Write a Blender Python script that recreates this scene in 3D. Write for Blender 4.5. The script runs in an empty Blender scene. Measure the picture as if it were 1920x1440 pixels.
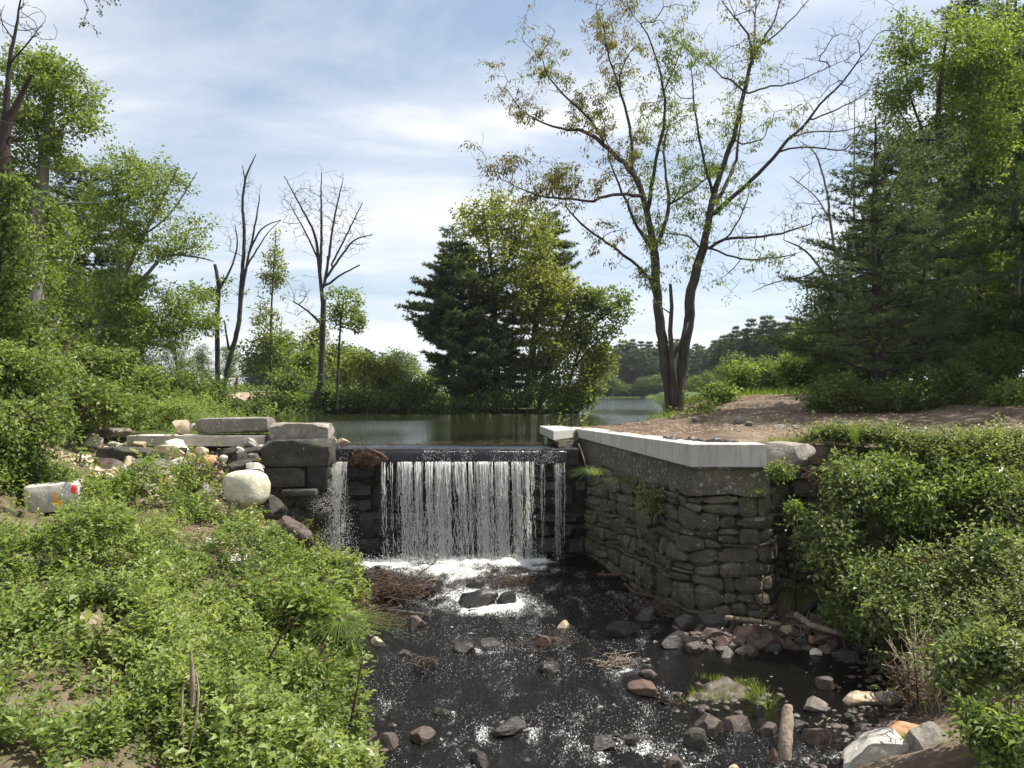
import bpy, bmesh, math, random
import numpy as np
from mathutils import Vector, Matrix
R = math.radians
C = bpy.context.scene.collection
SC = bpy.context.scene
# ------------------------------------------------------------------ camera, sky, sun, exposure
CAMZ = 1.2; F = 1507.0; PITCH = math.atan(17.0 / F)
cd = bpy.data.cameras.new('camera'); cam = bpy.data.objects.new('camera', cd); C.objects.link(cam)
cam.location = (0, 0, CAMZ); cam.rotation_euler = (R(90) + PITCH, 0, 0)
cd.angle = 2 * math.atan(960 / F); cd.clip_end = 5000; cd.clip_start = 0.05
SC.camera = cam
SUN_EL = 57; SUN_AZ = 73           # azimuth clockwise from +Y (the view direction)
w = bpy.data.worlds.new('World'); SC.world = w; w.use_nodes = True
nt = w.node_tree; nt.nodes.clear()
def N(nt, typ, **kw):
    n = nt.nodes.new(typ)
    for k, v in kw.items():
        if k in n.inputs.keys(): n.inputs[k].default_value = v
        else: setattr(n, k, v)
    return n
def math_node(nt, op, a, b=None, clamp=False):
    n = nt.nodes.new('ShaderNodeMath'); n.operation = op; n.use_clamp = clamp
    for i, q in enumerate((a, b)):
        if q is None: continue
        if isinstance(q, (int, float)): n.inputs[i].default_value = q
        else: nt.links.new(q, n.inputs[i])
    return n.outputs[0]
def ramp(nt, fac, stops, interp='LINEAR'):
    n = nt.nodes.new('ShaderNodeValToRGB'); n.color_ramp.interpolation = interp
    e = n.color_ramp.elements
    while len(e) < len(stops): e.new(0.5)
    for i, (p, c) in enumerate(stops):
        e[i].position = p
        e[i].color = (c, c, c, 1) if isinstance(c, (int, float)) else (c[0], c[1], c[2], 1)
    nt.links.new(fac, n.inputs[0]); return n.outputs[0]
def mixc(nt, fac, a, b, blend='MIX'):
    n = nt.nodes.new('ShaderNodeMix'); n.data_type = 'RGBA'; n.blend_type = blend
    if isinstance(fac, (int, float)): n.inputs[0].default_value = fac
    else: nt.links.new(fac, n.inputs[0])
    for k, q in ((6, a), (7, b)):
        if isinstance(q, tuple): n.inputs[k].default_value = (q[0], q[1], q[2], 1)
        else: nt.links.new(q, n.inputs[k])
    return n.outputs[2]
sky = N(nt, 'ShaderNodeTexSky', sky_type='NISHITA', sun_disc=False, sun_elevation=R(SUN_EL), sun_rotation=R(SUN_AZ),
        air_density=1.0, dust_density=1.2, ozone_density=1.6, altitude=50)
tc = N(nt, 'ShaderNodeTexCoord'); sep = N(nt, 'ShaderNodeSeparateXYZ'); nt.links.new(tc.outputs['Generated'], sep.inputs[0])
zz = math_node(nt, 'ADD', math_node(nt, 'MAXIMUM', sep.outputs[2], 0.0), 0.22)
cx = math_node(nt, 'DIVIDE', sep.outputs[0], zz); cy = math_node(nt, 'DIVIDE', sep.outputs[1], zz)
cmb = N(nt, 'ShaderNodeCombineXYZ'); nt.links.new(cx, cmb.inputs[0]); nt.links.new(cy, cmb.inputs[1])
mp = N(nt, 'ShaderNodeMapping'); nt.links.new(cmb.outputs[0], mp.inputs[0])
mp.inputs['Location'].default_value = (3.1, 0.35, 0); mp.inputs['Rotation'].default_value = (0, 0, R(-24)); mp.inputs['Scale'].default_value = (0.75, 1.35, 1)
n1 = N(nt, 'ShaderNodeTexNoise', Scale=1.15, Detail=9.0, Roughness=0.56, Distortion=0.5); nt.links.new(mp.outputs[0], n1.inputs['Vector'])
n2 = N(nt, 'ShaderNodeTexNoise', Scale=0.7, Detail=4.0, Roughness=0.5); nt.links.new(mp.outputs[0], n2.inputs['Vector'])
cl = math_node(nt, 'ADD', math_node(nt, 'MULTIPLY', n1.outputs[0], 0.62), math_node(nt, 'MULTIPLY', n2.outputs[0], 0.38))
cf = ramp(nt, cl, [(0.385, 0.0), (0.49, 0.42), (0.575, 0.97)])
hz = ramp(nt, sep.outputs[2], [(0.0, 0.55), (0.10, 0.36), (0.30, 0.26), (1.0, 0.22)])
SKYC = mixc(nt, hz, sky.outputs[0], (5.6, 6.6, 7.6))
SKYC = mixc(nt, cf, SKYC, (7.4, 7.5, 7.8))
bg = N(nt, 'ShaderNodeBackground', Strength=0.077); nt.links.new(SKYC, bg.inputs[0])
wo = N(nt, 'ShaderNodeOutputWorld'); nt.links.new(bg.outputs[0], wo.inputs[0])
sl = bpy.data.lights.new('sun', 'SUN'); sl.energy = 5.0; sl.angle = R(0.55); sl.color = (1.0, 0.95, 0.86)
so = bpy.data.objects.new('sun', sl); C.objects.link(so)
sdir = Vector((math.sin(R(SUN_AZ)) * math.cos(R(SUN_EL)), math.cos(R(SUN_AZ)) * math.cos(R(SUN_EL)), math.sin(R(SUN_EL))))
so.rotation_euler = sdir.to_track_quat('Z', 'Y').to_euler(); so.location = (20, 20, 40)
VS = SC.view_settings; VS.view_transform = 'Standard'; VS.look = 'None'; VS.gamma = 1; VS.use_curve_mapping = False; VS.exposure = 0.93

# ------------------------------------------------------------------ helpers
def at(u, v, y):
    """world point seen at photo pixel (u, v) (1920 x 1440) at distance y along the view"""
    xc = (u - 960) / F; yc = (720 - v) / F
    d = Vector((xc, math.cos(PITCH) - yc * math.sin(PITCH), math.sin(PITCH) + yc * math.cos(PITCH)))
    s = y / d.y
    return Vector((d.x * s, y, CAMZ + d.z * s))
def _h(ix, iy, iz, seed):
    n = (ix.astype(np.int64) * 374761393 + iy.astype(np.int64) * 668265263 + iz.astype(np.int64) * 2147483647 + seed * 974711) & 0xffffffff
    n = ((n ^ (n >> 13)) * 1274126177) & 0xffffffff
    return ((n ^ (n >> 16)) & 0xffffff) / float(0xffffff)
def vn(p, seed=0):
    p = np.asarray(p, float); i = np.floor(p).astype(np.int64); f = p - i; f = f * f * (3 - 2 * f)
    x, y, z = i[..., 0], i[..., 1], i[..., 2]; fx, fy, fz = f[..., 0], f[..., 1], f[..., 2]
    r = 0
    for dx in (0, 1):
        for dy in (0, 1):
            for dz in (0, 1):
                r = r + _h(x + dx, y + dy, z + dz, seed) * (fx if dx else 1 - fx) * (fy if dy else 1 - fy) * (fz if dz else 1 - fz)
    return r * 2 - 1
def fbm(p, o=4, seed=0):
    p = np.asarray(p, float); r = 0; a = 0.5
    for k in range(o): r = r + a * vn(p * (2.03 ** k) + 17.3 * k, seed + k); a *= 0.5
    return r
def P3(x, y, z=0.0):
    x = np.asarray(x, float); y = np.asarray(y, float); return np.stack([x, y, np.zeros_like(x) + z], -1)
def mesh_np(name, V, F4=None, F3=None, tint=None, smooth=True, attrs=None):
    V = np.asarray(V, np.float32).reshape(-1, 3)
    me = bpy.data.meshes.new(name); me.vertices.add(len(V)); me.vertices.foreach_set('co', V.ravel())
    n4 = 0 if F4 is None else len(F4); n3 = 0 if F3 is None else len(F3)
    idx = []
    if n4: idx.append(np.asarray(F4, np.int32).ravel())
    if n3: idx.append(np.asarray(F3, np.int32).ravel())
    idx = np.concatenate(idx); me.loops.add(len(idx)); me.loops.foreach_set('vertex_index', idx)
    st = np.concatenate([np.arange(n4) * 4, n4 * 4 + np.arange(n3) * 3]).astype(np.int32)
    me.polygons.add(n4 + n3); me.polygons.foreach_set('loop_start', st)
    me.polygons.foreach_set('use_smooth', np.full(n4 + n3, smooth, bool))
    if tint is not None:
        a = me.attributes.new('tint', 'FLOAT', 'FACE'); a.data.foreach_set('value', np.asarray(tint, np.float32))
    for k, v in (attrs or {}).items():
        a = me.attributes.new(k, 'FLOAT', 'POINT'); a.data.foreach_set('value', np.asarray(v, np.float32))
    me.update(calc_edges=True)
    return me
def obj(name, me, m=None, parent=None, loc=None, **kw):
    o = bpy.data.objects.new(name, me); C.objects.link(o)
    if m is not None and me is not None:
        if not me.materials: me.materials.append(m)
    if parent is not None: o.parent = parent
    if loc is not None: o.location = loc
    for k, v in kw.items():
        if v is not None: o[k] = v
    return o
def thing(name, label, cat, loc=(0, 0, 0), group=None):
    return obj(name, None, loc=loc, label=label, category=cat, group=group)
class MB:
    """collects tubes and faces as numpy blocks"""
    def __init__(s): s.V = []; s.F4 = []; s.F3 = []; s.T4 = []; s.T3 = []; s.n = 0
    def add(s, V, F4=None, F3=None, t=0.5):
        V = np.asarray(V, float).reshape(-1, 3)
        if F4 is not None and len(F4): F4 = np.asarray(F4) + s.n; s.F4.append(F4); s.T4.append(np.broadcast_to(t, (len(F4),)))
        if F3 is not None and len(F3): F3 = np.asarray(F3) + s.n; s.F3.append(F3); s.T3.append(np.broadcast_to(t, (len(F3),)))
        s.V.append(V); s.n += len(V)
    def tube(s, pts, rad, k=5, t=0.5, cap=True):
        pts = np.asarray(pts, float); n = len(pts); rad = np.broadcast_to(np.asarray(rad, float), (n,))
        d = np.gradient(pts, axis=0); d /= np.linalg.norm(d, axis=1)[:, None] + 1e-9
        m = d.mean(0); ref = np.array([1., 0, 0]) if abs(m[0]) < abs(m[1]) + abs(m[2]) * .5 else np.array([0, 1., 0])
        if abs(m[2]) < 0.4 * np.linalg.norm(m): ref = np.array([0, 0, 1.])
        a = np.cross(d, ref); a /= np.linalg.norm(a, axis=1)[:, None] + 1e-9; b = np.cross(d, a)
        th = np.arange(k) / k * 2 * math.pi
        V = pts[:, None] + rad[:, None, None] * (a[:, None] * np.cos(th)[None, :, None] + b[:, None] * np.sin(th)[None, :, None])
        i = np.arange(n - 1)[:, None] * k; j = np.arange(k)[None]; j2 = (j + 1) % k
        Q = np.stack([i + j, i + j2, i + k + j2, i + k + j], -1).reshape(-1, 4)
        V = V.reshape(-1, 3); F3 = None
        if cap:
            V = np.vstack([V, pts[-1] + d[-1] * rad[-1] * .3, pts[0]]); c = n * k
            F3 = [((n - 1) * k + q, (n - 1) * k + (q + 1) % k, c) for q in range(k)] + [((q + 1) % k, q, c + 1) for q in range(k)]
        s.add(V, Q, F3, t)
    def mesh(s, name, smooth=True, attrs=None):
        F4 = np.concatenate(s.F4) if s.F4 else None; F3 = np.concatenate(s.F3) if s.F3 else None
        T = np.concatenate(s.T4 + s.T3)
        return mesh_np(name, np.concatenate(s.V), F4, F3, T, smooth, attrs)
def unit(a): return a / (np.linalg.norm(a, axis=-1, keepdims=True) + 1e-9)
def leaves(mb, c, d, n, L, W, tint, fold=0.25):
    """folded leaf-shaped quads: c base, d along, n face normal"""
    d = unit(d); s = unit(np.cross(d, n)); n = np.cross(s, d)
    L = np.asarray(L)[:, None]; W = np.asarray(W)[:, None]
    mid = c + d * L * 0.45
    V = np.stack([c, mid + s * W * .5 + n * W * fold, c + d * L - n * L * 0.12, mid - s * W * .5 + n * W * fold], 1)
    k = len(c); q = np.arange(k)[:, None] * 4 + np.arange(4)[None]
    mb.add(V, q, None, tint)
def needles(mb, c, d, L, W, tint):
    r = unit(np.cross(d, np.random.default_rng(len(c)).normal(size=c.shape))); L = np.asarray(L)[:, None]
    V = np.stack([c - r * W, c + r * W, c + unit(d) * L], 1)
    q = np.arange(len(c))[:, None] * 3 + np.arange(3)[None]
    mb.add(V, None, q, tint)

# ------------------------------------------------------------------ materials
def base_mat(name):
    m = bpy.data.materials.new(name); m.use_nodes = True; t = m.node_tree; t.nodes.clear()
    out = t.nodes.new('ShaderNodeOutputMaterial'); return m, t, out
def coords(t, scale=1.0, world=False, rnd=True):
    tc = t.nodes.new('ShaderNodeTexCoord')
    if world:
        g = t.nodes.new('ShaderNodeNewGeometry'); return g.outputs['Position']
    if not rnd: return tc.outputs['Object']
    oi = t.nodes.new('ShaderNodeObjectInfo'); v = t.nodes.new('ShaderNodeVectorMath'); v.operation = 'MULTIPLY_ADD'
    v.inputs[1].default_value = (1, 1, 1)
    t.links.new(tc.outputs['Object'], v.inputs[0])
    c = t.nodes.new('ShaderNodeCombineXYZ')
    for k in range(3): t.links.new(math_node(t, 'MULTIPLY', oi.outputs['Random'], 37.0 + 11 * k), c.inputs[k])
    t.links.new(c.outputs[0], v.inputs[2]); return v.outputs[0]
def noise(t, vec, scale, detail=5, rough=0.55, dist=0.0):
    n = N(t, 'ShaderNodeTexNoise', Scale=scale, Detail=float(detail), Roughness=rough, Distortion=dist); t.links.new(vec, n.inputs['Vector']); return n.outputs[0]
def bump(t, h, dist, strength=1.0, nrm=None):
    b = N(t, 'ShaderNodeBump', Strength=strength, Distance=dist); t.links.new(h, b.inputs['Height'])
    if nrm is not None: t.links.new(nrm, b.inputs['Normal'])
    return b.outputs[0]
def stone_mat(name, cols, scale=4.0, rough=0.85, bmp=0.02, moss=0.0, mosscol=(0.06, 0.08, 0.025), lichen=0.0, world=False, vary=0.35, spec=0.3):
    m, t, out = base_mat(name); v = coords(t, world=world)
    a = noise(t, v, scale, 8, 0.62); b = noise(t, v, scale * 6, 6, 0.7); c2 = noise(t, v, scale * 30, 3, 0.6)
    f = math_node(t, 'ADD', math_node(t, 'MULTIPLY', a, 0.6), math_node(t, 'MULTIPLY', b, 0.4))
    col = ramp(t, f, [(0.30, cols[0]), (0.5, cols[1]), (0.68, cols[2])])
    oi = t.nodes.new('ShaderNodeObjectInfo')
    g = math_node(t, 'ADD', math_node(t, 'MULTIPLY', oi.outputs['Random'], vary), 1 - vary * .55)
    k = N(t, 'ShaderNodeCombineColor')
    for q in range(3): t.links.new(g, k.inputs[q])
    col = mixc(t, 1.0, col, k.outputs[0], 'MULTIPLY')
    sp = ramp(t, c2, [(0.38, 0.72), (0.5, 1.0), (0.66, 1.25)])
    col = mixc(t, 0.8, col, sp, 'MULTIPLY')
    if moss > 0:
        mm = ramp(t, noise(t, v, scale * 1.7, 6, 0.65, 0.4), [(0.62 - moss * .4, 0.0), (0.70 - moss * .25, 0.85)])
        col = mixc(t, mm, col, mosscol)
    if lichen > 0:
        mm = ramp(t, noise(t, v, scale * 5.0, 7, 0.7, 0.5), [(0.66 - lichen * .3, 0.0), (0.70 - lichen * .25, 0.7)])
        col = mixc(t, mm, col, (0.42, 0.42, 0.38))
    p = N(t, 'ShaderNodeBsdfPrincipled', Roughness=rough); p.inputs['Specular IOR Level'].default_value = spec
    t.links.new(col, p.inputs['Base Color'])
    hgt = math_node(t, 'ADD', a, math_node(t, 'ADD', math_node(t, 'MULTIPLY', b, 0.5), math_node(t, 'MULTIPLY', c2, 0.12)))
    t.links.new(bump(t, hgt, bmp), p.inputs['Normal']); t.links.new(p.outputs[0], out.inputs[0]); return m
def leaf_mat(name, c0, c1, c2, trans=0.42, rough=0.5, gloss=0.06):
    m, t, out = base_mat(name)
    at_ = N(t, 'ShaderNodeAttribute', attribute_name='tint')
    col = ramp(t, at_.outputs['Fac'], [(0.0, c0), (0.5, c1), (1.0, c2)])
    p = N(t, 'ShaderNodeBsdfPrincipled', Roughness=rough); p.inputs['Specular IOR Level'].default_value = gloss * 6
    t.links.new(col, p.inputs['Base Color'])
    tr = t.nodes.new('ShaderNodeBsdfTranslucent')
    t.links.new(mixc(t, 1.0, col, (1.9, 1.85, 0.9), 'MULTIPLY'), tr.inputs[0])
    mx = N(t, 'ShaderNodeMixShader', Fac=trans); t.links.new(p.outputs[0], mx.inputs[1]); t.links.new(tr.outputs[0], mx.inputs[2])
    t.links.new(mx.outputs[0], out.inputs[0]); return m
def bark_mat(name, c0, c1, scale=9):
    m, t, out = base_mat(name); v = coords(t, world=True)
    mp = N(t, 'ShaderNodeMapping'); mp.inputs['Scale'].default_value = (1, 1, 0.22); t.links.new(v, mp.inputs[0])
    a = noise(t, mp.outputs[0], scale, 7, 0.7, 0.3); b = noise(t, v, scale * .25, 3)
    col = ramp(t, math_node(t, 'ADD', math_node(t, 'MULTIPLY', a, .7), math_node(t, 'MULTIPLY', b, .3)), [(0.36, c0), (0.62, c1)])
    p = N(t, 'ShaderNodeBsdfPrincipled', Roughness=0.9); p.inputs['Specular IOR Level'].default_value = 0.15
    t.links.new(col, p.inputs['Base Color']); t.links.new(bump(t, a, 0.03), p.inputs['Normal']); t.links.new(p.outputs[0], out.inputs[0]); return m
def flat_mat(name, col, rough=0.8, spec=0.3, metal=0.0):
    m, t, out = base_mat(name); v = coords(t)
    a = noise(t, v, 12, 5); c = mixc(t, 1.0, col, ramp(t, a, [(0.3, 0.72), (0.7, 1.22)]), 'MULTIPLY')
    p = N(t, 'ShaderNodeBsdfPrincipled', Roughness=rough, Metallic=metal); p.inputs['Specular IOR Level'].default_value = spec
    t.links.new(c, p.inputs['Base Color']); t.links.new(bump(t, a, 0.004), p.inputs['Normal']); t.links.new(p.outputs[0], out.inputs[0]); return m
M = {}
M['oak'] = leaf_mat('oak_leaf', (0.05, 0.085, 0.02), (0.10, 0.15, 0.034), (0.18, 0.22, 0.06))
M['spring'] = leaf_mat('spring_leaf', (0.065, 0.11, 0.022), (0.13, 0.185, 0.038), (0.23, 0.27, 0.075), 0.46)
M['yellow'] = leaf_mat('yellow_green_leaf', (0.08, 0.10, 0.022), (0.155, 0.18, 0.038), (0.26, 0.28, 0.08), 0.45)
M['bank'] = leaf_mat('bank_leaf', (0.042, 0.078, 0.018), (0.128, 0.185, 0.042), (0.25, 0.30, 0.10), 0.40, 0.48, 0.06)
M['vine'] = leaf_mat('vine_leaf', (0.048, 0.078, 0.022), (0.125, 0.165, 0.05), (0.27, 0.31, 0.14), 0.36, 0.45, 0.07)
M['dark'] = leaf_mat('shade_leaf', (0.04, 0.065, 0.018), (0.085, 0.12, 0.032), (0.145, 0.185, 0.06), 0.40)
M['copper'] = leaf_mat('copper_oak_leaf', (0.12, 0.085, 0.035), (0.17, 0.15, 0.05), (0.16, 0.18, 0.05), 0.42)
M['needle'] = leaf_mat('pine_needle', (0.036, 0.058, 0.03), (0.070, 0.104, 0.048), (0.145, 0.18, 0.08), 0.34, 0.55, 0.05)
M['needlefar'] = leaf_mat('far_pine_needle', (0.04, 0.06, 0.035), (0.07, 0.10, 0.055), (0.11, 0.14, 0.07), 0.3)
M['grass'] = leaf_mat('grass_blade', (0.06, 0.11, 0.018), (0.13, 0.20, 0.03), (0.26, 0.27, 0.08), 0.45)
M['dry'] = leaf_mat('dry_litter', (0.09, 0.055, 0.035), (0.22, 0.15, 0.095), (0.45, 0.37, 0.27), 0.15)
M['bark'] = bark_mat('oak_bark', (0.022, 0.020, 0.018), (0.085, 0.078, 0.068))
M['barkgrey'] = bark_mat('grey_bark', (0.09, 0.08, 0.07), (0.24, 0.22, 0.195))
M['barkdark'] = bark_mat('pine_bark', (0.018, 0.015, 0.013), (0.06, 0.05, 0.042))
M['twig'] = bark_mat('twig_bark', (0.045, 0.028, 0.02), (0.17, 0.11, 0.08), 30)
M['stalk'] = bark_mat('dead_stalk', (0.25, 0.20, 0.13), (0.5, 0.42, 0.30), 30)
M['log'] = bark_mat('weathered_wood', (0.12, 0.09, 0.065), (0.38, 0.31, 0.235), 22)
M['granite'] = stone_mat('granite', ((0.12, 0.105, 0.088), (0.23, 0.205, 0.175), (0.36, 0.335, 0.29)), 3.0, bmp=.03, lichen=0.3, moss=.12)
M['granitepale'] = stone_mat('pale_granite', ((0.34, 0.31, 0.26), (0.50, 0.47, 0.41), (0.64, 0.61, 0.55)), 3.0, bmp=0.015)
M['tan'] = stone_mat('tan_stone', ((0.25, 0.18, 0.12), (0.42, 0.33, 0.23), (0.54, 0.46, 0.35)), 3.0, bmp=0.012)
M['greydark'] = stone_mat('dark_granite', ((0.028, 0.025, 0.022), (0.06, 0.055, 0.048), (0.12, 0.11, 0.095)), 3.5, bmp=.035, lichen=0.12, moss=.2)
M['brown'] = stone_mat('brown_stone', ((0.03, 0.021, 0.017), (0.075, 0.052, 0.041), (0.15, 0.11, 0.085)), 4.0, 0.55, spec=0.5)
M['red'] = stone_mat('reddish_stone', ((0.06, 0.032, 0.023), (0.125, 0.072, 0.05), (0.22, 0.14, 0.10)), 4.0, 0.55, spec=0.5)
M['orange'] = stone_mat('orange_stone', ((0.30, 0.16, 0.08), (0.46, 0.26, 0.14), (0.56, 0.38, 0.22)), 4.0, 0.7)
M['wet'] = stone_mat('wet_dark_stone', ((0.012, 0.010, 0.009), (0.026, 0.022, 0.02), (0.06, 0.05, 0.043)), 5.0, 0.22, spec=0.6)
M['wall'] = stone_mat('wall_stone', ((0.042, 0.035, 0.026), (0.085, 0.073, 0.055), (0.15, 0.132, 0.105)), 4.0, 0.92, 0.03, moss=0.28, lichen=0.2, vary=0.5)
M['core'] = stone_mat('joint_earth', ((0.012, 0.011, 0.009), (0.025, 0.022, 0.018), (0.045, 0.04, 0.03)), 6.0, 0.95)
M['oldconc'] = stone_mat('old_concrete', ((0.045, 0.039, 0.03), (0.085, 0.073, 0.057), (0.145, 0.128, 0.10)), 2.5, 0.92, 0.03, moss=0.16, lichen=0.28, world=True)
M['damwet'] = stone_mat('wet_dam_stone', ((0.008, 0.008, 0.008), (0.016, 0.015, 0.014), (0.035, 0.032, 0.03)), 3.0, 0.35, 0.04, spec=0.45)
M['boulder'] = stone_mat('pale_boulder', ((0.28, 0.25, 0.17), (0.48, 0.45, 0.34), (0.62, 0.60, 0.50)), 3.5, 0.85, 0.02, moss=0.1, mosscol=(0.20, 0.21, 0.08))
M['rust'] = stone_mat('rusty_iron', ((0.05, 0.02, 0.012), (0.12, 0.05, 0.03), (0.24, 0.11, 0.06)), 8.0, 0.8)

def concrete_new():
    m, t, out = base_mat('new_concrete'); v = coords(t, world=True)
    a = noise(t, v, 1.6, 7, 0.6); b = noise(t, v, 40, 4, 0.6)
    mp = N(t, 'ShaderNodeMapping'); mp.inputs['Scale'].default_value = (6, 6, 0.5); t.links.new(v, mp.inputs[0])
    s = noise(t, mp.outputs[0], 2.0, 5, 0.65)
    col = ramp(t, a, [(0.3, (0.34, 0.335, 0.30)), (0.5, (0.42, 0.41, 0.37)), (0.7, (0.50, 0.49, 0.44))])
    col = mixc(t, ramp(t, s, [(0.50, 0.0), (0.68, 0.55)]), col, (0.22, 0.205, 0.175))
    col = mixc(t, 0.5, col, ramp(t, b, [(0.3, 0.8), (0.7, 1.15)]), 'MULTIPLY')
    p = N(t, 'ShaderNodeBsdfPrincipled', Roughness=0.85); p.inputs['Specular IOR Level'].default_value = 0.25
    t.links.new(col, p.inputs['Base Color']); t.links.new(bump(t, math_node(t, 'ADD', a, math_node(t, 'MULTIPLY', b, .25)), 0.006), p.inputs['Normal'])
    t.links.new(p.outputs[0], out.inputs[0]); return m
M['conc'] = concrete_new()

# ------------------------------------------------------------------ terrain function
def interp(xs, ys): return lambda q: np.interp(q, xs, ys)
left = interp([0, 7, 8.8, 10, 12, 14, 16, 17.7, 19], [-0.9, -1.25, -1.58, -1.95, -2.45, -2.55, -3.6, -4.3, -4.3])
right = interp([0, 7, 9, 10, 12, 13.3, 14.5, 18, 19], [2.6, 3.1, 3.75, 4.7, 5.6, 4.6, 3.0, 2.0, 1.9])
def zs(y): return -2.45 - 0.05 * np.clip(17.6 - np.asarray(y, float), 0, 12)
class TPS:
    def __init__(s, pts):
        P = np.array(pts, float); s.p = P[:, :2]; n = len(P)
        A = np.zeros((n + 3, n + 3)); d = np.linalg.norm(s.p[:, None] - s.p[None], axis=2)
        A[:n, :n] = np.where(d > 0, d * d * np.log(d + 1e-9), 0) + np.eye(n) * 0.02; A[:n, n] = 1; A[:n, n + 1:] = s.p; A[n, :n] = 1; A[n + 1:, :n] = s.p.T
        s.w = np.linalg.solve(A, np.concatenate([P[:, 2], np.zeros(3)]))
    def __call__(s, x, y):
        q = np.stack([np.ravel(x), np.ravel(y)], 1); r = np.empty(len(q)); n = len(s.p)
        for i in range(0, len(q), 20000):
            b = q[i:i + 20000]; d = np.linalg.norm(b[:, None] - s.p[None], axis=2)
            r[i:i + 20000] = (d * d * np.log(d + 1e-9)) @ s.w[:n] + s.w[n] + b @ s.w[n + 1:]
        return r.reshape(np.shape(x))
def sdpoly(x, y, poly):
    """signed distance, positive inside"""
    x = np.asarray(x, float); y = np.asarray(y, float); P = np.array(poly, float); d = np.full(x.shape, 1e9); ins = np.zeros(x.shape, bool)
    for i in range(len(P)):
        a = P[i]; b = P[(i + 1) % len(P)]; e = b - a; L = e @ e
        t = np.clip(((x - a[0]) * e[0] + (y - a[1]) * e[1]) / L, 0, 1)
        d = np.minimum(d, np.hypot(x - a[0] - t * e[0], y - a[1] - t * e[1]))
        c = ((a[1] > y) != (b[1] > y)); 
        with np.errstate(divide='ignore', invalid='ignore'):
            ins ^= c & (x < (b[0] - a[0]) * (y - a[1]) / (b[1] - a[1] + 1e-12) + a[0])
    return np.where(ins, d, -d)
LOW = TPS([(-4.0, 8, -1.26), (-3.44, 5.4, -1.45), (-1.9, 7.6, -2.35), (-2.9, 8.5, -1.98), (-4.25, 10.5, -1.33), (-3.0, 11, -2.03), (-4.75, 13.5, -1.25),
           (-4.3, 15, -1.7), (-3.5, 14.3, -2.25), (-5.25, 15.5, -0.95), (-6.57, 15, -.85), (-7.8, 13.5, -.75), (-7.5, 12, -.8), (-6, 10.5, -.98), (-5.1, 8, -1.26),
           (-9.1, 17, -.1), (-6.3, 16.8, -.55), (-8.95, 19, .22), (-8.6, 13, -.35), (-10.2, 16, .75), (-10, 10, -.1), (-8, 6, -.8), (-14, 12, 1.0), (-14, 20, 1.0),
           (-5.6, 17.6, -.9), (-6.5, 18.6, .0), (-1.6, 8.8, -2.92), (-1.95, 10, -2.86), (-2.45, 12, -2.76), (-2.6, 14, -2.66), (-3.8, 16, -2.55), (-4.4, 17.7, -2.45),
           (-3, 2, -1.8), (0, 3, -3.2), (0, 10, -2.9), (0, 14, -2.75), (3.5, 9, -2.9), (4.3, 8, -2.3), (5, 7, -1.9), (4.7, 10, -2.85), (5.7, 12, -2.75),
           (6.5, 9.5, -2.0), (6.5, 12.3, -2.35), (4.6, 13.3, -2.5), (5.2, 14, -2.2), (9, 10.5, -1.2), (8, 12, -1.6), (8, 5, -1.6), (14, 6, -.5), (4, 3, -2.6), (12, 10, -1.0), (2, 17.5, -2.6), (2, 14, -2.7), (-20, 6, 1.0), (20, 2, 0.0)])
HIGH = TPS([(1.0, 20.8, .30), (1.2, 18.6, .32), (1.8, 19.2, .32), (3.1, 14, .33), (4.4, 13.8, .30), (6.5, 13.6, .25), (9, 13, .28), (12, 12, .4), (16, 11, .8), (5.5, 16, .36), (8.8, 18, .50), (12.7, 20, 1.15), (4.8, 25.5, .40),
            (5.4, 22, .70), (3.3, 21, .36), (8, 24, 1.06), (6, 26, .85), (11.8, 26, 1.1), (9.5, 20.5, .80), (7.2, 20, .62), (20, 20, 1.6), (20, 35, 1.6), (8, 40, .7), (12, 60, .8), (40, 60, 1.5), (40, 10, 2), (7.5, 16, .38), (11, 16, .6)])
LEFT = TPS([(-5, 19, .05), (-7, 19.5, .18), (-9, 19, .30), (-12, 19, .8), (-8, 25, .15), (-13, 35, .35), (-16, 45, .5), (-20, 30, 1.0), (-30, 30, 1.4), (-22, 52, 1.35), (-18, 54, 1.2),
            (-30, 50, 1.5), (-10, 52, .5), (-4, 52, .4), (3, 50, .25), (-10, 62, 1.0), (-20, 65, 1.6), (-40, 70, 1.8), (-60, 30, 2), (-16.5, 52, 1.25), (-15.5, 49.5, 0.7), (0, 60, .4)])
PLAT = [(0.98, 20.8), (1.12, 18.45), (1.72, 19.25), (3.2, 13.78), (4.18, 13.85), (4.4, 14.45), (6.2, 14.2), (7.0, 13.55), (9, 12.9), (16, 11), (80, 0), (600, 0), (600, 900), (90, 900), (40, 240), (22, 120), (6.4, 33), (5.2, 26.4), (3.0, 24.2)]
LAKE = [(-4.35, 18.3), (1.0, 18.3), (0.85, 20.9), (3.0, 24.3), (5.1, 26.6), (6.3, 33), (14, 75), (19.5, 110), (34, 186), (32, 196), (-40, 198), (-46, 120), (-14, 90), (3, 62), (4.6, 52), (4.2, 47.5), (-2, 46.3), (-9, 47.3), (-14, 48.5), (-17, 47), (-15, 40), (-10.5, 30), (-6.2, 21), (-5.0, 18.6)]
def ss(x): x = np.clip(x, 0, 1); return x * x * (3 - 2 * x)
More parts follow.
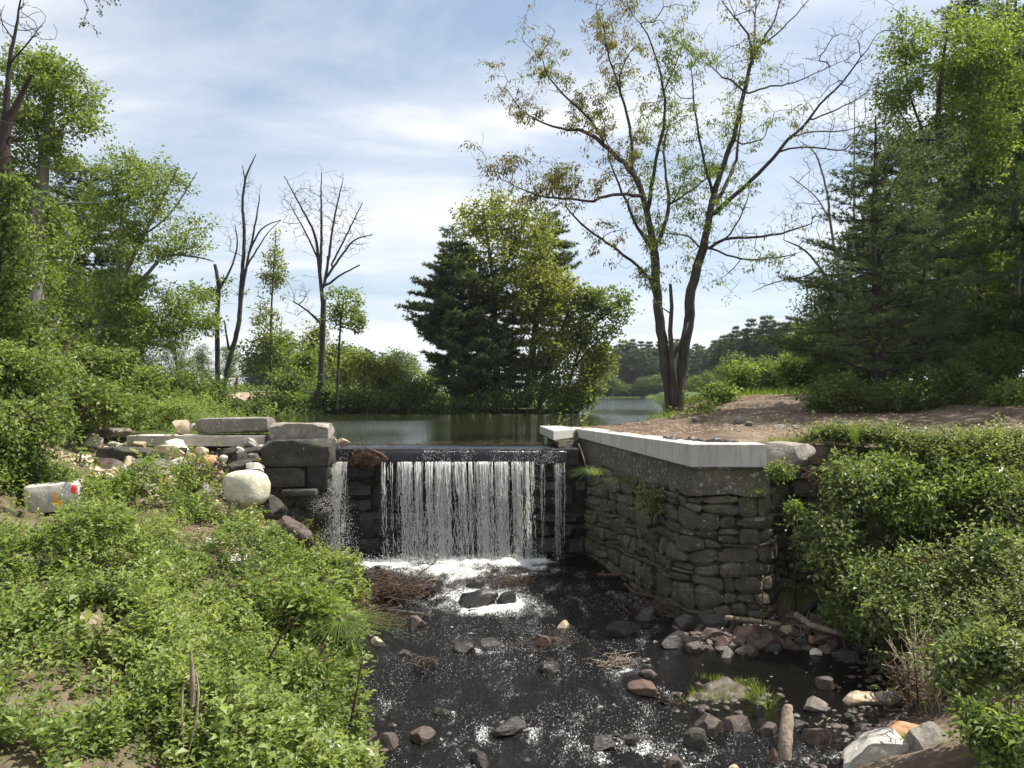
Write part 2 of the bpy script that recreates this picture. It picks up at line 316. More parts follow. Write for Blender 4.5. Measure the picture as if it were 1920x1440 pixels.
def H(x, y, rough=True):
    x = np.asarray(x, float); y = np.asarray(y, float)
    cxx = np.clip(x, -60, 60); cyy = np.clip(y, 0, 70)
    lo = LOW(np.clip(cxx, -16, 16), np.clip(cyy, 1, 20)); 
    wl = ss((y - 18.2) / 1.0); lf = LEFT(cxx, np.clip(cyy, 17, 70)); lo = lo * (1 - wl) + lf * wl
    sd = sdpoly(x, y, PLAT); wid = np.where(x > 5.7, 0.15 + np.clip((x - 5.7) * 1.1, 0, 1.6), 0.12)
    wh = ss((sd + wid) / wid); hi = HIGH(np.clip(cxx, 0, 40), np.clip(cyy, 11, 60)); hi = np.clip(hi, .2, 3)
    h = lo * (1 - wh) + hi * wh
    if rough:
        nz = fbm(P3(x * .9, y * .9), 5, 3) * .10 + fbm(P3(x * 4, y * 4), 3, 9) * .03
        h = h + nz
    far = ss((np.hypot(x, y) - 220) / 500); h = h * (1 - far) + 3.0 * far
    ch = np.minimum(x - left(y), right(y) - x); inch = (y < 18.3) & (y > -3)
    bed = zs(y) - 0.04 - 0.16 * np.clip(ch, 0, 1.2)
    h = np.where(inch & (ch > 0), np.minimum(h, bed) * ss(ch / .25) + h * (1 - ss(ch / .25)), h)
    sl = sdpoly(x, y, LAKE)
    h = np.where(sl > -.6, h * (1 - ss((sl + .35) / .7)) + (-0.8) * ss((sl + .35) / .7), h)
    h = np.where((sl < 0) & (y > 18.9) & (sd < 0) & (sl < -.6), np.maximum(h, 0.04), h)
    return h
def H1(x, y): return float(H(np.array([x]), np.array([y]))[0])
def axis(lo, a, b, hi, step, g=1.09):
    c = list(np.arange(a, b, step)); s = step; q = c[-1]
    while q < hi: s *= g; q += s; c.append(q)
    s = step; q = a; p = []
    while q > lo: s *= g; q -= s; p.append(q)
    return np.array(p[::-1] + c)
gx = axis(-1500, -13, 13, 1500, .17); gy = axis(-400, 4, 28, 2500, .17, 1.07)
X, Y = np.meshgrid(gx, gy); Z = H(X, Y)
def grid_faces(nx, ny):
    i = np.arange(ny - 1)[:, None] * nx + np.arange(nx - 1)[None]; return np.stack([i, i + 1, i + nx + 1, i + nx], -1).reshape(-1, 4)
green = np.zeros(X.shape)
sdP = sdpoly(X, Y, PLAT)
green = ss((Y - 24.5 + fbm(P3(X * .5, Y * .5), 3, 5) * 3) / 2.5) * (sdP > -.2) * ss((27.5 - np.abs(X - 9) * .1) / 3)
green = np.where((sdP > 0) & (X > 11.5) & (Y > 15.5), np.maximum(green, ss((X - 12) / 2)), green)
green = np.where((sdP < 0) & (Y > 19.5), 0.9, green)
green = np.where((sdP < 0) & (Y <= 19.5) & (X < -2), 0.35, green)
green = np.where(np.hypot(X, Y) > 60, 1, green)
sand = np.exp(-(((X + 16.6) / 1.8) ** 2 + ((Y - 50.8) / 1.6) ** 2) * 1.2)
green = green * (1 - np.clip(sand * 1.6, 0, 1))
def ground_mat():
    m, t, out = base_mat('ground_soil'); v = coords(t, world=True)
    a = noise(t, v, 0.9, 8, 0.6); b = noise(t, v, 9, 8, 0.72); c = noise(t, v, 60, 4, 0.7)
    f = math_node(t, 'ADD', math_node(t, 'MULTIPLY', a, .45), math_node(t, 'ADD', math_node(t, 'MULTIPLY', b, .35), math_node(t, 'MULTIPLY', c, .2)))
    dirt = ramp(t, f, [(0.36, (0.075, 0.047, 0.034)), (0.48, (0.155, 0.114, 0.082)), (0.58, (0.27, 0.215, 0.158)), (0.70, (0.39, 0.325, 0.25))])
    gcol = ramp(t, b, [(0.3, (0.035, 0.06, 0.015)), (0.7, (0.10, 0.14, 0.03))])
    at1 = N(t, 'ShaderNodeAttribute', attribute_name='green'); at2 = N(t, 'ShaderNodeAttribute', attribute_name='sand'); at3 = N(t, 'ShaderNodeAttribute', attribute_name='wet')
    gf = ramp(t, math_node(t, 'ADD', math_node(t, 'MULTIPLY', at1.outputs['Fac'], .9), math_node(t, 'MULTIPLY', b, .3)), [(0.42, 0.0), (0.62, 1.0)])
    col = mixc(t, gf, dirt, gcol)
    col = mixc(t, at2.outputs['Fac'], col, ramp(t, b, [(0.3, (0.34, 0.24, 0.17)), (0.7, (0.52, 0.40, 0.30))]))
    col = mixc(t, at3.outputs['Fac'], col, ramp(t, b, [(0.35, (0.012, 0.009, 0.007)), (0.65, (0.045, 0.03, 0.022))]))
    p = N(t, 'ShaderNodeBsdfPrincipled', Roughness=0.95); p.inputs['Specular IOR Level'].default_value = 0.15
    t.links.new(col, p.inputs['Base Color'])
    t.links.new(bump(t, math_node(t, 'ADD', b, math_node(t, 'MULTIPLY', c, .5)), 0.05), p.inputs['Normal']); t.links.new(p.outputs[0], out.inputs[0]); return m
chn = np.minimum(X - left(Y), right(Y) - X)
wet = np.where((Y < 18.4) & (Y > 0), ss((zs(Y) + .25 - Z) / .25), 0)
obj('ground', mesh_np('ground', np.stack([X, Y, Z], -1), grid_faces(len(gx), len(gy)), attrs={'green': green.ravel(), 'sand': np.clip(sand * 1.4, 0, 1).ravel(), 'wet': wet.ravel()}), ground_mat(), kind='structure')

# ------------------------------------------------------------------ water
def water_lake():
    m, t, out = base_mat('lake_water'); v = coords(t, world=True)
    mp = N(t, 'ShaderNodeMapping'); mp.inputs['Scale'].default_value = (0.45, 1.0, 1.0); t.links.new(v, mp.inputs[0])
    a = noise(t, mp.outputs[0], 3.2, 4, 0.6); b = noise(t, v, 0.07, 3, 0.5, 0.6); c = noise(t, mp.outputs[0], 11, 3, 0.6)
    st = math_node(t, 'ADD', ramp(t, b, [(0.42, 0.06), (0.60, .5)]), N(t, 'ShaderNodeAttribute', attribute_name='breeze').outputs['Fac'])
    h = math_node(t, 'MULTIPLY', math_node(t, 'ADD', a, math_node(t, 'MULTIPLY', c, .3)), st)
    p = N(t, 'ShaderNodeBsdfPrincipled', Roughness=0.04, IOR=1.33); p.inputs['Base Color'].default_value = (0.022, 0.026, 0.010, 1)
    p.inputs['Specular IOR Level'].default_value = 0.55
    t.links.new(bump(t, h, 0.02), p.inputs['Normal']); t.links.new(p.outputs[0], out.inputs[0]); return m
lx = axis(-900, -6, 6, 900, .5, 1.25); ly = axis(18.9, 19, 40, 1500, .5, 1.2); ly = np.concatenate([[18.75], ly[ly > 18.95]])
LX, LY = np.meshgrid(lx, ly)
BZ = .35 + 3.4 * np.exp(-((LX + 5.6) / 2.6) ** 2 - ((LY - 31) / 3.5) ** 2) + 1.3 * np.exp(-((LX - 4.2) / 3.0) ** 2 - ((LY - 36) / 6) ** 2) + 2.2 * ss((LY - 52) / 25)
obj('lake', mesh_np('lake', P3(LX, LY, 0.0), grid_faces(len(lx), len(ly)), attrs={'breeze': BZ.ravel()}), water_lake(), kind='structure')

def water_stream(name='stream_water'):
    m, t, out = base_mat(name); v = coords(t, world=True)
    mp = N(t, 'ShaderNodeMapping'); mp.inputs['Scale'].default_value = (1.0, 0.45, 1.0); mp.inputs['Rotation'].default_value = (0, 0, R(-10)); t.links.new(v, mp.inputs[0])
    a = noise(t, mp.outputs[0], 5.0, 4, 0.6, 0.6); b = noise(t, mp.outputs[0], 17, 4, 0.65, 0.8); c = noise(t, v, 50, 2, 0.6)
    fo = N(t, 'ShaderNodeAttribute', attribute_name='foam')
    rip = N(t, 'ShaderNodeAttribute', attribute_name='ripple')
    n1 = noise(t, mp.outputs[0], 52, 5, 0.78, 1.0); n2 = noise(t, mp.outputs[0], 3.2, 3, 0.5, 0.4)
    ff = math_node(t, 'ADD', math_node(t, 'MULTIPLY', n1, 0.75), math_node(t, 'MULTIPLY', n2, 0.30))
    ff = math_node(t, 'ADD', ff, math_node(t, 'MULTIPLY', fo.outputs['Fac'], 0.28))
    fm = ramp(t, ff, [(0.640, 0.0), (0.70, 1.0)])  # white flecks: foam, with sun glints painted into the colour as well
    col = mixc(t, fm, (0.005, 0.0045, 0.004), (0.66, 0.66, 0.65))
    p = N(t, 'ShaderNodeBsdfPrincipled', IOR=1.28); t.links.new(col, p.inputs['Base Color'])
    t.links.new(ramp(t, fm, [(0, 0.07), (1, 0.6)]), p.inputs['Roughness']); p.inputs['Specular IOR Level'].default_value = 0.5
    h = math_node(t, 'ADD', math_node(t, 'MULTIPLY', a, .8), math_node(t, 'ADD', math_node(t, 'MULTIPLY', b, .45), math_node(t, 'MULTIPLY', c, .10)))
    h = math_node(t, 'MULTIPLY', h, rip.outputs['Fac'])
    t.links.new(bump(t, h, 0.075), p.inputs['Normal']); t.links.new(p.outputs[0], out.inputs[0]); return m
nxs, nys = 140, 270
sy = np.linspace(2.5, 18.2, nys); tt = np.linspace(0, 1, nxs)
SX = (left(sy) - .35)[:, None] * (1 - tt)[None] + (right(sy) + .35)[:, None] * tt[None]; SY = np.repeat(sy[:, None], nxs, 1)
# rapids and foam density
fall = np.exp(-((SY - 17.3) / .42) ** 2) * ss((SX + 4.2) / 1.0) * ss((1.35 - SX) / .9) * np.clip(.75 + 1.1 * fbm(P3(SX * 1.7, SY * 3.5), 3, 14), .15, 1.1)
fall = fall + 0.8 * np.exp(-((SY - 16.6) / .6) ** 2 - ((SX + .7) / 1.6) ** 2) * np.clip(.6 + 1.5 * fbm(P3(SX * 2.1, SY * 3), 3, 16), 0, 1)
rap = 0.52 * np.exp(-((SX + .55) / 1.0) ** 2 - ((SY - 15.1) / .62) ** 2) + .42 * np.exp(-((SX + 0.3) / 1.3) ** 2 - ((SY - 14.3) / .5) ** 2)
rap += .16 * np.exp(-((SX - 1.0) / 1.2) ** 2 - ((SY - 9.4) / .7) ** 2) + .20 * np.exp(-((SX + .4) / .45) ** 2 - ((SY - 12.5) / .22) ** 2) + .12 * np.exp(-((SX - 1.9) / .6) ** 2 - ((SY - 9.0) / .5) ** 2)
rap += .28 * np.exp(-((SX + 2.1) / .35) ** 2 - ((SY - 13.7) / .22) ** 2) + .12 * np.exp(-((SX - .7) / .9) ** 2 - ((SY - 11.6) / 1.2) ** 2) + .26 * np.exp(-((SX - 1.3) / .7) ** 2 - ((SY - 15.6) / .25) ** 2)
foam = np.clip(fall * .95 + rap, 0, 1)
calm = ss((SX - (1.6 + (SY - 9) * .12)) / 1.1) * ss((SY - 9.6) / .8) * ss((13.8 - SY) / 1.0)
ripple = 1 - .72 * calm; foam = foam * (1 - .7 * calm)
foam = foam - .35 * calm + .10 * fbm(P3(SX * .9, SY * .6), 3, 71)
SZ = zs(SY) + fbm(P3(SX * 2.2, SY * 1.6), 4, 21) * .05 * ripple + fbm(P3(SX * 9, SY * 7), 3, 25) * .018 * ripple + fall * (.06 + .10 * fbm(P3(SX * 7, SY * 7), 3, 28)) + rap * .06 * fbm(P3(SX * 6, SY * 6), 3, 2)
M['stream'] = water_stream()
obj('stream', mesh_np('stream', np.stack([SX, SY, SZ], -1), grid_faces(nxs, nys), attrs={'foam': foam.ravel(), 'ripple': ripple.ravel()}), M['stream'], kind='structure')

# ------------------------------------------------------------------ masonry
def path_fn(pts, rc=0.35):
    """rounded polyline, returns f(s) -> point, outward normal (right-hand side), and length"""
    P = [np.array(p, float) for p in pts]; out = [P[0]]
    for i in range(1, len(P) - 1):
        a, b, c = P[i - 1], P[i], P[i + 1]; r = min(rc, np.linalg.norm(b - a) * .45, np.linalg.norm(c - b) * .45)
        p0 = b + (a - b) / np.linalg.norm(a - b) * r; p1 = b + (c - b) / np.linalg.norm(c - b) * r
        for k in range(7): t = k / 6; out.append((1 - t) ** 2 * p0 + 2 * t * (1 - t) * b + t * t * p1)
    out.append(P[-1]); Q = np.array(out); L = np.concatenate([[0], np.cumsum(np.linalg.norm(np.diff(Q, axis=0), axis=1))])
    def f(s):
        s = np.asarray(s, float); x = np.interp(s, L, Q[:, 0]); y = np.interp(s, L, Q[:, 1]); e = .12
        dx = np.interp(s + e, L, Q[:, 0]) - np.interp(s - e, L, Q[:, 0]); dy = np.interp(s + e, L, Q[:, 1]) - np.interp(s - e, L, Q[:, 1])
        n = np.hypot(dx, dy) + 1e-9; return x, y, -dy / n * -1, dx / n * -1
    return f, L[-1]
def masonry(parent, pts, z0, z1, courses, wmin, wmax, m, seed, depth=.3, bulge=.035, gap=.012, wav=.05, rc=.35, batter=0.0, name='stone', side=1, core=True, split=.28):
    rng = random.Random(seed); f, L = path_fn(pts, rc)
    hs = [rng.uniform(.6, 1.5) for _ in range(courses)]; tot = sum(hs); zb = [z0]
    for q in hs: zb.append(zb[-1] + q / tot * (z1 - z0))
    def line(k, s):
        if k == 0 or k == courses: return zb[k] + 0 * s
        return zb[k] + wav * fbm(P3(s * 1.1, s * 0 + k * 7.7), 2, seed) * 2
    def mapp(s, z, d):
        x, y, nx, ny = f(s); off = d + batter * (z1 - z) / max(z1 - z0, .1)
        return np.stack([x + nx * side * off, y + ny * side * off, z], -1)
    for k in range(courses):
        s = -rng.uniform(0, wmin) ; prev = 0; 
        while s < L:
            wd = rng.uniform(wmin, wmax) * (1.0 + .3 * (hs[k] - 1)); e = s + wd
            a, b = max(s, 0), min(e, L); s = e
            if b - a < wmin * .35: continue
            if rng.random() < split and hs[k] > .85: parts = ((0, sp0), (sp0, 1)) if (sp0 := rng.uniform(.35, .65)) else ()
            else: parts = ((0, 1),)
            for lo_, hi_ in parts:
              nu, nv = 6, 5; su = np.linspace(0, 1, nu); sv = np.linspace(0, 1, nv); U, Vv = np.meshgrid(su, sv)
              tl, tr = rng.uniform(-.07, .07), rng.uniform(-.07, .07)
              S = a + gap + tl * (Vv - .5) * (1 - U) + (b - a - 2 * gap) * U + tr * (Vv - .5) * U
              z_a = line(k, S); z_b = line(k + 1, S); zl = z_a + (z_b - z_a) * lo_ + gap * rng.uniform(.4, 1.2); zh = z_a + (z_b - z_a) * hi_ - gap * rng.uniform(.4, 1.4)
              zl = zl + (U - .5) * rng.uniform(-.03, .03); zh = zh + (U - .5) * rng.uniform(-.03, .03)
              Zv = zl + (zh - zl) * Vv
              edge = np.minimum(np.minimum(U, 1 - U) * (nu - 1), np.minimum(Vv, 1 - Vv) * (nv - 1))
              prd = rng.uniform(-.045, .045)
              tiltu, tiltv = rng.uniform(-.06, .06), rng.uniform(-.06, .06)
              D = prd + np.where(edge < .5, -.018, 0.0) + bulge * (edge >= .5) + fbm(P3(S * 7, Zv * 7, seed + k), 3, 77) * bulge * 3.0 + tiltu * (U - .5) + tiltv * (Vv - .5)
              for (cu, cv) in ((0, 0), (1, 0), (0, 1), (1, 1)):
                cor = (np.abs(U - cu) < .01) & (np.abs(Vv - cv) < .01); S = np.where(cor, S + (1 if cu < .5 else -1) * (b - a) * rng.uniform(0, .14), S); Zv = np.where(cor, Zv + (1 if cv < .5 else -1) * (zh - zl) * rng.uniform(0, .30), Zv)
              Vf = mapp(S, Zv, D).reshape(-1, 3)
              rim = [i for i in range(nu)] + [nu * j + nu - 1 for j in range(1, nv)] + [nu * (nv - 1) + i for i in range(nu - 2, -1, -1)] + [nu * j for j in range(nv - 2, 0, -1)]
              Vb = mapp(S.ravel()[rim], Zv.ravel()[rim], np.full(len(rim), -depth)); n0 = nu * nv; nr = len(rim)
              Q = list(map(list, grid_faces(nu, nv))) + [[rim[(i + 1) % nr], rim[i], n0 + i, n0 + (i + 1) % nr] for i in range(nr)]
              V = np.vstack([Vf, Vb]); c = V.mean(0)
              me = mesh_np(name, V - c, Q)
              if side < 0: me.flip_normals()
              me.set_sharp_from_angle(angle=R(17))
              obj(name, me, m, parent, loc=c)
    if core:
        s = np.linspace(0, L, 40); Vt = []
        for z in (z0 - .2, z1 - .01): Vt.append(mapp(s, np.full(40, z), np.full(40, -.07)))
        for z in (z1 - .01,): Vt.append(mapp(s, np.full(40, z), np.full(40, -depth - .1)))
        obj('joint_fill', mesh_np('joint_fill', np.concatenate(Vt), grid_faces(40, 3)), M['core'], parent)

# right retaining wall with its concrete cap
wall = thing('retaining_wall', 'curved fieldstone retaining wall right of the waterfall, topped by a new pale concrete cap', 'stone wall', (3.0, 15, -2.7))
def child_world(root): root['_'] = 1
def reparent(root):
    """children were built in world space: shift them so that the Empty can stand at the base"""
    bpy.context.view_layer.update()
    l = Matrix.Translation(root.location).inverted()
    for c in root.children: c.matrix_parent_inverse = l
WP = [(1.52, 18.9), (1.66, 18.25), (3.02, 13.46), (4.24, 13.42), (4.60, 13.9)]
masonry(wall, WP, -2.78, -.42, 11, .18, .66, M['wall'], 11, side=1, batter=0.03, rc=.5, gap=.006, wav=.11, bulge=.014, split=.2)
masonry(wall, [(4.36, 13.98), (5.1, 14.12), (6.3, 13.9)], -2.6, -.05, 9, .2, .6, M['wall'], 15, side=1, rc=.3, gap=.009, wav=.09, bulge=.022)
def taper(me, t0, t1, zcut):
    """lift the vertices below zcut: t0 at the near end of the wall, t1 at its far end"""
    for v in me.vertices:
        if v.co.z < zcut: v.co.z += t0 + (t1 - t0) * min(1, max(0, (v.co.y - 13.4) / 5.0))
def extrude_poly(poly, z0, z1, bev=.012, noise_amp=0.0, sub=0.0):
    bm = bmesh.new(); vs = [bm.verts.new((x, y, z0)) for x, y in poly]; f = bm.faces.new(vs)
    r = bmesh.ops.extrude_face_region(bm, geom=[f]); bmesh.ops.translate(bm, vec=(0, 0, z1 - z0), verts=[v for v in r['geom'] if isinstance(v, bmesh.types.BMVert)])
    bmesh.ops.recalc_face_normals(bm, faces=bm.faces)
    if bev: bmesh.ops.bevel(bm, geom=list(bm.edges), offset=bev, segments=2, profile=.6, affect='EDGES')
    me = bpy.data.meshes.new('p'); bm.to_mesh(me); bm.free(); return me
CAP = [(0.72, 20.9), (0.93, 18.05), (1.50, 18.10), (1.56, 18.9), (2.97, 13.33), (4.22, 13.33), (4.22, 13.95), (3.42, 13.95), (2.10, 19.6), (1.45, 19.9), (1.35, 20.9)]
CAP = [(0.72, 20.9), (0.93, 18.02), (1.53, 19.05), (2.97, 13.33), (4.22, 13.33), (4.22, 13.92), (3.38, 13.92), (2.05, 19.5), (1.40, 20.3), (1.30, 21.0)]
cm_ = extrude_poly(CAP, -.02, .35, .015); taper(cm_, -.01, .17, .1); obj('concrete_cap', cm_, M['conc'], wall, label='new pale grey concrete cap')
cm_ = extrude_poly([(0.78, 20.8), (0.98, 18.12), (1.56, 19.12), (3.0, 13.37), (4.20, 13.37), (4.20, 13.9), (3.38, 13.88), (2.0, 19.45)], -.055, -.022, 0); taper(cm_, -.01, .17, .1); obj('cap_lip', cm_, M['oldconc'], wall)
OC = [(1.05, 18.2), (1.60, 18.9), (3.03, 13.42), (4.28, 13.38), (4.30, 14.1), (3.4, 14.1), (2.0, 19.3), (1.0, 19.6)]
def rough_band(poly, z0, z1, m, name, parent, amp=.02, n=10, cracks=()):
    P = [np.array(p, float) for p in poly]; V = []; rows = 8
    pts = []
    for i in range(len(P)):
        a, b = P[i], P[(i + 1) % len(P)]; k = max(2, int(np.linalg.norm(b - a) / .09))
        for j in range(k): pts.append(a + (b - a) * j / k)
    pts = np.array(pts); c = pts.mean(0); K = len(pts)
    for r in range(rows + 1):
        t = r / rows; z = z0 + (z1 - z0) * t
        zz_ = np.full(K, z); 
        if r == 0: zz_ = z0 + .16 * fbm(P3(pts[:, 0] * 3, pts[:, 1] * 3), 3, 4)
        dv = unit(pts - c) * (amp * fbm(P3(pts[:, 0] * 5, pts[:, 1] * 5, z * 6), 3, 8))[:, None]
        for (cx_, cy_, wd_, dp_) in cracks:
            q = np.exp(-((pts[:, 0] - cx_ + .03 * math.sin(z * 17)) ** 2 + (pts[:, 1] - cy_) ** 2) / wd_ ** 2); dv = dv - unit(pts - c) * (q * dp_)[:, None]
        V.append(np.column_stack([pts + dv, zz_]))
    V = np.concatenate(V); j = np.arange(K); Q = []
    for r in range(rows): Q.append(np.stack([r * K + j, r * K + (j + 1) % K, (r + 1) * K + (j + 1) % K, (r + 1) * K + j], -1))
    bm = bmesh.new(); vs = [bm.verts.new(v) for v in V]
    for q in np.concatenate(Q): bm.faces.new([vs[i] for i in q])
    bm.faces.new([vs[rows * K + i] for i in range(K)]); bm.faces.new([vs[i] for i in range(K)][::-1]); bmesh.ops.recalc_face_normals(bm, faces=bm.faces)
    me = bpy.data.meshes.new(name); bm.to_mesh(me); bm.free(); me.shade_smooth(); me.set_sharp_from_angle(angle=R(40)); return obj(name, me, m, parent)
rough_band(OC, -.46, -.06, M['oldconc'], 'concrete_course', wall, .045, cracks=[(2.80, 14.35, .05, .09)]);
for v in bpy.data.objects['concrete_course'].data.vertices:
    k_ = (v.co.z + .5) / .44; v.co.z += max(0, k_) * .165 * min(1, max(0, (v.co.y - 13.4) / 5.0))
reparent(wall)

# dam
dam = thing('dam', 'low dark stone dam under the falling water, its face wet and black', 'dam', (-1.5, 18.2, -2.7))
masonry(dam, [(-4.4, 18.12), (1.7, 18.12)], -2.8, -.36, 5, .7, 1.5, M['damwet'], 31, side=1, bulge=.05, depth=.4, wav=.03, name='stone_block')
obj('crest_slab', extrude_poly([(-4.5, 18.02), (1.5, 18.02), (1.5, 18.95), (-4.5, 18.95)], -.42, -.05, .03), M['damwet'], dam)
reparent(dam)
# left abutment lower courses
ab = thing('abutment_wall', 'dark stacked block abutment left of the waterfall, below the pale top blocks', 'stone wall', (-5, 17.8, -2.7))
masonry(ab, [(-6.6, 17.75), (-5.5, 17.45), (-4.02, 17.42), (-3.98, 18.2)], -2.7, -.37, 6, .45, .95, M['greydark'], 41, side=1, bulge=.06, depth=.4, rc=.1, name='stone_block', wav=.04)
reparent(ab)

# ------------------------------------------------------------------ rocks
def rock_mesh(seed, sub=3, cuts=9, sharp=.75, amp=.05, box=0.0):
    """unit rock, about -0.5..0.5 on each axis: a sphere or rounded box cut by random planes"""
    rng = np.random.default_rng(seed); bm = bmesh.new(); bmesh.ops.create_icosphere(bm, subdivisions=sub, radius=1)
    V = np.array([v.co[:] for v in bm.verts])
    if box > 0:
        e = 2 + box * 8; V = V / (np.abs(V) ** e).sum(1, keepdims=True) ** (1 / e)
    for _ in range(cuts + 4):
        n = unit(rng.normal(size=3)); d = rng.uniform(sharp - .12, sharp + .2) if sharp < .8 else rng.uniform(sharp, sharp + .2); q = V @ n
        V = V - np.clip(q - d, 0, None)[:, None] * n
    V = V + unit(V) * (fbm(V * 1.6 + seed, 3, seed) * amp * 2 + fbm(V * 6 + seed, 2, seed + 5) * amp * .9)[:, None]
    V /= (V.max(0) - V.min(0)); V -= (V.max(0) + V.min(0)) / 2
    for v, c in zip(bm.verts, V): v.co = c
    me = bpy.data.meshes.new('rock'); bm.to_mesh(me); bm.free(); me.shade_smooth(); me.set_sharp_from_angle(angle=R(16)); return me
def block_mesh(seed, dims, r=.03, amp=.02, chip=.06):
    """quarried block: densely divided box with chipped edges"""
    rng = np.random.default_rng(seed); d = np.array(dims); n = np.maximum(3, np.minimum(14, (d / .07).astype(int)))
    bm = bmesh.new(); bmesh.ops.create_cube(bm, size=1)
    for ax in range(3):
        es = [e for e in bm.edges if abs((e.verts[0].co - e.verts[1].co)[ax]) > .5 * 1.0 and abs((e.verts[0].co - e.verts[1].co).normalized()[ax]) > .9]
        bmesh.ops.subdivide_edges(bm, edges=es, cuts=int(n[ax]), use_grid_fill=True)
    V = np.array([v.co[:] for v in bm.verts]) * d; h = d / 2
    q = np.abs(V); lim = h - r; over = np.maximum(q - lim, 0); ln = np.linalg.norm(over, axis=1, keepdims=True)
    V = np.where(ln > 0, np.sign(V) * (np.minimum(q, lim) + over / (ln + 1e-9) * np.minimum(ln, r)), V)
    for _ in range(7):
        nn = unit(np.sign(rng.normal(size=3)) * rng.uniform(.15, 1, 3) / d); sup = np.abs(nn) @ h; dd = sup - rng.uniform(.1, 1) * chip
        V = V - np.clip(V @ nn - dd, 0, None)[:, None] * nn
    V = V + unit(V) * (fbm(V * 3 + seed, 3, seed) * amp * 2)[:, None] + unit(V) * (fbm(V * 14 + seed, 2, seed + 3) * amp * .5)[:, None]
    for v, c in zip(bm.verts, V): v.co = c
    me = bpy.data.meshes.new('block'); bm.to_mesh(me); bm.free(); me.shade_smooth(); me.set_sharp_from_angle(angle=R(35)); return me
def stream_depth(v):
    y = 12.0
    for _ in range(12): y = (CAMZ - float(zs(y))) / ((v - 737) / F)
    return y
def ground_depth(u, v, y0=4.5, y1=60):
    ys = np.arange(y0, y1, .05); pts = np.array([at(u, v, q)[:] for q in ys]); hh = H(pts[:, 0], pts[:, 1], False)
    k = np.argmax(hh >= pts[:, 2]); return float(ys[k]) if hh[k] >= pts[k, 2] else y1
rk = [0]
def rock(u0, v0, u1, v1, m, label, y=None, kind='stream', yaw=None, sharp=.72, box=.2, cuts=10, depthf=.8, lift=0.0, cat='rock', name='rock', tilt=0.12, amp=.05, group=None, sub=3, hf=1.0):
    rk[0] += 1; s = rk[0]; rng = random.Random(s * 7 + 1)
    if y is None: y = stream_depth(v1 - (v1 - v0) * .12) if kind == 'stream' else ground_depth((u0 + u1) / 2, v1)
    a = at(u0, v1, y); b = at(u1, v0, y); W = b.x - a.x; Hh = (b.z - a.z) * hf; D = W * depthf
    if kind == 'stream': Hh *= .82
    o = obj(name, rock_mesh(s, 4 if u1 - u0 > 50 and sub == 3 else sub, cuts, sharp, amp, box), m, label=label, category=cat, group=group)
    sink = .75 * Hh if kind == 'stream' else .12 * Hh
    o.scale = (W * 1.04, D, Hh + sink)
    o.location = ((a.x + b.x) / 2, y + D * .35, a.z + (Hh + sink) / 2 - sink + lift)
    o.rotation_euler = (rng.uniform(-tilt, tilt), rng.uniform(-tilt, tilt), (rng.uniform(-.5, .5) if yaw is None else yaw) if W / D < 1.4 or yaw is not None else rng.uniform(-.15, .15))
    return o
def block(u0, v0, u1, v1, y, depth, m, label, yaw=0, roll=0, name='stone_block', cat='stone block', amp=.015, chip=.06, seed=None, r=.02):
    rk[0] += 1; a = at(u0, v1, y); b = at(u1, v0, y)
    if amp > .01: r, amp, chip, roll = .045, amp * 1.6, chip * 1.5, roll + ((rk[0] * 37) % 11 - 5) * .004
    o = obj(name, block_mesh(seed or rk[0], (b.x - a.x, depth, b.z - a.z), r, amp, chip), m, label=label, category=cat)
    o.location = ((a.x + b.x) / 2, y + depth / 2, (a.z + b.z) / 2); o.rotation_euler = (0, roll, yaw); return o
# -- blocks on the left abutment
block(366, 784, 501, 813, 17.8, .75, M['granite'], 'long grey granite block lying highest on the left abutment', roll=-.012, chip=.08)
block(505, 794, 614, 826, 17.6, .7, M['granite'], 'shorter weathered block on the abutment end nearest the waterfall', chip=.1, amp=.025)
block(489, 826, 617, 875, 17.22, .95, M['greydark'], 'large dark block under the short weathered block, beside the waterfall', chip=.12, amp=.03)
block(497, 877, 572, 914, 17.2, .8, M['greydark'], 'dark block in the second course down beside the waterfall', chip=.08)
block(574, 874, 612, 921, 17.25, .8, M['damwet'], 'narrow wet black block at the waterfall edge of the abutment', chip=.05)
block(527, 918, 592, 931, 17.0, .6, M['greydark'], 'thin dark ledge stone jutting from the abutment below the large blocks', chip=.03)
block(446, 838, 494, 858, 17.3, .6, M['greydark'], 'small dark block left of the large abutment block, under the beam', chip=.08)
block(236, 817, 497, 837, 17.7, .8, M['granitepale'], 'long thin concrete beam lying under the long granite block', name='concrete_beam', cat='beam', chip=.02, amp=.006)
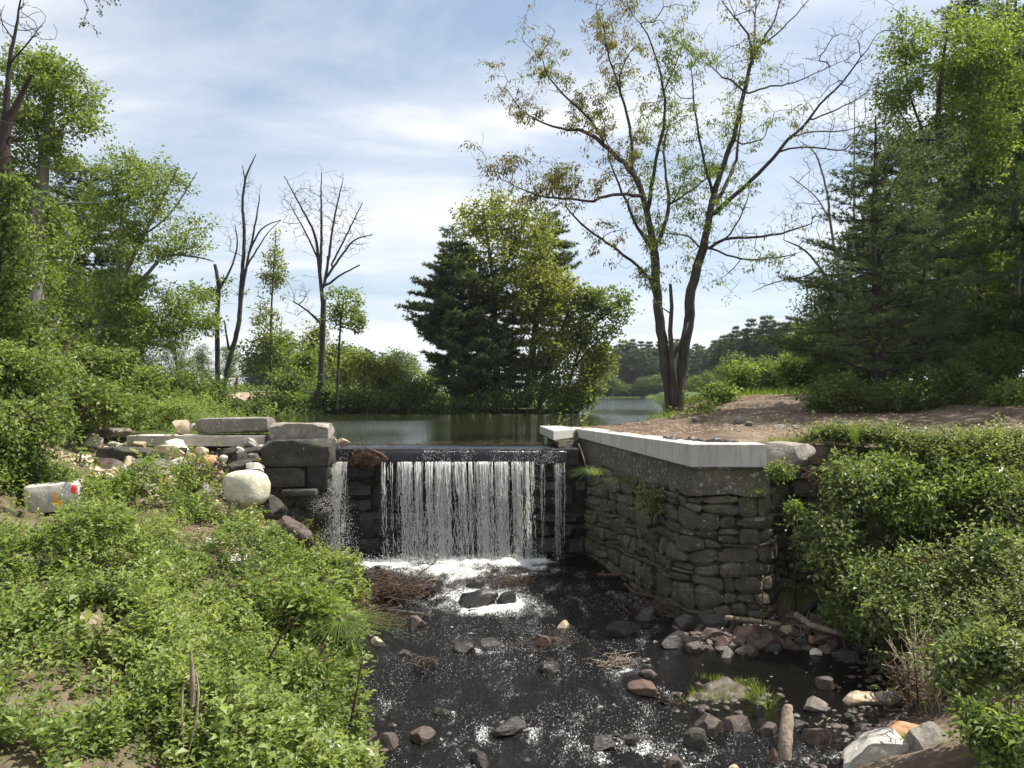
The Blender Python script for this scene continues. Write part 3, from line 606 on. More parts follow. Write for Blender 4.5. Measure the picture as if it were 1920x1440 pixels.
# -- rubble at the left
RB = [(316, 787, 349, 813, 17.9, 'tan', 'upright angular tan stone left of the long granite block'),
 (351, 794, 366, 807, 17.9, 'granitepale', 'small pale stone wedged between the angular stone and the long block'),
 (149, 818, 186, 841, 17.6, 'granitepale', 'blocky cream stone on the left of the rubble heap'),
 (115, 812, 148, 833, 17.9, 'granite', 'grey angular stone leftmost on top of the rubble heap'),
 (197, 828, 231, 840, 17.7, 'granitepale', 'flat pale stone between the cream block and the tan wedge'),
 (238, 823, 273, 843, 17.6, 'tan', 'tan wedge shaped stone in front of the concrete beam'),
 (265, 825, 299, 841, 17.8, 'greydark', 'round dark grey stone in front of the concrete beam'),
 (302, 823, 350, 858, 17.3, 'granitepale', 'bright white stone leaning behind the tan block'),
 (283, 834, 337, 860, 16.9, 'tan', 'square tan block in the middle of the rubble heap'),
 (364, 838, 388, 857, 17.0, 'tan', 'slanting tan stone under the right of the beam'),
 (369, 854, 404, 876, 16.7, 'orange', 'yellow tan stone above the leafy mound'),
 (405, 840, 445, 862, 17.2, 'greydark', 'dark rough stone under the beam near the abutment'),
 (224, 859, 253, 882, 16.5, 'tan', 'orange tan stone below the long dark slab'),
 (164, 861, 228, 897, 16.2, 'brown', 'reddish brown rock behind the young sumac leaves'),
 (234, 859, 318, 886, 16.3, 'granite', 'dark wedge stone with a mossy end below the tan block'),
 (220, 878, 303, 912, 15.7, 'granite', 'dome shaped grey stone with a pale lit top'),
 (209, 903, 303, 930, 15.3, 'granite', 'flat slab under the dome shaped stone'),
 (119, 854, 172, 866, 16.7, 'granitepale', 'thin pale slab at the left of the heap'),
 (134, 870, 176, 886, 16.2, 'tan', 'yellowish flat stone below the thin pale slab'),
 (0, 955, 42, 1005, 12.6, 'brown', 'brown rock at the left edge beside the painted block'),
 (176, 802, 240, 822, 18.2, 'granite', 'low weathered stone half buried behind the rubble heap'),
 (352, 866, 376, 885, 16.6, 'granite', 'small grey stone among leaves right of the dome stone'),
 (100, 836, 130, 850, 17.3, 'granite', 'small grey rock under leaves at the far left of the heap'),
 (310, 858, 345, 880, 16.4, 'granitepale', 'pale mottled stone beside the dark wedge stone'),
 (418, 862, 470, 885, 16.7, 'greydark', 'dark rock half under leaves beside the abutment blocks')]
for (a, b, c, d, y, k, lb) in RB: rock(a, b, c, d, M[k], lb, y, 'land', box=.5, sharp=.62, cuts=12)
rr0 = random.Random(5)
for i in range(34):
    u_ = rr0.uniform(112, 480); v_ = rr0.uniform(848, 930) - max(0, (u_ - 330) * .12); wd_ = rr0.uniform(14, 34); yy_ = 17.4 - (v_ - 845) * .026
    rock(u_, v_ - wd_ * rr0.uniform(.4, .7), u_ + wd_, v_, M[rr0.choice(['tan', 'granite', 'granitepale', 'granite', 'granitepale', 'greydark'])], 'small broken stone lying loose among the rubble heap on the left bank', yy_, 'land', sub=2, box=.5, sharp=.6, cuts=12, group='small loose stones in the rubble heap')
block(176, 841, 312, 866, 16.8, .6, M['greydark'], 'long dark slab with a lit top across the rubble heap', roll=.02, chip=.10, amp=.03)
rock(412, 884, 494, 946, M['boulder'], 'large rounded pale boulder in front of the abutment', 15.2, 'land', sharp=.92, box=.12, cuts=-3, depthf=.9, amp=.03)
rock(358, 905, 398, 945, M['granite'], 'grey rock behind leaves left of the pale boulder', 15.2, 'land')
# painted block: spray paint marks in its material
def painted():
    m, t, out = base_mat('painted_granite'); tc = t.nodes.new('ShaderNodeTexCoord'); v = tc.outputs['Object']
    a = noise(t, v, 5, 7, .65); b = noise(t, v, 18, 5, .7)
    col = ramp(t, a, [(.3, (.30, .28, .24)), (.7, (.55, .52, .47))])
    s = N(t, 'ShaderNodeSeparateXYZ'); t.links.new(v, s.inputs[0])
    def blob(x, z, rx, rz):
        dx = math_node(t, 'DIVIDE', math_node(t, 'SUBTRACT', s.outputs[0], x), rx); dz = math_node(t, 'DIVIDE', math_node(t, 'SUBTRACT', s.outputs[2], z), rz)
        d = math_node(t, 'ADD', math_node(t, 'MULTIPLY', dx, dx), math_node(t, 'MULTIPLY', dz, dz))
        return ramp(t, math_node(t, 'ADD', d, math_node(t, 'MULTIPLY', math_node(t, 'SUBTRACT', b, .5), 1.4)), [(.8, 1.0), (1.0, 0.0)])
    for bb in ((.06, .0, .03, .11), (.09, -.09, .08, .05)): col = mixc(t, blob(*bb), col, (.85, .36, .03))
    col = mixc(t, blob(.34, .10, .045, .085), col, (.75, .03, .04))
    p = N(t, 'ShaderNodeBsdfPrincipled', Roughness=.8); t.links.new(col, p.inputs['Base Color']); t.links.new(bump(t, math_node(t, 'ADD', a, b), .015), p.inputs['Normal'])
    t.links.new(p.outputs[0], out.inputs[0]); return m
block(40, 908, 134, 962, 13.3, .5, painted(), 'pale granite block sprayed with an orange mark and a red dot', yaw=.30, roll=-.12, chip=.05, seed=55)
# -- left waterside slabs
rock(489, 972, 586, 1014, M['brown'], 'flat brown ledge stone with a pale grained top left of the pool', 15.2, 'land', sharp=.6, box=.5, depthf=.6)
rock(497, 1008, 590, 1046, M['wet'], 'dark wet rock beneath the flat brown ledge stone', 15.2, 'land', sharp=.6)
rock(536, 1046, 592, 1090, M['red'], 'rusty red layered rock at the left of the pool', 14.6, 'land', sharp=.6)
rock(470, 930, 530, 975, M['greydark'], 'dark broken rock right of and below the pale boulder', 15.6, 'land')
rock(400, 1040, 462, 1072, M['granitepale'], 'pale flat stone in the bare patch of the left bank', None, 'land', sharp=.6)
rock(376, 1012, 420, 1036, M['granitepale'], 'small whitish stone above the bare patch of the left bank', None, 'land')
rock(592, 1404, 692, 1452, M['granitepale'], 'cream flat rock at the bottom edge beside the stream', 7.9, 'land', sharp=.65, box=.5)
rock(520, 1180, 556, 1204, M['granite'], 'grey stone showing between the bright leaves of the left bank', None, 'land')
rock(612, 1260, 636, 1282, M['red'], 'small reddish stone at the left waterline below the sedge', None)
rock(693, 1192, 721, 1214, M['tan'], 'tan stone at the left waterline beside the sedge', None)
rock(705, 1370, 745, 1401, M['brown'], 'long dark brown rock at the left waterline near the bottom', None, hf=.8)
rock(680, 1362, 706, 1384, M['brown'], 'small brown rock at the left waterline above the long one', None)
# -- stream rocks
ST = [(1377, 1166, 1433, 1200, 'red', 'angular reddish rock largest in the bank below the stone wall'),
 (1338, 1190, 1378, 1215, 'red', 'rounded rust coloured rock left of the angular reddish rock'),
 (1307, 1178, 1367, 1199, 'brown', 'long brown rock behind the rounded rust coloured rock'),
 (1350, 1210, 1380, 1234, 'granite', 'flat faced pale grey stone below the rust coloured rock'),
 (1287, 1200, 1322, 1225, 'brown', 'dark brown rock at the left of the stone bank'),
 (1380, 1212, 1402, 1229, 'brown', 'small wet stone right of the flat faced grey stone'),
 (1402, 1214, 1424, 1232, 'brown', 'small round brown stone under the forked stick'),
 (1465, 1170, 1496, 1189, 'tan', 'rounded tan stone right of the driftwood plank'),
 (1530, 1180, 1553, 1207, 'red', 'upright orange brown stone near the right logs'),
 (1517, 1189, 1533, 1206, 'orange', 'small bright orange stone left of the upright stone'),
 (1470, 1196, 1494, 1219, 'brown', 'mottled brown stone between the tan stone and the water'),
 (1494, 1200, 1516, 1216, 'greydark', 'grey stone beside the mottled brown stone'),
 (1521, 1215, 1543, 1228, 'granitepale', 'small white wet stone at the right waterline'),
 (1566, 1218, 1614, 1240, 'greydark', 'flat grey rock in dark water under the right bank'),
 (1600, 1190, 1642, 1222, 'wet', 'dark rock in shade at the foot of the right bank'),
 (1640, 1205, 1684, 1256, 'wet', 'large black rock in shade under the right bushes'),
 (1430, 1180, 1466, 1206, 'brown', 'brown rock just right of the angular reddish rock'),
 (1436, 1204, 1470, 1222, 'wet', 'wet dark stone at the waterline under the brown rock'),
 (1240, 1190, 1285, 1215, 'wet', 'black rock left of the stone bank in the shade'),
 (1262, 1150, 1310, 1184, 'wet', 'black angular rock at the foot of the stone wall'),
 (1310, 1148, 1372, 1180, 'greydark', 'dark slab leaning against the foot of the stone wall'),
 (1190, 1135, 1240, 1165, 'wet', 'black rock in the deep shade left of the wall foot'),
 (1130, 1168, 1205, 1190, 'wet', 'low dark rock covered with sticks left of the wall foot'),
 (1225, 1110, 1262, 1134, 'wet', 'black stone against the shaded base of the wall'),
 (1200, 1253, 1233, 1272, 'brown', 'small brown stone above the brown oval rock'),
 (1180, 1275, 1239, 1300, 'red', 'brown oval rock at midstream right'),
 (1150, 1228, 1172, 1246, 'brown', 'brown stone under dry sticks at midstream'),
 (1180, 1232, 1212, 1248, 'wet', 'wet black stone right of the dry sticks'),
 (1511, 1306, 1558, 1334, 'granite', 'flat triangular pale stone in the dark pool'),
 (1588, 1297, 1655, 1323, 'tan', 'long flat plank like stone in the dark pool'),
 (1581, 1336, 1604, 1352, 'greydark', 'small grey oval stone in the dark pool'),
 (1535, 1268, 1569, 1295, 'brown', 'brown stone with twigs behind the flat triangular stone'),
 (1307, 1333, 1361, 1382, 'brown', 'large brown rock below the grassy islet'),
 (1362, 1340, 1414, 1375, 'brown', 'blocky brown rock right of the large one below the islet'),
 (1283, 1362, 1328, 1400, 'greydark', 'smooth dark oval rock below the grassy islet'),
 (1414, 1316, 1438, 1350, 'wet', 'dark rock beneath the tall bright grass tuft'),
 (1428, 1355, 1460, 1384, 'brown', 'mottled rock just left of the standing log'),
 (1512, 1358, 1568, 1400, 'brown', 'large brown rock with twigs right of the standing log'),
 (1490, 1350, 1520, 1376, 'wet', 'dark rock between the standing log and the large brown rock'),
 (1441, 1396, 1461, 1432, 'red', 'reddish narrow stone at the foot of the standing log'),
 (1247, 1416, 1283, 1446, 'brown', 'brown rock cut by the bottom edge of the view'),
 (1368, 1434, 1392, 1450, 'tan', 'tan stone just showing at the bottom edge'),
 (762, 1152, 798, 1179, 'brown', 'brown rock with a pale wet top below the brush pile'),
 (1043, 1163, 1068, 1180, 'tan', 'small bright tan stone right of midstream'),
 (1003, 1187, 1035, 1210, 'brown', 'brown rock under weeds at midstream'),
 (1034, 1192, 1056, 1208, 'wet', 'small wet stone beside the weedy brown rock'),
 (1010, 1241, 1053, 1265, 'wet', 'lone dark oval rock at midstream'),
 (850, 1202, 888, 1224, 'wet', 'jagged dark rock left of midstream'),
 (893, 1201, 940, 1212, 'wet', 'thin dark stone just breaking the water at midstream'),
 (770, 1366, 816, 1388, 'brown', 'flat brown rock at the lower left of the stream'),
 (813, 1326, 842, 1343, 'greydark', 'small grey stone at the lower left of the stream'),
 (918, 1350, 990, 1378, 'wet', 'large dark sunken rock at the lower middle of the stream'),
 (1105, 1380, 1155, 1404, 'wet', 'wet dark rock at the bottom right of the rapids'),
 (1170, 1378, 1200, 1394, 'wet', 'low wet rock left of the smooth dark oval rock'),
 (853, 1100, 932, 1138, 'wet', 'large black boulder with foam spilling round it below the falls'),
 (930, 1106, 968, 1135, 'wet', 'pointed black rock at the right of the foaming boulder'),
 (788, 1088, 826, 1118, 'wet', 'black rock left of the foaming boulder'),
 (870, 1083, 908, 1104, 'wet', 'black rock behind the foaming boulder'),
 (744, 1216, 770, 1232, 'wet', 'dark stone with driftwood left of midstream'),
 (1240, 1300, 1262, 1318, 'wet', 'small wet stone at the left end of the grassy islet'),
 (880, 1410, 918, 1436, 'wet', 'dark rock at the bottom left of the rapids'),
 (1552, 1196, 1574, 1216, 'brown', 'brown stone below the long right log'),
 (1572, 1180, 1600, 1204, 'greydark', 'grey stone under the end of the long right log')]
for (a, b, c, d, k, lb) in ST: rock(a, b, c, d, M[k], lb, depthf=.75, sharp=.66 if k in ('red', 'tan', 'granite') else .74)
rock(1580, 1390, 1714, 1470, M['granitepale'], 'big white angular rock at the bottom right', 8.3, 'land', sharp=.62, box=.6, depthf=.8)
rock(1714, 1366, 1802, 1470, M['granite'], 'tall grey boulder right of the big white rock', 8.2, 'land', sharp=.7, box=.4, depthf=.8)
rock(1663, 1364, 1735, 1384, M['orange'], 'flat orange stone behind the big white rock', 9.0, 'land', sharp=.7, box=.4)
rock(1650, 1300, 1700, 1330, M['brown'], 'brown rock half hidden at the right waterline', 9.9, 'land')
rock(1672, 1150, 1720, 1200, M['wet'], 'black rock deep under the right bushes', 12.3, 'land')
rock(1880, 1190, 1925, 1240, M['granite'], 'grey rock at the right edge among the bushes', 9.8, 'land')
rock(1745, 1250, 1795, 1285, M['granite'], 'grey rock behind the pale leaved sapling', 9.3, 'land')
rock(1812, 1195, 1858, 1225, M['granite'], 'grey rock in the gap under the right bushes', 10.2, 'land')
rock(1425, 820, 1537, 895, M['granite'], 'broad flat grey boulder behind the end of the concrete cap', 13.7, 'land', sharp=.72, box=.5, depthf=.9, hf=.85, tilt=.04)
# stones on the dirt plateau
for (a, b, c, d, lb) in [(1378, 780, 1398, 795, 'small white pointed stone on the dirt mound'), (1398, 790, 1412, 800, 'small pale stone right of the pointed one on the dirt'),
        (1298, 782, 1311, 791, 'white stone beside the leafy bush on the dirt'), (1452, 796, 1475, 806, 'flat grey stone on the dirt in front of the mound'),
        (1486, 796, 1504, 806, 'grey stone on the dirt right of the flat one'), (1574, 788, 1592, 798, 'round grey stone on the dirt below the big pine'),
        (1657, 787, 1672, 798, 'small grey stone on the dirt nearest the tree shade'), (1650, 806, 1664, 815, 'small grey stone at the front of the dirt near the grass tuft'),
        (1534, 798, 1552, 808, 'brownish stone in the middle of the dirt')]:
    rock(a, b, c, d, M['granite'], lb, None, 'land', sub=2)
rock(614, 817, 632, 836, M['granite'], 'small mossy stone at the left end of the dam crest', 17.75, 'land')
rock(631, 822, 655, 838, M['tan'], 'small yellow tan stone on the dam crest', 17.85, 'land')

# ------------------------------------------------------------------ falling water
def fall_curve(t, x, j=0.0):
    """t 0..1 from lip edge down to the pool"""
    z = -.33 - 2.13 * t; y = 17.93 - .42 * np.sqrt(np.clip(t, 0, 1)) + j
    return np.stack([x + 0 * z, y, z], -1)
def lip():
    xs = np.concatenate([np.linspace(-4.02, 1.22, 150)]); prof = [(18.98, -.004), (18.5, -.006), (18.25, -.015), (18.1, -.045), (18.01, -.10), (17.955, -.18), (17.935, -.27), (17.925, -.36)]
    V = []
    for (y, z) in prof:
        k = min(1, max(0, (-.004 - z) / .3)); e = fbm(P3(xs * 3.0, xs * 0 + z * 2), 3, 91) * .03 * k + fbm(P3(xs * 11, xs * 0 + z * 3), 2, 92) * .012 * k
        zz2 = z + (0.05 * fbm(P3(xs * 4, 0 * xs), 2, 95) if z < -.3 else 0); V.append(np.stack([xs, y - e + 0 * xs, zz2 + 0 * xs], -1))
    V = np.array(V).reshape(-1, 3); Q = grid_faces(len(xs), len(prof))
    # leave gaps where the brush pile parts the sheet
    cxs = V[Q].mean(1)[:, 0]; low = V[Q].mean(1)[:, 2] < -.06
    Q = Q[~(low & (cxs > -3.62) & (cxs < -2.95))]
    return mesh_np('lip', V, Q)
def lip_mat():
    m, t, out = base_mat('sheet_water'); v = coords(t, world=True)
    mp = N(t, 'ShaderNodeMapping'); mp.inputs['Scale'].default_value = (3.5, 1, .5); t.links.new(v, mp.inputs[0])
    a = noise(t, mp.outputs[0], 5, 4, .6); n = noise(t, mp.outputs[0], 22, 4, .7)
    col = mixc(t, ramp(t, n, [(.70, 0.0), (.78, .8)]), (.008, .009, .011), (.7, .7, .7))
    p = N(t, 'ShaderNodeBsdfPrincipled', Roughness=.12, IOR=1.33); t.links.new(col, p.inputs['Base Color']); p.inputs['Specular IOR Level'].default_value = .7
    t.links.new(bump(t, a, .03), p.inputs['Normal']); t.links.new(p.outputs[0], out.inputs[0]); return m
M['lip'] = lip_mat()
def white_water():
    m, t, out = base_mat('white_water'); p = N(t, 'ShaderNodeBsdfPrincipled', Roughness=.25); p.inputs['Base Color'].default_value = (.92, .92, .90, 1)
    tr = t.nodes.new('ShaderNodeBsdfTranslucent'); tr.inputs[0].default_value = (.9, .9, .88, 1)
    mx = N(t, 'ShaderNodeMixShader', Fac=.5); t.links.new(p.outputs[0], mx.inputs[1]); t.links.new(tr.outputs[0], mx.inputs[2]); t.links.new(mx.outputs[0], out.inputs[0]); return m
M['white'] = white_water()
wf = thing('waterfall', 'white curtain of falling water spilling over the dark dam crest', 'waterfall', (-1.2, 17.8, -2.45))
wf['kind'] = 'structure'; del wf['category']; del wf['label']
obj('lip_sheet', lip(), M['lip'], wf)
rg = np.random.default_rng(5)
def drops(mb, P, s, stretch):
    n = len(P); T = np.array([[1, 0, -.4], [-.5, .87, -.4], [-.5, -.87, -.4], [0, 0, 1.]]); 
    a = rg.uniform(0, 6.3, n); ca, sa = np.cos(a), np.sin(a); Rm = np.zeros((n, 3, 3)); Rm[:, 0, 0] = ca; Rm[:, 0, 1] = -sa; Rm[:, 1, 0] = sa; Rm[:, 1, 1] = ca; Rm[:, 2, 2] = 1
    tl = rg.normal(0, .5, (n, 2)); Tt = T[None] * np.stack([s, s, s * stretch], -1)[:, None]; V = np.einsum('nij,nkj->nki', Rm, Tt); V[:, 3, :2] += tl * s[:, None]
    V += P[:, None]; b = np.arange(n)[:, None, None] * 4; Fc = np.array([[0, 1, 3], [1, 2, 3], [2, 0, 3], [1, 0, 2]])[None] + b
    mb.add(V.reshape(-1, 3), None, Fc.reshape(-1, 3), .5)
# strands
st = MB(); dr = MB()
def dens(x):
    return dens0(x) * np.clip(.7 + 1.9 * fbm(P3(x * 15, 0 * x + 3), 2, 62), .1, 1.5)
def dens0(x):
    d = ss((x + 3.0) / .22) * ss((.52 - x) / .26); d = d * (.62 + .38 * ss((x + 2.3) / .5)) * (1 - .35 * ss((x - .05) / .4)) ; return d * np.clip(.78 + 1.7 * fbm(P3(x * 4.6, 0 * x), 3, 61), .05, 1.5)
cands = rg.uniform(-2.98, .5, 2300); dv = dens(cands); xs = cands[rg.uniform(0, 1.15, len(cands)) < dv]
def beads(n, t, amt):
    q = fbm(P3(np.linspace(0, n * .45, n) + rg.uniform(0, 99), np.zeros(n)), 2, 5) * 2.2; return np.clip(1 - amt * (.35 + .65 * t) * (.55 - q), .0, 2.6)
for x in xs:
    t0 = max(0, rg.normal(0, .03)); t1 = 1.0; mode = rg.random()
    if mode < .35: t1 = rg.uniform(.08, .35)
    elif mode < .62: t0 = rg.uniform(.05, .8); t1 = min(1, t0 + rg.uniform(.06, .3))
    n = max(5, int((t1 - t0) * 72)); t = np.linspace(t0, t1, n)
    xx = x * (1 - .03 * t) + .05 * t + rg.normal(0, .02) * t + np.cumsum(rg.normal(0, .0055, n)) * np.sqrt(t + .03) + .012 * np.sin(t * rg.uniform(25, 70) + rg.uniform(0, 6)) * t
    P = fall_curve(t, xx, rg.normal(0, .035)); r = (.0045 + .005 * rg.random()) * (1.15 - .35 * t) * beads(n, t, 1.0 if mode > .35 else .4)
    st.tube(P, r + .0004, 3, cap=False)
n = 26000; x = rg.uniform(-3.0, .55, n); k = rg.uniform(0, 1.1, n) < dens(x) * (.5 + .9 * ss(fbm(P3(x * 9, 0 * x), 2, 8) + .5)); x = x[k]; t = rg.uniform(0, 1, len(x)) ** .7
P = fall_curve(t, x + rg.normal(0, .03, len(x)) * t + .05 * t, 0); P[:, 1] += rg.normal(0, .05, len(x))
drops(dr, P, rg.uniform(.0035, .0105, len(x)), rg.uniform(.8, 2.6, len(x)))
# left fall: strikes a ledge and scatters
for i in range(75):
    x0 = rg.uniform(-4.12, -3.66); n = 60; t = np.linspace(0, rg.uniform(.25, 1), n); xx = x0 + rg.normal(0, .02) + np.cumsum(rg.normal(0, .007, n)) + (-.05 - (x0 + 3.9)*.3) * ss(t / .5) + rg.normal(0, .14) * t
    st.tube(fall_curve(t, xx, rg.normal(0, .04)), (.0045 + .005 * rg.random()) * beads(n, t, 1.1) + .0003, 3, cap=False)
n = 5200; t = rg.uniform(0, 1, n); x = -3.87 + rg.normal(0, 1, n) * (.07 + .20 * t) + .06 * t; P = fall_curve(t, x, 0); P[:, 1] += rg.normal(0, .12, n) - .1; drops(dr, P, rg.uniform(.003, .008, n), rg.uniform(1, 2.5, n))
n = 500; P = np.stack([-4.15 + rg.normal(0, .12, n), 17.3 + rg.normal(0, .12, n), -1.15 + rg.normal(0, .10, n)], -1); drops(dr, P, rg.uniform(.003, .007, n), rg.uniform(1, 2, n))
# thin right fall and the dribbles beside it
for i in range(26):
    x0 = rg.choice([1.0, 1.03, .98, 1.01, 1.12, .66]) + rg.normal(0, .025); n = 34; t = np.linspace(0, rg.uniform(.4, 1), n)
    st.tube(fall_curve(t, x0 + np.cumsum(rg.normal(0, .004, n)), .05), .0032 * np.clip(.8 + rg.normal(0, .5, n), .1, 2), 3, cap=False)
n = 900; t = rg.uniform(0, 1, n); P = fall_curve(t, 1.02 + rg.normal(0, .06, n), .05); drops(dr, P, rg.uniform(.003, .006, n), rg.uniform(1, 2.5, n))
n = 260; x = rg.uniform(.45, .75, n); t = rg.uniform(0, 1, n) ** 1.3; P = fall_curve(t, x, .03); drops(dr, P, rg.uniform(.003, .006, n), rg.uniform(1, 2.5, n))
# drips on the dark lip
n = 900; x = rg.choice([-1.9, -1.5, -1.0, .1, .45, .75, .9, -.35, -3.9], n) + rg.normal(0, .10, n); z = -rg.uniform(.03, .36, n); P = np.stack([x, 17.90 + .0 * x + (z + .2) * .08, z], -1); drops(dr, P, rg.uniform(.003, .007, n), rg.uniform(1, 2.5, n))
# splash above the pool
n = 7000; x = rg.uniform(-4.2, .75, n); z = -2.46 + np.abs(rg.normal(0, .09, n)); P = np.stack([x, 17.35 + rg.normal(0, .22, n), z], -1)
k = rg.uniform(0, 1, n) < (.25 + .75 * ss((x + 3.1) / .5)); drops(dr, P[k], rg.uniform(.004, .011, k.sum()), rg.uniform(.6, 1.6, k.sum()))
# white flecks on the stream: splash drops that also stand in for sun glints
n = 12000; x = rg.uniform(-2.2, 3.5, n); y = rg.uniform(8.5, 16.5, n); q = fbm(P3(x * 1.3, y * 1.3), 3, 44) + .35 * np.exp(-((x + .5) / 1.1) ** 2 - ((y - 15) / .9) ** 2) + .15 * np.exp(-((x - 1.2) / 1.5) ** 2 - ((y - 9.2) / 1.2) ** 2)
k = (q > .02) & (x > left(y) + .15) & (x < right(y) - .2) & ~((x > 2.0) & (y > 9.8))
x, y = x[k], y[k]; drops(dr, np.stack([x, y, zs(y) + .015 + np.abs(rg.normal(0, .012, len(x)))], -1), rg.uniform(.0022, .0062, len(x)), rg.uniform(.5, 1.2, len(x)))
obj('water_strands', st.mesh('strands'), M['white'], wf, kind='stuff'); obj('water_drops', dr.mesh('drops', False), M['white'], wf, kind='stuff')
reparent(wf)

# ------------------------------------------------------------------ tree builders
def patch(q, s): return float(fbm(np.array([[q[0] * .8, q[1] * .8, q[2] * .8]]), 2, s)[0])
class Skel:
    def __init__(s, seed): s.p = np.zeros((60000, 3)); s.n = 0; s.par = []; s.g = []; s.rng = np.random.default_rng(seed); s.tips = []; s.bend = 1.0
    def path(s, pts, parent=-1, g=0.0):
        ids = []; gg = np.broadcast_to(np.asarray(g, float), (len(pts),))
        for q, r in zip(pts, gg): s.p[s.n] = q; s.par.append(parent); s.g.append(r); parent = s.n; ids.append(s.n); s.n += 1
        return ids
    def trace(s, pts, root=None, jit=.0):
        """pts (x, y, z, radius); densified with a little wander; starts at the nearest existing node"""
        A = np.array(pts, float); out = [A[0]]
        for i in range(len(A) - 1):
            L = np.linalg.norm(A[i + 1, :3] - A[i, :3]); k = max(1, int(L / .22))
            p0 = A[max(i - 1, 0)]; p3 = A[min(i + 2, len(A) - 1)]
            for j in range(1, k + 1):
                t = j / k; q = .5 * ((2 * A[i]) + (-p0 + A[i + 1]) * t + (2 * p0 - 5 * A[i] + 4 * A[i + 1] - p3) * t * t + (-p0 + 3 * A[i] - 3 * A[i + 1] + p3) * t ** 3)
                q = q.copy(); q[:3] += s.rng.normal(0, jit, 3); out.append(q)
        out = np.array(out)
        if s.n:
            d = np.linalg.norm(s.p[:s.n] - out[0, :3], axis=1); par = int(np.argmin(d)); out = out[1:]
        else: par = -1
        return s.path(out[:, :3], par, np.clip(out[:, 3], .002, None))
    def attach(s, T, step=.25, up=.35, pen=.8, lo=0, curl=.15):
        P = s.p[lo:s.n]; v = T - P; d = np.linalg.norm(v, axis=1); cost = d + pen * np.clip(P[:, 2] - T[2] + .25 * d, 0, None)
        i = int(np.argmin(cost)) + lo; a = s.p[i]; D = np.linalg.norm(T - a)
        if D < .03: return
        pr = s.par[i]; dd = (a - s.p[pr]) if pr >= 0 else np.array([0, 0, 1.]); dd = dd / (np.linalg.norm(dd) + 1e-9)
        c = a + dd * D * .30 * s.bend + (T - a) * (.25 + .2 * (1 - s.bend)) + np.array([0, 0, up * D * .25 * s.bend]); k = max(2, int(D / step)); pts = []
        for j in range(1, k + 1):
            t = j / k; q = (1 - t) ** 2 * a + 2 * t * (1 - t) * c + t * t * T
            if j < k: q = q + s.rng.normal(0, D * .03 + .008, 3)
            pts.append(q)
        ids = s.path(pts, i); s.tips.append(ids)
    def radii(s, r0, ex=2.3):
        r = np.zeros(s.n); ch = np.zeros(s.n)
        for i in range(s.n - 1, -1, -1):
            r[i] = max(ch[i] ** (1 / ex) if ch[i] > 0 else r0, r0)
            if s.par[i] >= 0: ch[s.par[i]] += r[i] ** ex
        g = np.array(s.g); return np.where(g > 0, np.maximum(g, np.minimum(r, g * 1.15)), r)
    def tubes(s, mb, r, k0=7):
        kids = [[] for _ in range(s.n)]
        for i in range(s.n):
            if s.par[i] >= 0: kids[s.par[i]].append(i)
        starts = [i for i in range(s.n) if s.par[i] < 0]
        while starts:
            i = starts.pop(); ch = []; 
            if s.par[i] >= 0: ch.append(s.par[i])
            first = i
            while True:
                ch.append(i); K = kids[i]
                if not K: break
                K = sorted(K, key=lambda q: -r[q]); starts += K[1:]; i = K[0]
            rad = r[ch].copy(); 
            if s.par[first] >= 0: rad[0] = min(rad[0], r[first] * 1.15)
            if rad.max() > .06: kk = k0
            elif rad.max() > .02: kk = 5
            else: kk = 3
            if len(ch) > 1: mb.tube(s.p[ch], rad, kk, cap=False)
def sample_ell(rng, E, n):
    """E: list of (centre, radii, weight)"""
    wt = np.array([e[2] for e in E], float); wt /= wt.sum(); out = []
    for e, c in zip(E, rng.multinomial(n, wt)):
        d = unit(rng.normal(size=(c, 3))); r = rng.uniform(0, 1, (c, 1)) ** .42 * rng.uniform(.75, 1.22, (c, 1)); out.append(np.array(e[0]) + d * r * np.array(e[1]))
    out = np.concatenate(out); return out[rng.permutation(len(out))]
def EL(u, v, ru, rv, y, rd=None, wt=None):
    c = at(u, v, y); k = y / F; return ((c.x, c.y, c.z), (ru * k, (rd if rd else ru * k * .85), rv * k), wt if wt else ru * rv)
def foliage(mb, sk, r, rng, per, rad, L, W, droop=.2, tintspread=.22, tintf=None, along=True, keep=None, gaps=1.3):
    C_, D_, T_ = [], [], []
    for ids in sk.tips:
        if keep is not None and not keep(sk.p[ids[-1]]): continue
        if gaps and patch(sk.p[ids[-1]] * gaps, 33) < -.13: continue
        pts = sk.p[ids[-3:]] if along else sk.p[ids[-1:]]; n = per; b = pts[rng.integers(0, len(pts), n)]
        q = rng.normal(0, rad, (n, 3)) * np.array([1, 1, .7]); C_.append(b + q); d = q + rng.normal(0, rad * .5, (n, 3)); d[:, 2] -= droop * rad; D_.append(d)
        tb = (tintf(sk.p[ids[-1]]) if tintf else .5) + rng.normal(0, tintspread * .7); T_.append(np.clip(tb + rng.normal(0, tintspread, n), 0, 1))
    if not C_: return
    C_ = np.concatenate(C_); D_ = np.concatenate(D_); T_ = np.concatenate(T_); n = len(C_); nn = rng.normal(0, .55, (n, 3)); nn[:, 2] += .8
    sc = rng.uniform(.6, 1.25, n); leaves(mb, C_, D_, nn, L * sc, W * sc, T_)
def px_line(pts, y):
    out = []
    for q in pts:
        dy = q[3] if len(q) > 3 else 0; p = at(q[0], q[1], y + dy); out.append((p.x, p.y, p.z, q[2] * .5 / F * (y + dy)))
    return out
DENS = 1.45
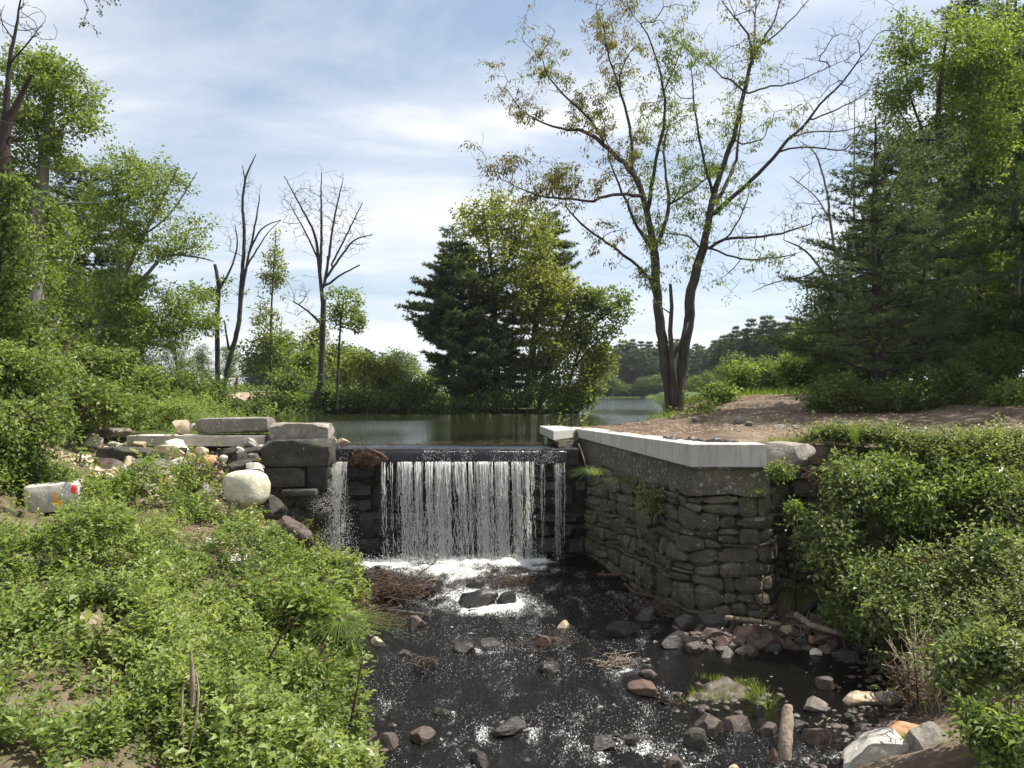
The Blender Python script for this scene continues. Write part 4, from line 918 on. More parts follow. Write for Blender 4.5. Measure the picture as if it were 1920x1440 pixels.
def deciduous(name, label, y, trunks, E, n, lm, per=9, rad=.16, L=.12, W=.075, bark='bark', seed=1, r0=.006, step=.3, cat='tree', group=None, up=.35, tintf=None, droop=.2, keep=None, base_z=None, extra=None):
    sk = Skel(seed); bare_ = keep is not None and cat == 'dead tree'; sk.bend = .25 if bare_ else 1.0; n = int(n * (1.7 if bare_ else 1)); up = .1 if bare_ else up; r0 = r0 * (.8 if bare_ else 1)
    for q in trunks: sk.trace(px_line(q, y), jit=.008)
    rng = sk.rng; T = sample_ell(rng, E, n)
    d = np.linalg.norm(T[:, None, :2] - sk.p[None, :sk.n:3, :2], axis=2).min(1); T = T[np.argsort(d + rng.normal(0, .25, len(d)))]
    for q in T: sk.attach(q, step, up)
    r = sk.radii(r0); b = sk.p[0]; root = thing(name, label, cat, tuple(b), group)
    mb = MB(); sk.tubes(mb, r); obj('trunk', mb.mesh('trunk'), M[bark], root)
    fb = MB(); foliage(fb, sk, r, rng, int(per * (1.1 if cat == 'shrub' else DENS)), rad * .88, L * (1.22 if cat == 'shrub' else 1.12), W * (1.28 if cat == 'shrub' else 1.15), droop, tintf=tintf, keep=keep)
    if extra: extra(fb, sk, rng)
    if fb.n: obj('crown', fb.mesh('crown', False), M[lm] if isinstance(lm, str) else lm, root)
    reparent(root); return root
def pine(name, label, base, top, prof, lm='needle', seed=1, whorl=.42, perw=6, r_base=.2, L=.15, Wn=.011, nper=11, cat='pine tree', group=None, barez=0, dens=1.0, parent_y=None, bl=.30):
    """prof: list of (z, left reach, right reach) in metres"""
    rng = np.random.default_rng(seed); base = np.array(base, float); top = np.array(top, float); H_ = top[2] - base[2]
    root = thing(name, label, cat, tuple(base), group); tb = MB(); fb = MB(); n = 14; t = np.linspace(0, 1, n)[:, None]
    ax = base + (top - base) * t; ax[:, :2] += (fbm(P3(t[:, 0] * 3, t[:, 0] * 0 + seed), 2, seed) * .12)[:, None]; tb.tube(ax, r_base * (1 - t[:, 0] * .93) ** .9, 8, cap=False)
    pz = [p[0] for p in prof]; pl = [p[1] for p in prof]; pr = [p[2] for p in prof]
    z = pz[0]; PC, PD, PT = [], [], []; a0 = 0
    while z < top[2] - .1:
        tt_ = (z - base[2]) / H_; c = np.array([np.interp(tt_, t[:, 0], ax[:, 0]), np.interp(tt_, t[:, 0], ax[:, 1]), z]); a0 += rng.uniform(.4, 1.2)
        kk = perw if rng.random() < .8 else perw - 2
        for k in range(kk):
            th = a0 + k * 2 * math.pi / kk + rng.normal(0, .25); cs = math.cos(th); Lr = np.interp(z, pz, pr); Ll = np.interp(z, pz, pl); Lb = (Lr if cs > 0 else Ll) * abs(cs) + (Lr + Ll) * .5 * (1 - abs(cs))
            Lb *= rng.uniform(.55, 1.15) * (1 - .55 * max(0, -math.sin(th)) * max(0, 1 - tt_ * 1.6))
            if Lb < .12: continue
            m = max(4, int(Lb / .28)); s_ = np.linspace(0, 1, m + 1); rise = rng.uniform(-.16, .30) + .25 * max(0, tt_ - .5); dirn = np.array([cs, math.sin(th), 0])
            P = c + dirn * (s_ * Lb)[:, None]; P[:, 2] += Lb * (rise * s_ + .10 * s_ ** 2 - .10 * s_ * (1 - s_)) ; P[1:] += rng.normal(0, .02 * Lb ** .5, (m, 3)); tb.tube(P, (.006 + .011 * Lb ** .8) * (1 - s_ * .85), 4, cap=False)
            nb = max(3, int(Lb / .12 * dens))
            for j in range(nb):
                f = .22 + .78 * (j + rng.random()) / nb; q = np.array([np.interp(f, s_, P[:, i]) for i in range(3)]); sd_ = 1 if j % 2 else -1
                bd = dirn * rng.uniform(.5, 1.1) + np.array([-dirn[1], dirn[0], 0]) * sd_ * rng.uniform(.4, 1.1); bd[2] += rng.uniform(-.1, .5); bd /= np.linalg.norm(bd)
                bL = bl * 1.25 * (Lb * (1 - f) + .45) * rng.uniform(.6, 1.3); kt = max(2, int(bL / .085)); ff = np.linspace(.25, 1, kt)[:, None]; pts = q + bd * bL * ff + rng.normal(0, .025, (kt, 3))
                if bL > .25: tb.tube(np.stack([q, q + bd * bL]), [.006, .003], 3, cap=False)
                PC.append(pts); PD.append(np.tile(bd, (kt, 1))); PT.append(np.clip(rng.normal(.46, .2) + .25 * (f - .6) + np.zeros(kt), 0, 1))
        z += whorl * rng.uniform(.7, 1.3)
    PC = np.concatenate(PC); PD = np.concatenate(PD); PT = np.concatenate(PT)
    c = np.repeat(PC, nper, 0); d = np.repeat(PD, nper, 0) * .55 + rng.normal(0, .62, (len(c), 3)); d[:, 2] += .18; tn = np.clip(np.repeat(PT, nper) + rng.normal(0, .15, len(c)), 0, 1)
    needles(fb, c, d, L * rng.uniform(.6, 1.15, len(c)), Wn, tn)
    obj('trunk', tb.mesh('trunk'), M['barkdark'], root); obj('crown', fb.mesh('crown', False), M[lm], root); reparent(root); return root
def pine_px(name, label, y, base, top, prof, **kw):
    b = at(base[0], base[1], y); t = at(top[0], top[1], y); c = lambda v: b.x + (t.x - b.x) * (at(0, v, y).z - b.z) / (t.z - b.z)
    pr = sorted([(at(0, v, y).z, max(.05, c(v) - at(ul, v, y).x), max(.05, at(ur, v, y).x - c(v))) for v, ul, ur in prof]); return pine(name, label, b, t, pr, **kw)
def copy_tree(o, loc, rz, sc, **kw):
    r = o.copy(); C.objects.link(r); r.location = loc; r.rotation_euler = (0, 0, rz); r.scale = sc
    for k, v in kw.items(): r[k] = v
    for ch in o.children:
        c = ch.copy(); C.objects.link(c); c.parent = r; c.matrix_parent_inverse = ch.matrix_parent_inverse.copy()
    return r

# ------------------------------------------------------------------ far forest across the lake
rf = random.Random(8)
def far_px(u, v, y): p = at(u, v, y); return (p.x, p.y, p.z)
protos = []
for k in range(3):
    z0 = 0; h = 15
    protos.append(pine('far_pine', 'tall hazy pine in the wood along the far shore', (0, 0, 0), (0, 0, h), [(.3, 2.6, 2.8), (5, 3.2, 2.9), (9, 2.6, 2.3), (12, 1.7, 1.5), (14, .8, .8), (15, .15, .15)],
                       lm='needlefar', seed=300 + k, whorl=.95, perw=8, L=.62, Wn=.085, nper=4, r_base=.22, group='trees in the wood along the far shore', dens=.5, bl=.36))
def free_dec(name, label, h, cr, lm, seed, n=230, per=14, rad=.4, L=.42, W=.28, group=None, bark='bark', zc=.58, cat='tree', r0=.012):
    sk = Skel(seed); g = .016 * h
    sk.trace([(0, 0, -.2, g), (.1, 0, h * .3, g * .8), (-.1, .1, h * .6, g * .5), (.1, 0, h * .88, g * .15)], jit=.02)
    T = sample_ell(sk.rng, [((0, 0, h * zc), (cr, cr, h * (1 - zc)), 3), ((cr * .35, 0, h * .42), (cr * .8, cr * .8, h * .25), 1), ((-cr * .3, 0, h * .75), (cr * .6, cr * .6, h * .22), 1)], n)
    T = T[np.argsort(np.linalg.norm(T[:, :2], axis=1) + sk.rng.normal(0, .3, len(T)))]
    for q in T:
        if q[2] > h * .12: sk.attach(q, .5)
    r = sk.radii(r0); root = thing(name, label, cat, (0, 0, 0), group); mb = MB(); sk.tubes(mb, r, 6); obj('trunk', mb.mesh('trunk'), M[bark], root)
    fb = MB(); foliage(fb, sk, r, sk.rng, per, rad, L, W); obj('crown', fb.mesh('crown', False), M[lm], root); return root
fd = [free_dec('far_tree', 'rounded leafy tree in the wood along the far shore', 11, 3.8, 'dark', 320, n=150, per=16, group='trees in the wood along the far shore'),
      free_dec('far_tree', 'rounded leafy tree in the wood along the far shore', 9, 3.4, 'oak', 321, n=150, per=16, group='trees in the wood along the far shore')]
used = set()
def place(proto, u, vtop, y, basez=0.3, wid=1.0, **kw):
    x = (u - 960) / F * y; ztop = at(u, vtop, y).z; h0 = {**{p.name: 15 for p in protos}, **{fd[0].name: 11, fd[1].name: 9}}.get(proto.name, kw.pop('h0', 10)); kw.pop('h0', None); s = (ztop - basez) / h0
    sc = (s * wid, s * wid, s)
    if proto.name not in used:
        used.add(proto.name); proto.location = (x, y, basez); proto.scale = sc; proto.rotation_euler = (0, 0, rf.uniform(0, 6))
        for k, v in kw.items(): proto[k] = v
        return proto
    return copy_tree(proto, (x, y, basez), rf.uniform(0, 6), sc, **kw)
sil = [(1100, 655), (1160, 634), (1200, 640), (1250, 640), (1300, 642), (1340, 640), (1378, 614), (1420, 592), (1470, 590), (1560, 580), (1700, 590), (2000, 570)]
def silv(u): return np.interp(u, [a for a, b in sil], [b for a, b in sil])
for row, (yy, dv, num) in enumerate([(212, -2, 30), (204, 16, 24)]):
    for i in range(num):
        u = 1105 + i * (270 / num) * 1.0 + rf.uniform(-5, 5); place(rf.choice(protos), u, silv(u) + dv + rf.uniform(-4, 16), yy + rf.uniform(-2, 4), wid=rf.uniform(.9, 1.3))
for i in range(15): u = 1110 + i * 17 + rf.uniform(-6, 6); place(rf.choice(fd), u, 706 + rf.uniform(-14, 12), 200 - rf.uniform(0, 3), wid=1.5)
for i in range(30):
    u = 1325 + i * 12 + rf.uniform(-5, 5); yy = 150 - i * 2.0; place(rf.choice(protos), u, silv(u) + rf.uniform(-4, 22), yy, .5, rf.uniform(.85, 1.2))
for (u, v, yy) in [(1390, 652, 100), (1330, 690, 112), (1365, 676, 105), (1440, 660, 88), (1480, 650, 80), (1310, 700, 118)]: place(fd[1], u, v, yy, .4, 1.1)
# low hazy woods left of the point
for i in range(26):
    u = 470 + i * 12 + rf.uniform(-4, 4); place(rf.choice(protos[:2] + fd), u, rf.uniform(655, 672) - (14 if i % 7 == 3 else 0), 190 + rf.uniform(-6, 6), .5, rf.uniform(1.1, 1.5), label='low hazy tree on the skyline left of the pine point', group='hazy trees on the skyline left of the point')

# ------------------------------------------------------------------ the twin oaks
TW = 24.0
oakL = [[(1262, 770, 36), (1250, 700, 29), (1240, 620, 27), (1232, 555, 25), (1228, 474, 24)],
        [(1228, 474, 20), (1220, 431, 18), (1209, 380, 17, .1), (1188, 329, 15, .3), (1153, 290, 13, .5), (1119, 261, 11, .6), (1085, 243, 9, .8), (1064, 243, 7, .9), (1021, 231, 5, 1.1), (978, 205, 3.5, 1.2), (958, 178, 2, 1.3)],
        [(1136, 273, 8, .5), (1111, 231, 7, .3), (1076, 196, 6, .1), (1046, 167, 5, -.1), (1021, 132, 3.5, -.2), (1016, 103, 2, -.3)],
        [(1196, 371, 10), (1175, 364, 9, -.3), (1136, 368, 8, -.8), (1102, 378, 7, -1.2), (1068, 372, 6, -1.5), (1025, 370, 4.5, -1.8), (987, 359, 3, -2), (944, 337, 2, -2.2)],
        [(1185, 322, 11, .3), (1185, 278, 9, .6), (1181, 239, 8, .8), (1170, 196, 7, 1), (1153, 141, 5, 1.2), (1140, 98, 4, 1.3), (1128, 43, 2.5, 1.4), (1117, 21, 1.5, 1.4)],
        [(1166, 184, 5, 1), (1162, 141, 4, .7), (1179, 103, 2.5, .5)],
        [(1215, 390, 12, 0), (1230, 299, 9, -.5), (1243, 239, 8, -.8), (1247, 188, 7, -1), (1239, 141, 6, -1.2), (1230, 102, 4.5, -1.3), (1213, 64, 3.5, -1.3), (1190, 30, 2, -1.3)],
        [(1247, 171, 4, -1), (1264, 128, 3, -1.3), (1281, 85, 2, -1.5)],
        [(1230, 466, 13), (1243, 431, 11, .3), (1254, 384, 10, .7), (1249, 333, 7, 1.2), (1245, 273, 6, 1.5), (1256, 231, 4, 1.7)],
        [(1254, 386, 7, .7), (1286, 363, 5.5, 1), (1333, 329, 3, 1.3)], [(1262, 376, 4, .8), (1281, 342, 3, .6), (1288, 316, 2, .5)],
        [(1224, 470, 11), (1196, 427, 9, -.4), (1175, 380, 7, -.9), (1153, 329, 5, -1.3), (1140, 290, 3, -1.5)],
        [(1232, 545, 10), (1205, 508, 8.5, -.4), (1170, 478, 7.5, -.8), (1128, 448, 6.5, -1.2), (1089, 419, 5.5, -1.5), (1061, 387, 4, -1.8), (1064, 355, 2, -1.9)]]
oakR = [[(1268, 770, 40), (1277, 700, 30), (1293, 590, 28), (1294, 555, 27), (1307, 500, 25), (1320, 461, 24)],
        [(1320, 461, 20), (1328, 419, 19), (1335, 384, 18), (1341, 354, 16), (1358, 307, 14), (1375, 260, 13), (1388, 205, 12), (1399, 158, 11), (1410, 111, 9), (1431, 73, 6, .2), (1452, 38, 4, .4), (1465, -10, 2, .5)],
        [(1410, 107, 7), (1403, 64, 5.5, -.3), (1375, 30, 4, -.6), (1350, -5, 2, -.8)], [(1414, 95, 5, 0), (1416, 45, 4, .4), (1416, 0, 2.5, .6)], [(1431, 85, 5, .2), (1478, 43, 3.5, -.3), (1516, 0, 2, -.5)],
        [(1393, 170, 6), (1371, 150, 5, -.4), (1354, 145, 4, -.7), (1333, 124, 2.5, -.9)], [(1384, 273, 5), (1414, 265, 4, -.6), (1431, 260, 3, -1)],
        [(1337, 386, 12, 0), (1363, 342, 10, .5), (1380, 299, 8, .9), (1386, 250, 5, 1.2), (1392, 200, 3, 1.4)], [(1337, 365, 9, 0), (1320, 299, 7, -.6), (1307, 235, 6, -1), (1301, 184, 4.5, -1.3), (1296, 128, 2.5, -1.4)],
        [(1332, 408, 14), (1371, 372, 12, -.3), (1410, 337, 11, -.6), (1448, 299, 9.5, -.9), (1478, 261, 8, -1.1), (1508, 235, 7, -1.2), (1538, 196, 5.5, -1.4), (1581, 154, 4.5, -1.5), (1615, 107, 3, -1.6), (1645, 64, 1.5, -1.7)],
        [(1465, 284, 6, -1), (1504, 276, 5, -1.4), (1546, 278, 4.5, -1.8), (1585, 282, 4, -2), (1602, 265, 3, -2.1), (1623, 222, 1.5, -2.2)], [(1478, 259, 5, -1.1), (1521, 248, 4, -.7), (1572, 246, 3, -.4), (1615, 237, 1.5, -.2)],
        [(1517, 226, 5, -1.2), (1572, 205, 3.5, -1), (1628, 171, 2, -.8), (1649, 158, 1.5, -.8)], [(1397, 178, 6, 0), (1435, 164, 4.5, .5), (1478, 158, 3.5, .9), (1521, 141, 2.5, 1.2), (1590, 110, 1.5, 1.4)],
        [(1322, 470, 10, 0), (1358, 449, 8, -.5), (1414, 446, 7, -1), (1478, 434, 5, -1.5), (1521, 419, 3, -1.8)], [(1330, 464, 6, 0), (1363, 478, 5.5, -.4), (1405, 487, 5, -.9), (1469, 481, 3.5, -1.4), (1505, 470, 1.5, -1.7)],
        [(1363, 448, 5, -.5), (1388, 410, 4, -.8), (1405, 359, 2.5, -1)], [(1316, 468, 6, 0), (1290, 444, 5, .5), (1247, 436, 2.5, 1)]]
def oak(lines, label, seed, nt, keep, tintf, lm, mats=None):
    sk = Skel(seed); first = None; sk.bend = .45
    for i, q in enumerate(lines): ids = sk.trace([(a, b, c, d * .70) for a, b, c, d in px_line(q, TW)], jit=.012); first = sk.n if i == 0 else first
    rng = sk.rng; base = sk.n; g = np.array(sk.g); cand = np.arange(first, base); wt = (1 / (g[cand] + .02)) ** .8; wt /= wt.sum(); cen = sk.p[first:base].mean(0); cen[2] -= 3
    for k in range(nt):
        i = rng.choice(cand, p=wt); o = unit(sk.p[i] - cen) * .55 + unit(rng.normal(size=3)) * .75; o[2] += .25; sk.attach(sk.p[i] + o * rng.uniform(.25, 1.15), .16, .3, .2, lo=first)
    for k in range(int(nt * 1.1)):
        ids = sk.tips[rng.integers(0, len(sk.tips))]; b = sk.p[ids[rng.integers(0, len(ids))]]; o = unit(rng.normal(size=3)) * .8 + unit(b - cen) * .5; sk.attach(b + o * rng.uniform(.12, .4), .16, .2, .1, lo=first)
    r = sk.radii(.0042); root = thing('oak_tree', label, 'tree', tuple(sk.p[0])); mb = MB(); sk.tubes(mb, r, 9); obj('trunk', mb.mesh('trunk'), M['bark'], root)
    for nm, kp, lmm, per in keep:
        fb = MB(); foliage(fb, sk, r, rng, per, .075, .105, .042, 1.6, .2, keep=kp)
        if fb.n: obj(nm, fb.mesh('leaves', False), M[lmm], root, label=None)
    reparent(root); return root
def patch(q, s): return float(fbm(np.array([[q[0] * .8, q[1] * .8, q[2] * .8]]), 2, s)[0])
ux = lambda q: q[0] / q[1] * F + 960
rp = random.Random(3)
oak(oakL, 'left trunk of the twin oaks, with coppery young leaves across its leaning crown', 501, 900,
    [('crown', lambda q: ux(q) < 1215 and patch(q, 5) > -.10 and rp.random() < .9, 'copper', 16), ('crown', lambda q: (patch(q, 9) > .10 or ux(q) > 1200) and rp.random() < .6, 'spring', 14)], None, None)
oak(oakR, 'right trunk of the twin oaks, its right limbs almost bare', 502, 900,
    [('crown', lambda q: ux(q) < 1470 and patch(q, 6) > -.06 and rp.random() < .7, 'spring', 14), ('crown', lambda q: ux(q) > 1380 and ux(q) < 1530 and patch(q, 12) > .05 and rp.random() < .5, 'copper', 8)], None, None)
mb = MB()
for q in ([(1264, 760, 18), (1262, 690, 12), (1258, 620, 9), (1257, 575, 7.5), (1257, 532, 6)], [(1262, 668, 8), (1278, 640, 7), (1292, 604, 4)], [(1258, 590, 3), (1235, 572, 1.5)]):
    P = np.array(px_line(q, 23.7)); P[:, :3] += np.random.default_rng(3).normal(0, .012, (len(P), 3)); mb.tube(P[:, :3], P[:, 3], 6)
obj('dead_snag', mb.mesh('dead_snag'), M['bark'], label='dead broken stem standing between the twin oak trunks', category='dead tree')

# ------------------------------------------------------------------ the point: pines and leafy trees
IY = 49.0
pine_px('white_pine', 'dark pine with long drooping left boughs at the left of the point', IY, (868, 765), (862, 452), [(735, 800, 960), (680, 770, 980), (640, 755, 990), (600, 762, 975), (560, 738, 950), (520, 800, 930), (480, 825, 890), (455, 850, 870)], seed=601, whorl=.5, perw=7, L=.26, Wn=.038, nper=6, r_base=.3)
pine_px('white_pine', 'dark pine in the middle of the point, behind the leafy crown', IY + 3, (985, 765), (1030, 392), [(730, 900, 1060), (650, 890, 1090), (560, 930, 1090), (480, 960, 1085), (430, 990, 1065), (400, 1015, 1045)], seed=602, whorl=.6, perw=6, L=.26, Wn=.034, nper=6, r_base=.3)
pine_px('white_pine', 'short dark pine low at the front of the point', IY - 1.2, (905, 768), (905, 590), [(750, 820, 1000), (700, 790, 1010), (650, 820, 980), (610, 870, 940)], seed=603, whorl=.5, perw=6, L=.24, Wn=.034, nper=6, r_base=.16)
pine_px('white_pine', 'slender grey green pine at the upper left of the point', IY + 1.5, (850, 765), (848, 430), [(640, 780, 930), (560, 800, 915), (500, 812, 895), (450, 825, 875)], seed=604, whorl=.5, perw=6, L=.26, Wn=.034, nper=5, r_base=.2)
deciduous('maple_tree', 'tallest yellow green leafy tree on the point', IY, [[(935, 765, 13), (930, 640, 11), (925, 540, 9), (915, 450, 6), (905, 390, 3)], [(928, 560, 7), (955, 480, 5), (990, 400, 3)], [(930, 640, 7), (985, 560, 5), (1030, 470, 3)]],
          [EL(895, 425, 45, 62, IY, 2), EL(985, 440, 75, 80, IY, 2.6), EL(935, 510, 90, 80, IY - .5, 2.6), EL(1010, 560, 70, 90, IY - .5, 2.4), EL(940, 390, 60, 35, IY, 1.5)], 620, 'yellow', per=17, rad=.24, L=.20, W=.13, seed=610)
deciduous('maple_tree', 'yellow green tree leaning right on the point', IY - .8, [[(1010, 768, 9), (1030, 680, 7), (1060, 600, 5), (1085, 540, 3)], [(1030, 680, 5), (1080, 640, 4), (1130, 590, 2)]],
          [EL(1075, 590, 45, 70, IY - .8, 1.6), EL(1050, 660, 70, 50, IY - .8, 2), EL(1030, 540, 40, 60, IY - .8, 1.6)], 330, 'yellow', per=15, rad=.22, L=.19, W=.13, seed=611)
deciduous('maple_tree', 'dark green maple reaching out over the water at the right of the point', IY - 1, [[(1055, 770, 7), (1075, 690, 5.5), (1105, 620, 4), (1150, 580, 2)], [(1075, 690, 4), (1120, 640, 3), (1165, 600, 2)]],
          [EL(1145, 570, 48, 42, IY - 1, 1.3), EL(1115, 620, 50, 35, IY - 1, 1.5), EL(1100, 560, 30, 30, IY - 1, 1)], 190, 'oak', per=13, rad=.2, L=.20, W=.14, seed=612, up=.2)
deciduous('maple_sapling', 'bright yellow green low tree at the water edge of the point', IY - 1.5, [[(1070, 772, 5), (1090, 720, 4), (1115, 690, 2)]],
          [EL(1110, 690, 42, 38, IY - 1.5, 1.2), EL(1125, 665, 28, 25, IY - 1.5, 1), EL(1090, 725, 45, 35, IY - 1.5, 1.2)], 190, 'yellow', per=14, rad=.18, L=.18, W=.12, seed=613)
def bush(label, y, u, v, ru, rv, lm, n=90, per=14, rad=.14, L=.1, W=.065, seed=1, name='shrub', cat='shrub', group=None, bark='twig', rd=None, stems=4, **kw):
    """a shrub filling an ellipse of the view, its stems rising from the ground below"""
    base = v + rv * 1.0; b = at(u, base, y); rngb = random.Random(seed)
    tr = [[(u + rngb.uniform(-.15, .15) * ru, base + 4, 2.5 * 25 / y), (u + rngb.uniform(-.4, .4) * ru, v + rv * .3, 1.5 * 25 / y), (u + rngb.uniform(-.7, .7) * ru, v - rv * .3, .8 * 25 / y)] for _ in range(stems)]
    E = [EL(u, v, ru, rv, y, rd)] + [EL(u + rngb.uniform(-.6, .6) * ru, v + rngb.uniform(-.5, .5) * rv, ru * .45, rv * .55, y, rd) for _ in range(3)]
    return deciduous(name, label, y, tr, E, n, lm, per, rad, L, W, bark, seed, .004, .5, cat, group, **kw)
seed = 700
ORD = ['leftmost', 'second from the left', 'third from the left', 'fourth from the left', 'fifth from the left', 'sixth from the left', 'seventh from the left', 'eighth from the left', 'rightmost']
def ordinal(u, us): us = sorted(us); i = us.index(u); return 'rightmost' if i == len(us) - 1 else ORD[i]
GP = 'shrubs along the shore of the point'
for (u, v, ru, rv, yy, lm) in [(800, 742, 50, 26, 47.5, 'dark'), (850, 750, 55, 20, 47.2, 'dark'), (905, 752, 50, 18, 47, 'dark'), (960, 748, 50, 22, 47, 'dark'), (1010, 735, 45, 34, 47, 'oak'), (1050, 725, 40, 40, 47.2, 'oak'), (1085, 745, 35, 26, 47.2, 'spring'), (1000, 690, 50, 40, 48.5, 'dark'), (1060, 752, 35, 16, 46.8, 'spring')]:
    seed += 1; bush(ordinal(u, [800, 850, 905, 960, 1010, 1050, 1085, 1000, 1060]) + ' of the shrubs under the point trees', yy, u, v, ru, rv, lm, 90, 16, .2, .16, .11, seed, group=GP)
# trees along the left shore, behind the water
deciduous('dead_tree', 'bare dead tree with many upright limbs on the left shore', 46.5, [[(598, 762, 14), (603, 680, 12), (606, 600, 11), (607, 560, 10)], [(606, 575, 8), (598, 500, 6.5), (590, 440, 5), (560, 380, 3), (533, 330, 1.5)], [(600, 520, 6), (603, 440, 5), (602, 370, 3), (603, 325, 1.5)],
          [(607, 540, 6), (617, 480, 5), (625, 420, 4), (640, 350, 2)], [(612, 520, 5), (640, 480, 4), (665, 450, 3), (700, 440, 1.5)], [(620, 500, 4), (650, 440, 3), (680, 380, 1.5)], [(614, 535, 5), (640, 515, 3.5), (674, 497, 2.5)], [(605, 610, 6), (580, 585, 4), (550, 565, 2.5)], [(614, 500, 3.5), (614, 480, 3.2)], [(598, 490, 4), (575, 440, 3), (545, 385, 1.5)]],
          [EL(605, 400, 80, 85, 46.5, 1.5), EL(660, 430, 45, 55, 46.5, 1.2), EL(560, 555, 35, 40, 46.5, .8), EL(560, 380, 40, 55, 46.5, 1)], 520, 'oak', seed=620, r0=.009, keep=lambda q: False, cat='dead tree', bark='bark', step=.35)
deciduous('young_maple', 'small bright green tree just right of the bare dead tree', 45.5, [[(632, 768, 6), (634, 700, 5), (637, 630, 4), (645, 560, 2)]], [EL(648, 570, 42, 40, 45.5, 1.2), EL(672, 600, 22, 25, 45.5, .8), EL(625, 595, 18, 20, 45.5, .6)], 120, 'spring', per=13, rad=.16, L=.16, W=.11, seed=621)
deciduous('poplar_tree', 'slim pale leaved poplar between the twin bare trunks and the dead tree', 55, [[(508, 740, 5), (508, 620, 4), (512, 520, 3), (517, 445, 1.5)]], [EL(500, 600, 34, 50, 55, 1.2), EL(510, 520, 30, 50, 55, 1), EL(517, 465, 12, 35, 55, .5), EL(525, 500, 16, 35, 55, .6)], 190, 'yellow', per=11, rad=.17, L=.17, W=.11, seed=622)
deciduous('bare_tree', 'right and taller of the two bare trunks on the left shore', 42, [[(412, 790, 12), (425, 700, 10), (447, 610, 9), (452, 540, 8), (458, 450, 6.5), (455, 380, 5), (462, 330, 4), (480, 290, 1.5)], [(448, 590, 7), (462, 500, 5), (475, 440, 4), (487, 370, 2)], [(468, 470, 4), (490, 430, 3), (525, 412, 1.5)], [(460, 345, 3), (455, 310, 1.5)], [(462, 500, 4), (500, 440, 2), (528, 412, 1)], [(430, 660, 5), (420, 600, 3)]],
          [EL(465, 350, 26, 50, 42, .8), EL(455, 440, 40, 60, 42, 1)], 150, 'oak', seed=623, r0=.007, keep=lambda q: False, cat='dead tree')
deciduous('bare_tree', 'left of the two bare trunks on the left shore, broken at its top', 42, [[(402, 790, 11), (408, 700, 10), (407, 600, 9), (410, 540, 8), (403, 495, 6)], [(410, 540, 6), (430, 510, 4), (445, 460, 3), (440, 420, 1.5)]],
          [EL(430, 545, 36, 30, 42, .9), EL(385, 560, 26, 22, 42, .8)], 70, 'spring', per=12, rad=.15, L=.15, W=.1, seed=624, cat='dead tree')
GL = 'shrubs along the left lake shore'
seed = 730
for (u, v, ru, rv, yy, lm, lab, grp) in [
    (490, 662, 52, 46, 56, 'oak', 'round grey green willow shrub behind the guardrail', None),
    (660, 700, 55, 45, 50, 'yellow', 'yellow green shrub mass between the dead tree and the point', None),
    (720, 705, 48, 42, 49.5, 'yellow', 'yellow green shrub against the left side of the point', None),
    (545, 722, 42, 36, 48, 'oak', 'bushy shrub on the shore under the slim poplar', None),
    (575, 690, 40, 50, 51, 'spring', 'tall loose shrub left of the dead tree base', None),
    (640, 745, 60, 24, 47.3, 'oak', GL, GL), (700, 750, 60, 22, 47.2, 'dark', GL, GL), (560, 752, 50, 20, 46.8, 'spring', GL, GL), (500, 752, 45, 22, 45, 'dark', GL, GL), (760, 735, 45, 30, 48, 'dark', GL, GL),
    (370, 730, 60, 45, 40, 'oak', 'wide shrub with a dark arching branch left of the bare trunks', None), (300, 725, 60, 50, 36, 'oak', 'dense shrub left of the wide arching shrub', None),
    (425, 765, 40, 24, 40, 'dark', 'dark low shrub at the feet of the two bare trunks', None), (340, 770, 55, 22, 33, 'bank', 'low bright shrub behind the long granite block', None), (470, 768, 40, 18, 41, 'dark', GL, GL),
    (610, 735, 30, 34, 47, 'oak', GL, GL), (812, 722, 40, 30, 54, 'oak', 'shrub filling the gap left of the dark point pine', None), (530, 660, 30, 50, 60, 'spring', 'pale leafy shrub behind the slim poplar', None), (640, 665, 40, 30, 62, 'oak', 'distant green shrub behind the young maple', None), (585, 640, 26, 40, 58, 'yellow', 'loose pale tree behind the dead tree base', None)]:
    seed += 1; bush(ordinal(u, [640, 700, 560, 500, 760, 470, 610]) + ' of the shrubs over the left lake shore' if grp else lab, yy, u, v, ru, rv, lm, int(60 + ru * rv * .05), 18, .004 * yy + .05, .0033 * yy, .0022 * yy, seed, group=grp)
# left trees
deciduous('oak_tree', 'leaning leafy tree with a pale trunk left of the bare twin trunks', 32, [[(160, 735, 22), (172, 680, 19), (192, 610, 16), (215, 555, 13), (245, 490, 9), (290, 400, 6), (335, 312, 2.5)], [(215, 555, 8), (270, 520, 7), (310, 480, 6), (370, 482, 3.5), (400, 490, 2)], [(192, 610, 7), (260, 612, 5), (330, 625, 3)], [(225, 540, 7), (222, 470, 5), (230, 380, 3)], [(180, 650, 6), (240, 640, 4), (330, 655, 2)], [(270, 440, 4), (320, 400, 3), (370, 322, 1.5)]],
          [EL(290, 360, 75, 70, 32, 2), EL(340, 430, 65, 55, 32, 1.8), EL(240, 330, 45, 50, 32, 1.6), EL(260, 450, 80, 60, 32, 1.8), EL(330, 560, 70, 35, 32, 1.5), EL(290, 620, 80, 45, 32, 1.6), EL(370, 600, 55, 25, 31.5, 1.2), EL(230, 560, 60, 60, 32, 1.5), EL(200, 400, 60, 90, 32.5, 1.6), EL(120, 560, 60, 70, 33, 1.5), EL(150, 640, 70, 50, 31, 1.4), EL(110, 460, 40, 60, 34, 1.2)], 1350, 'spring', per=19, rad=.18, L=.12, W=.075, bark='barkgrey', seed=630)
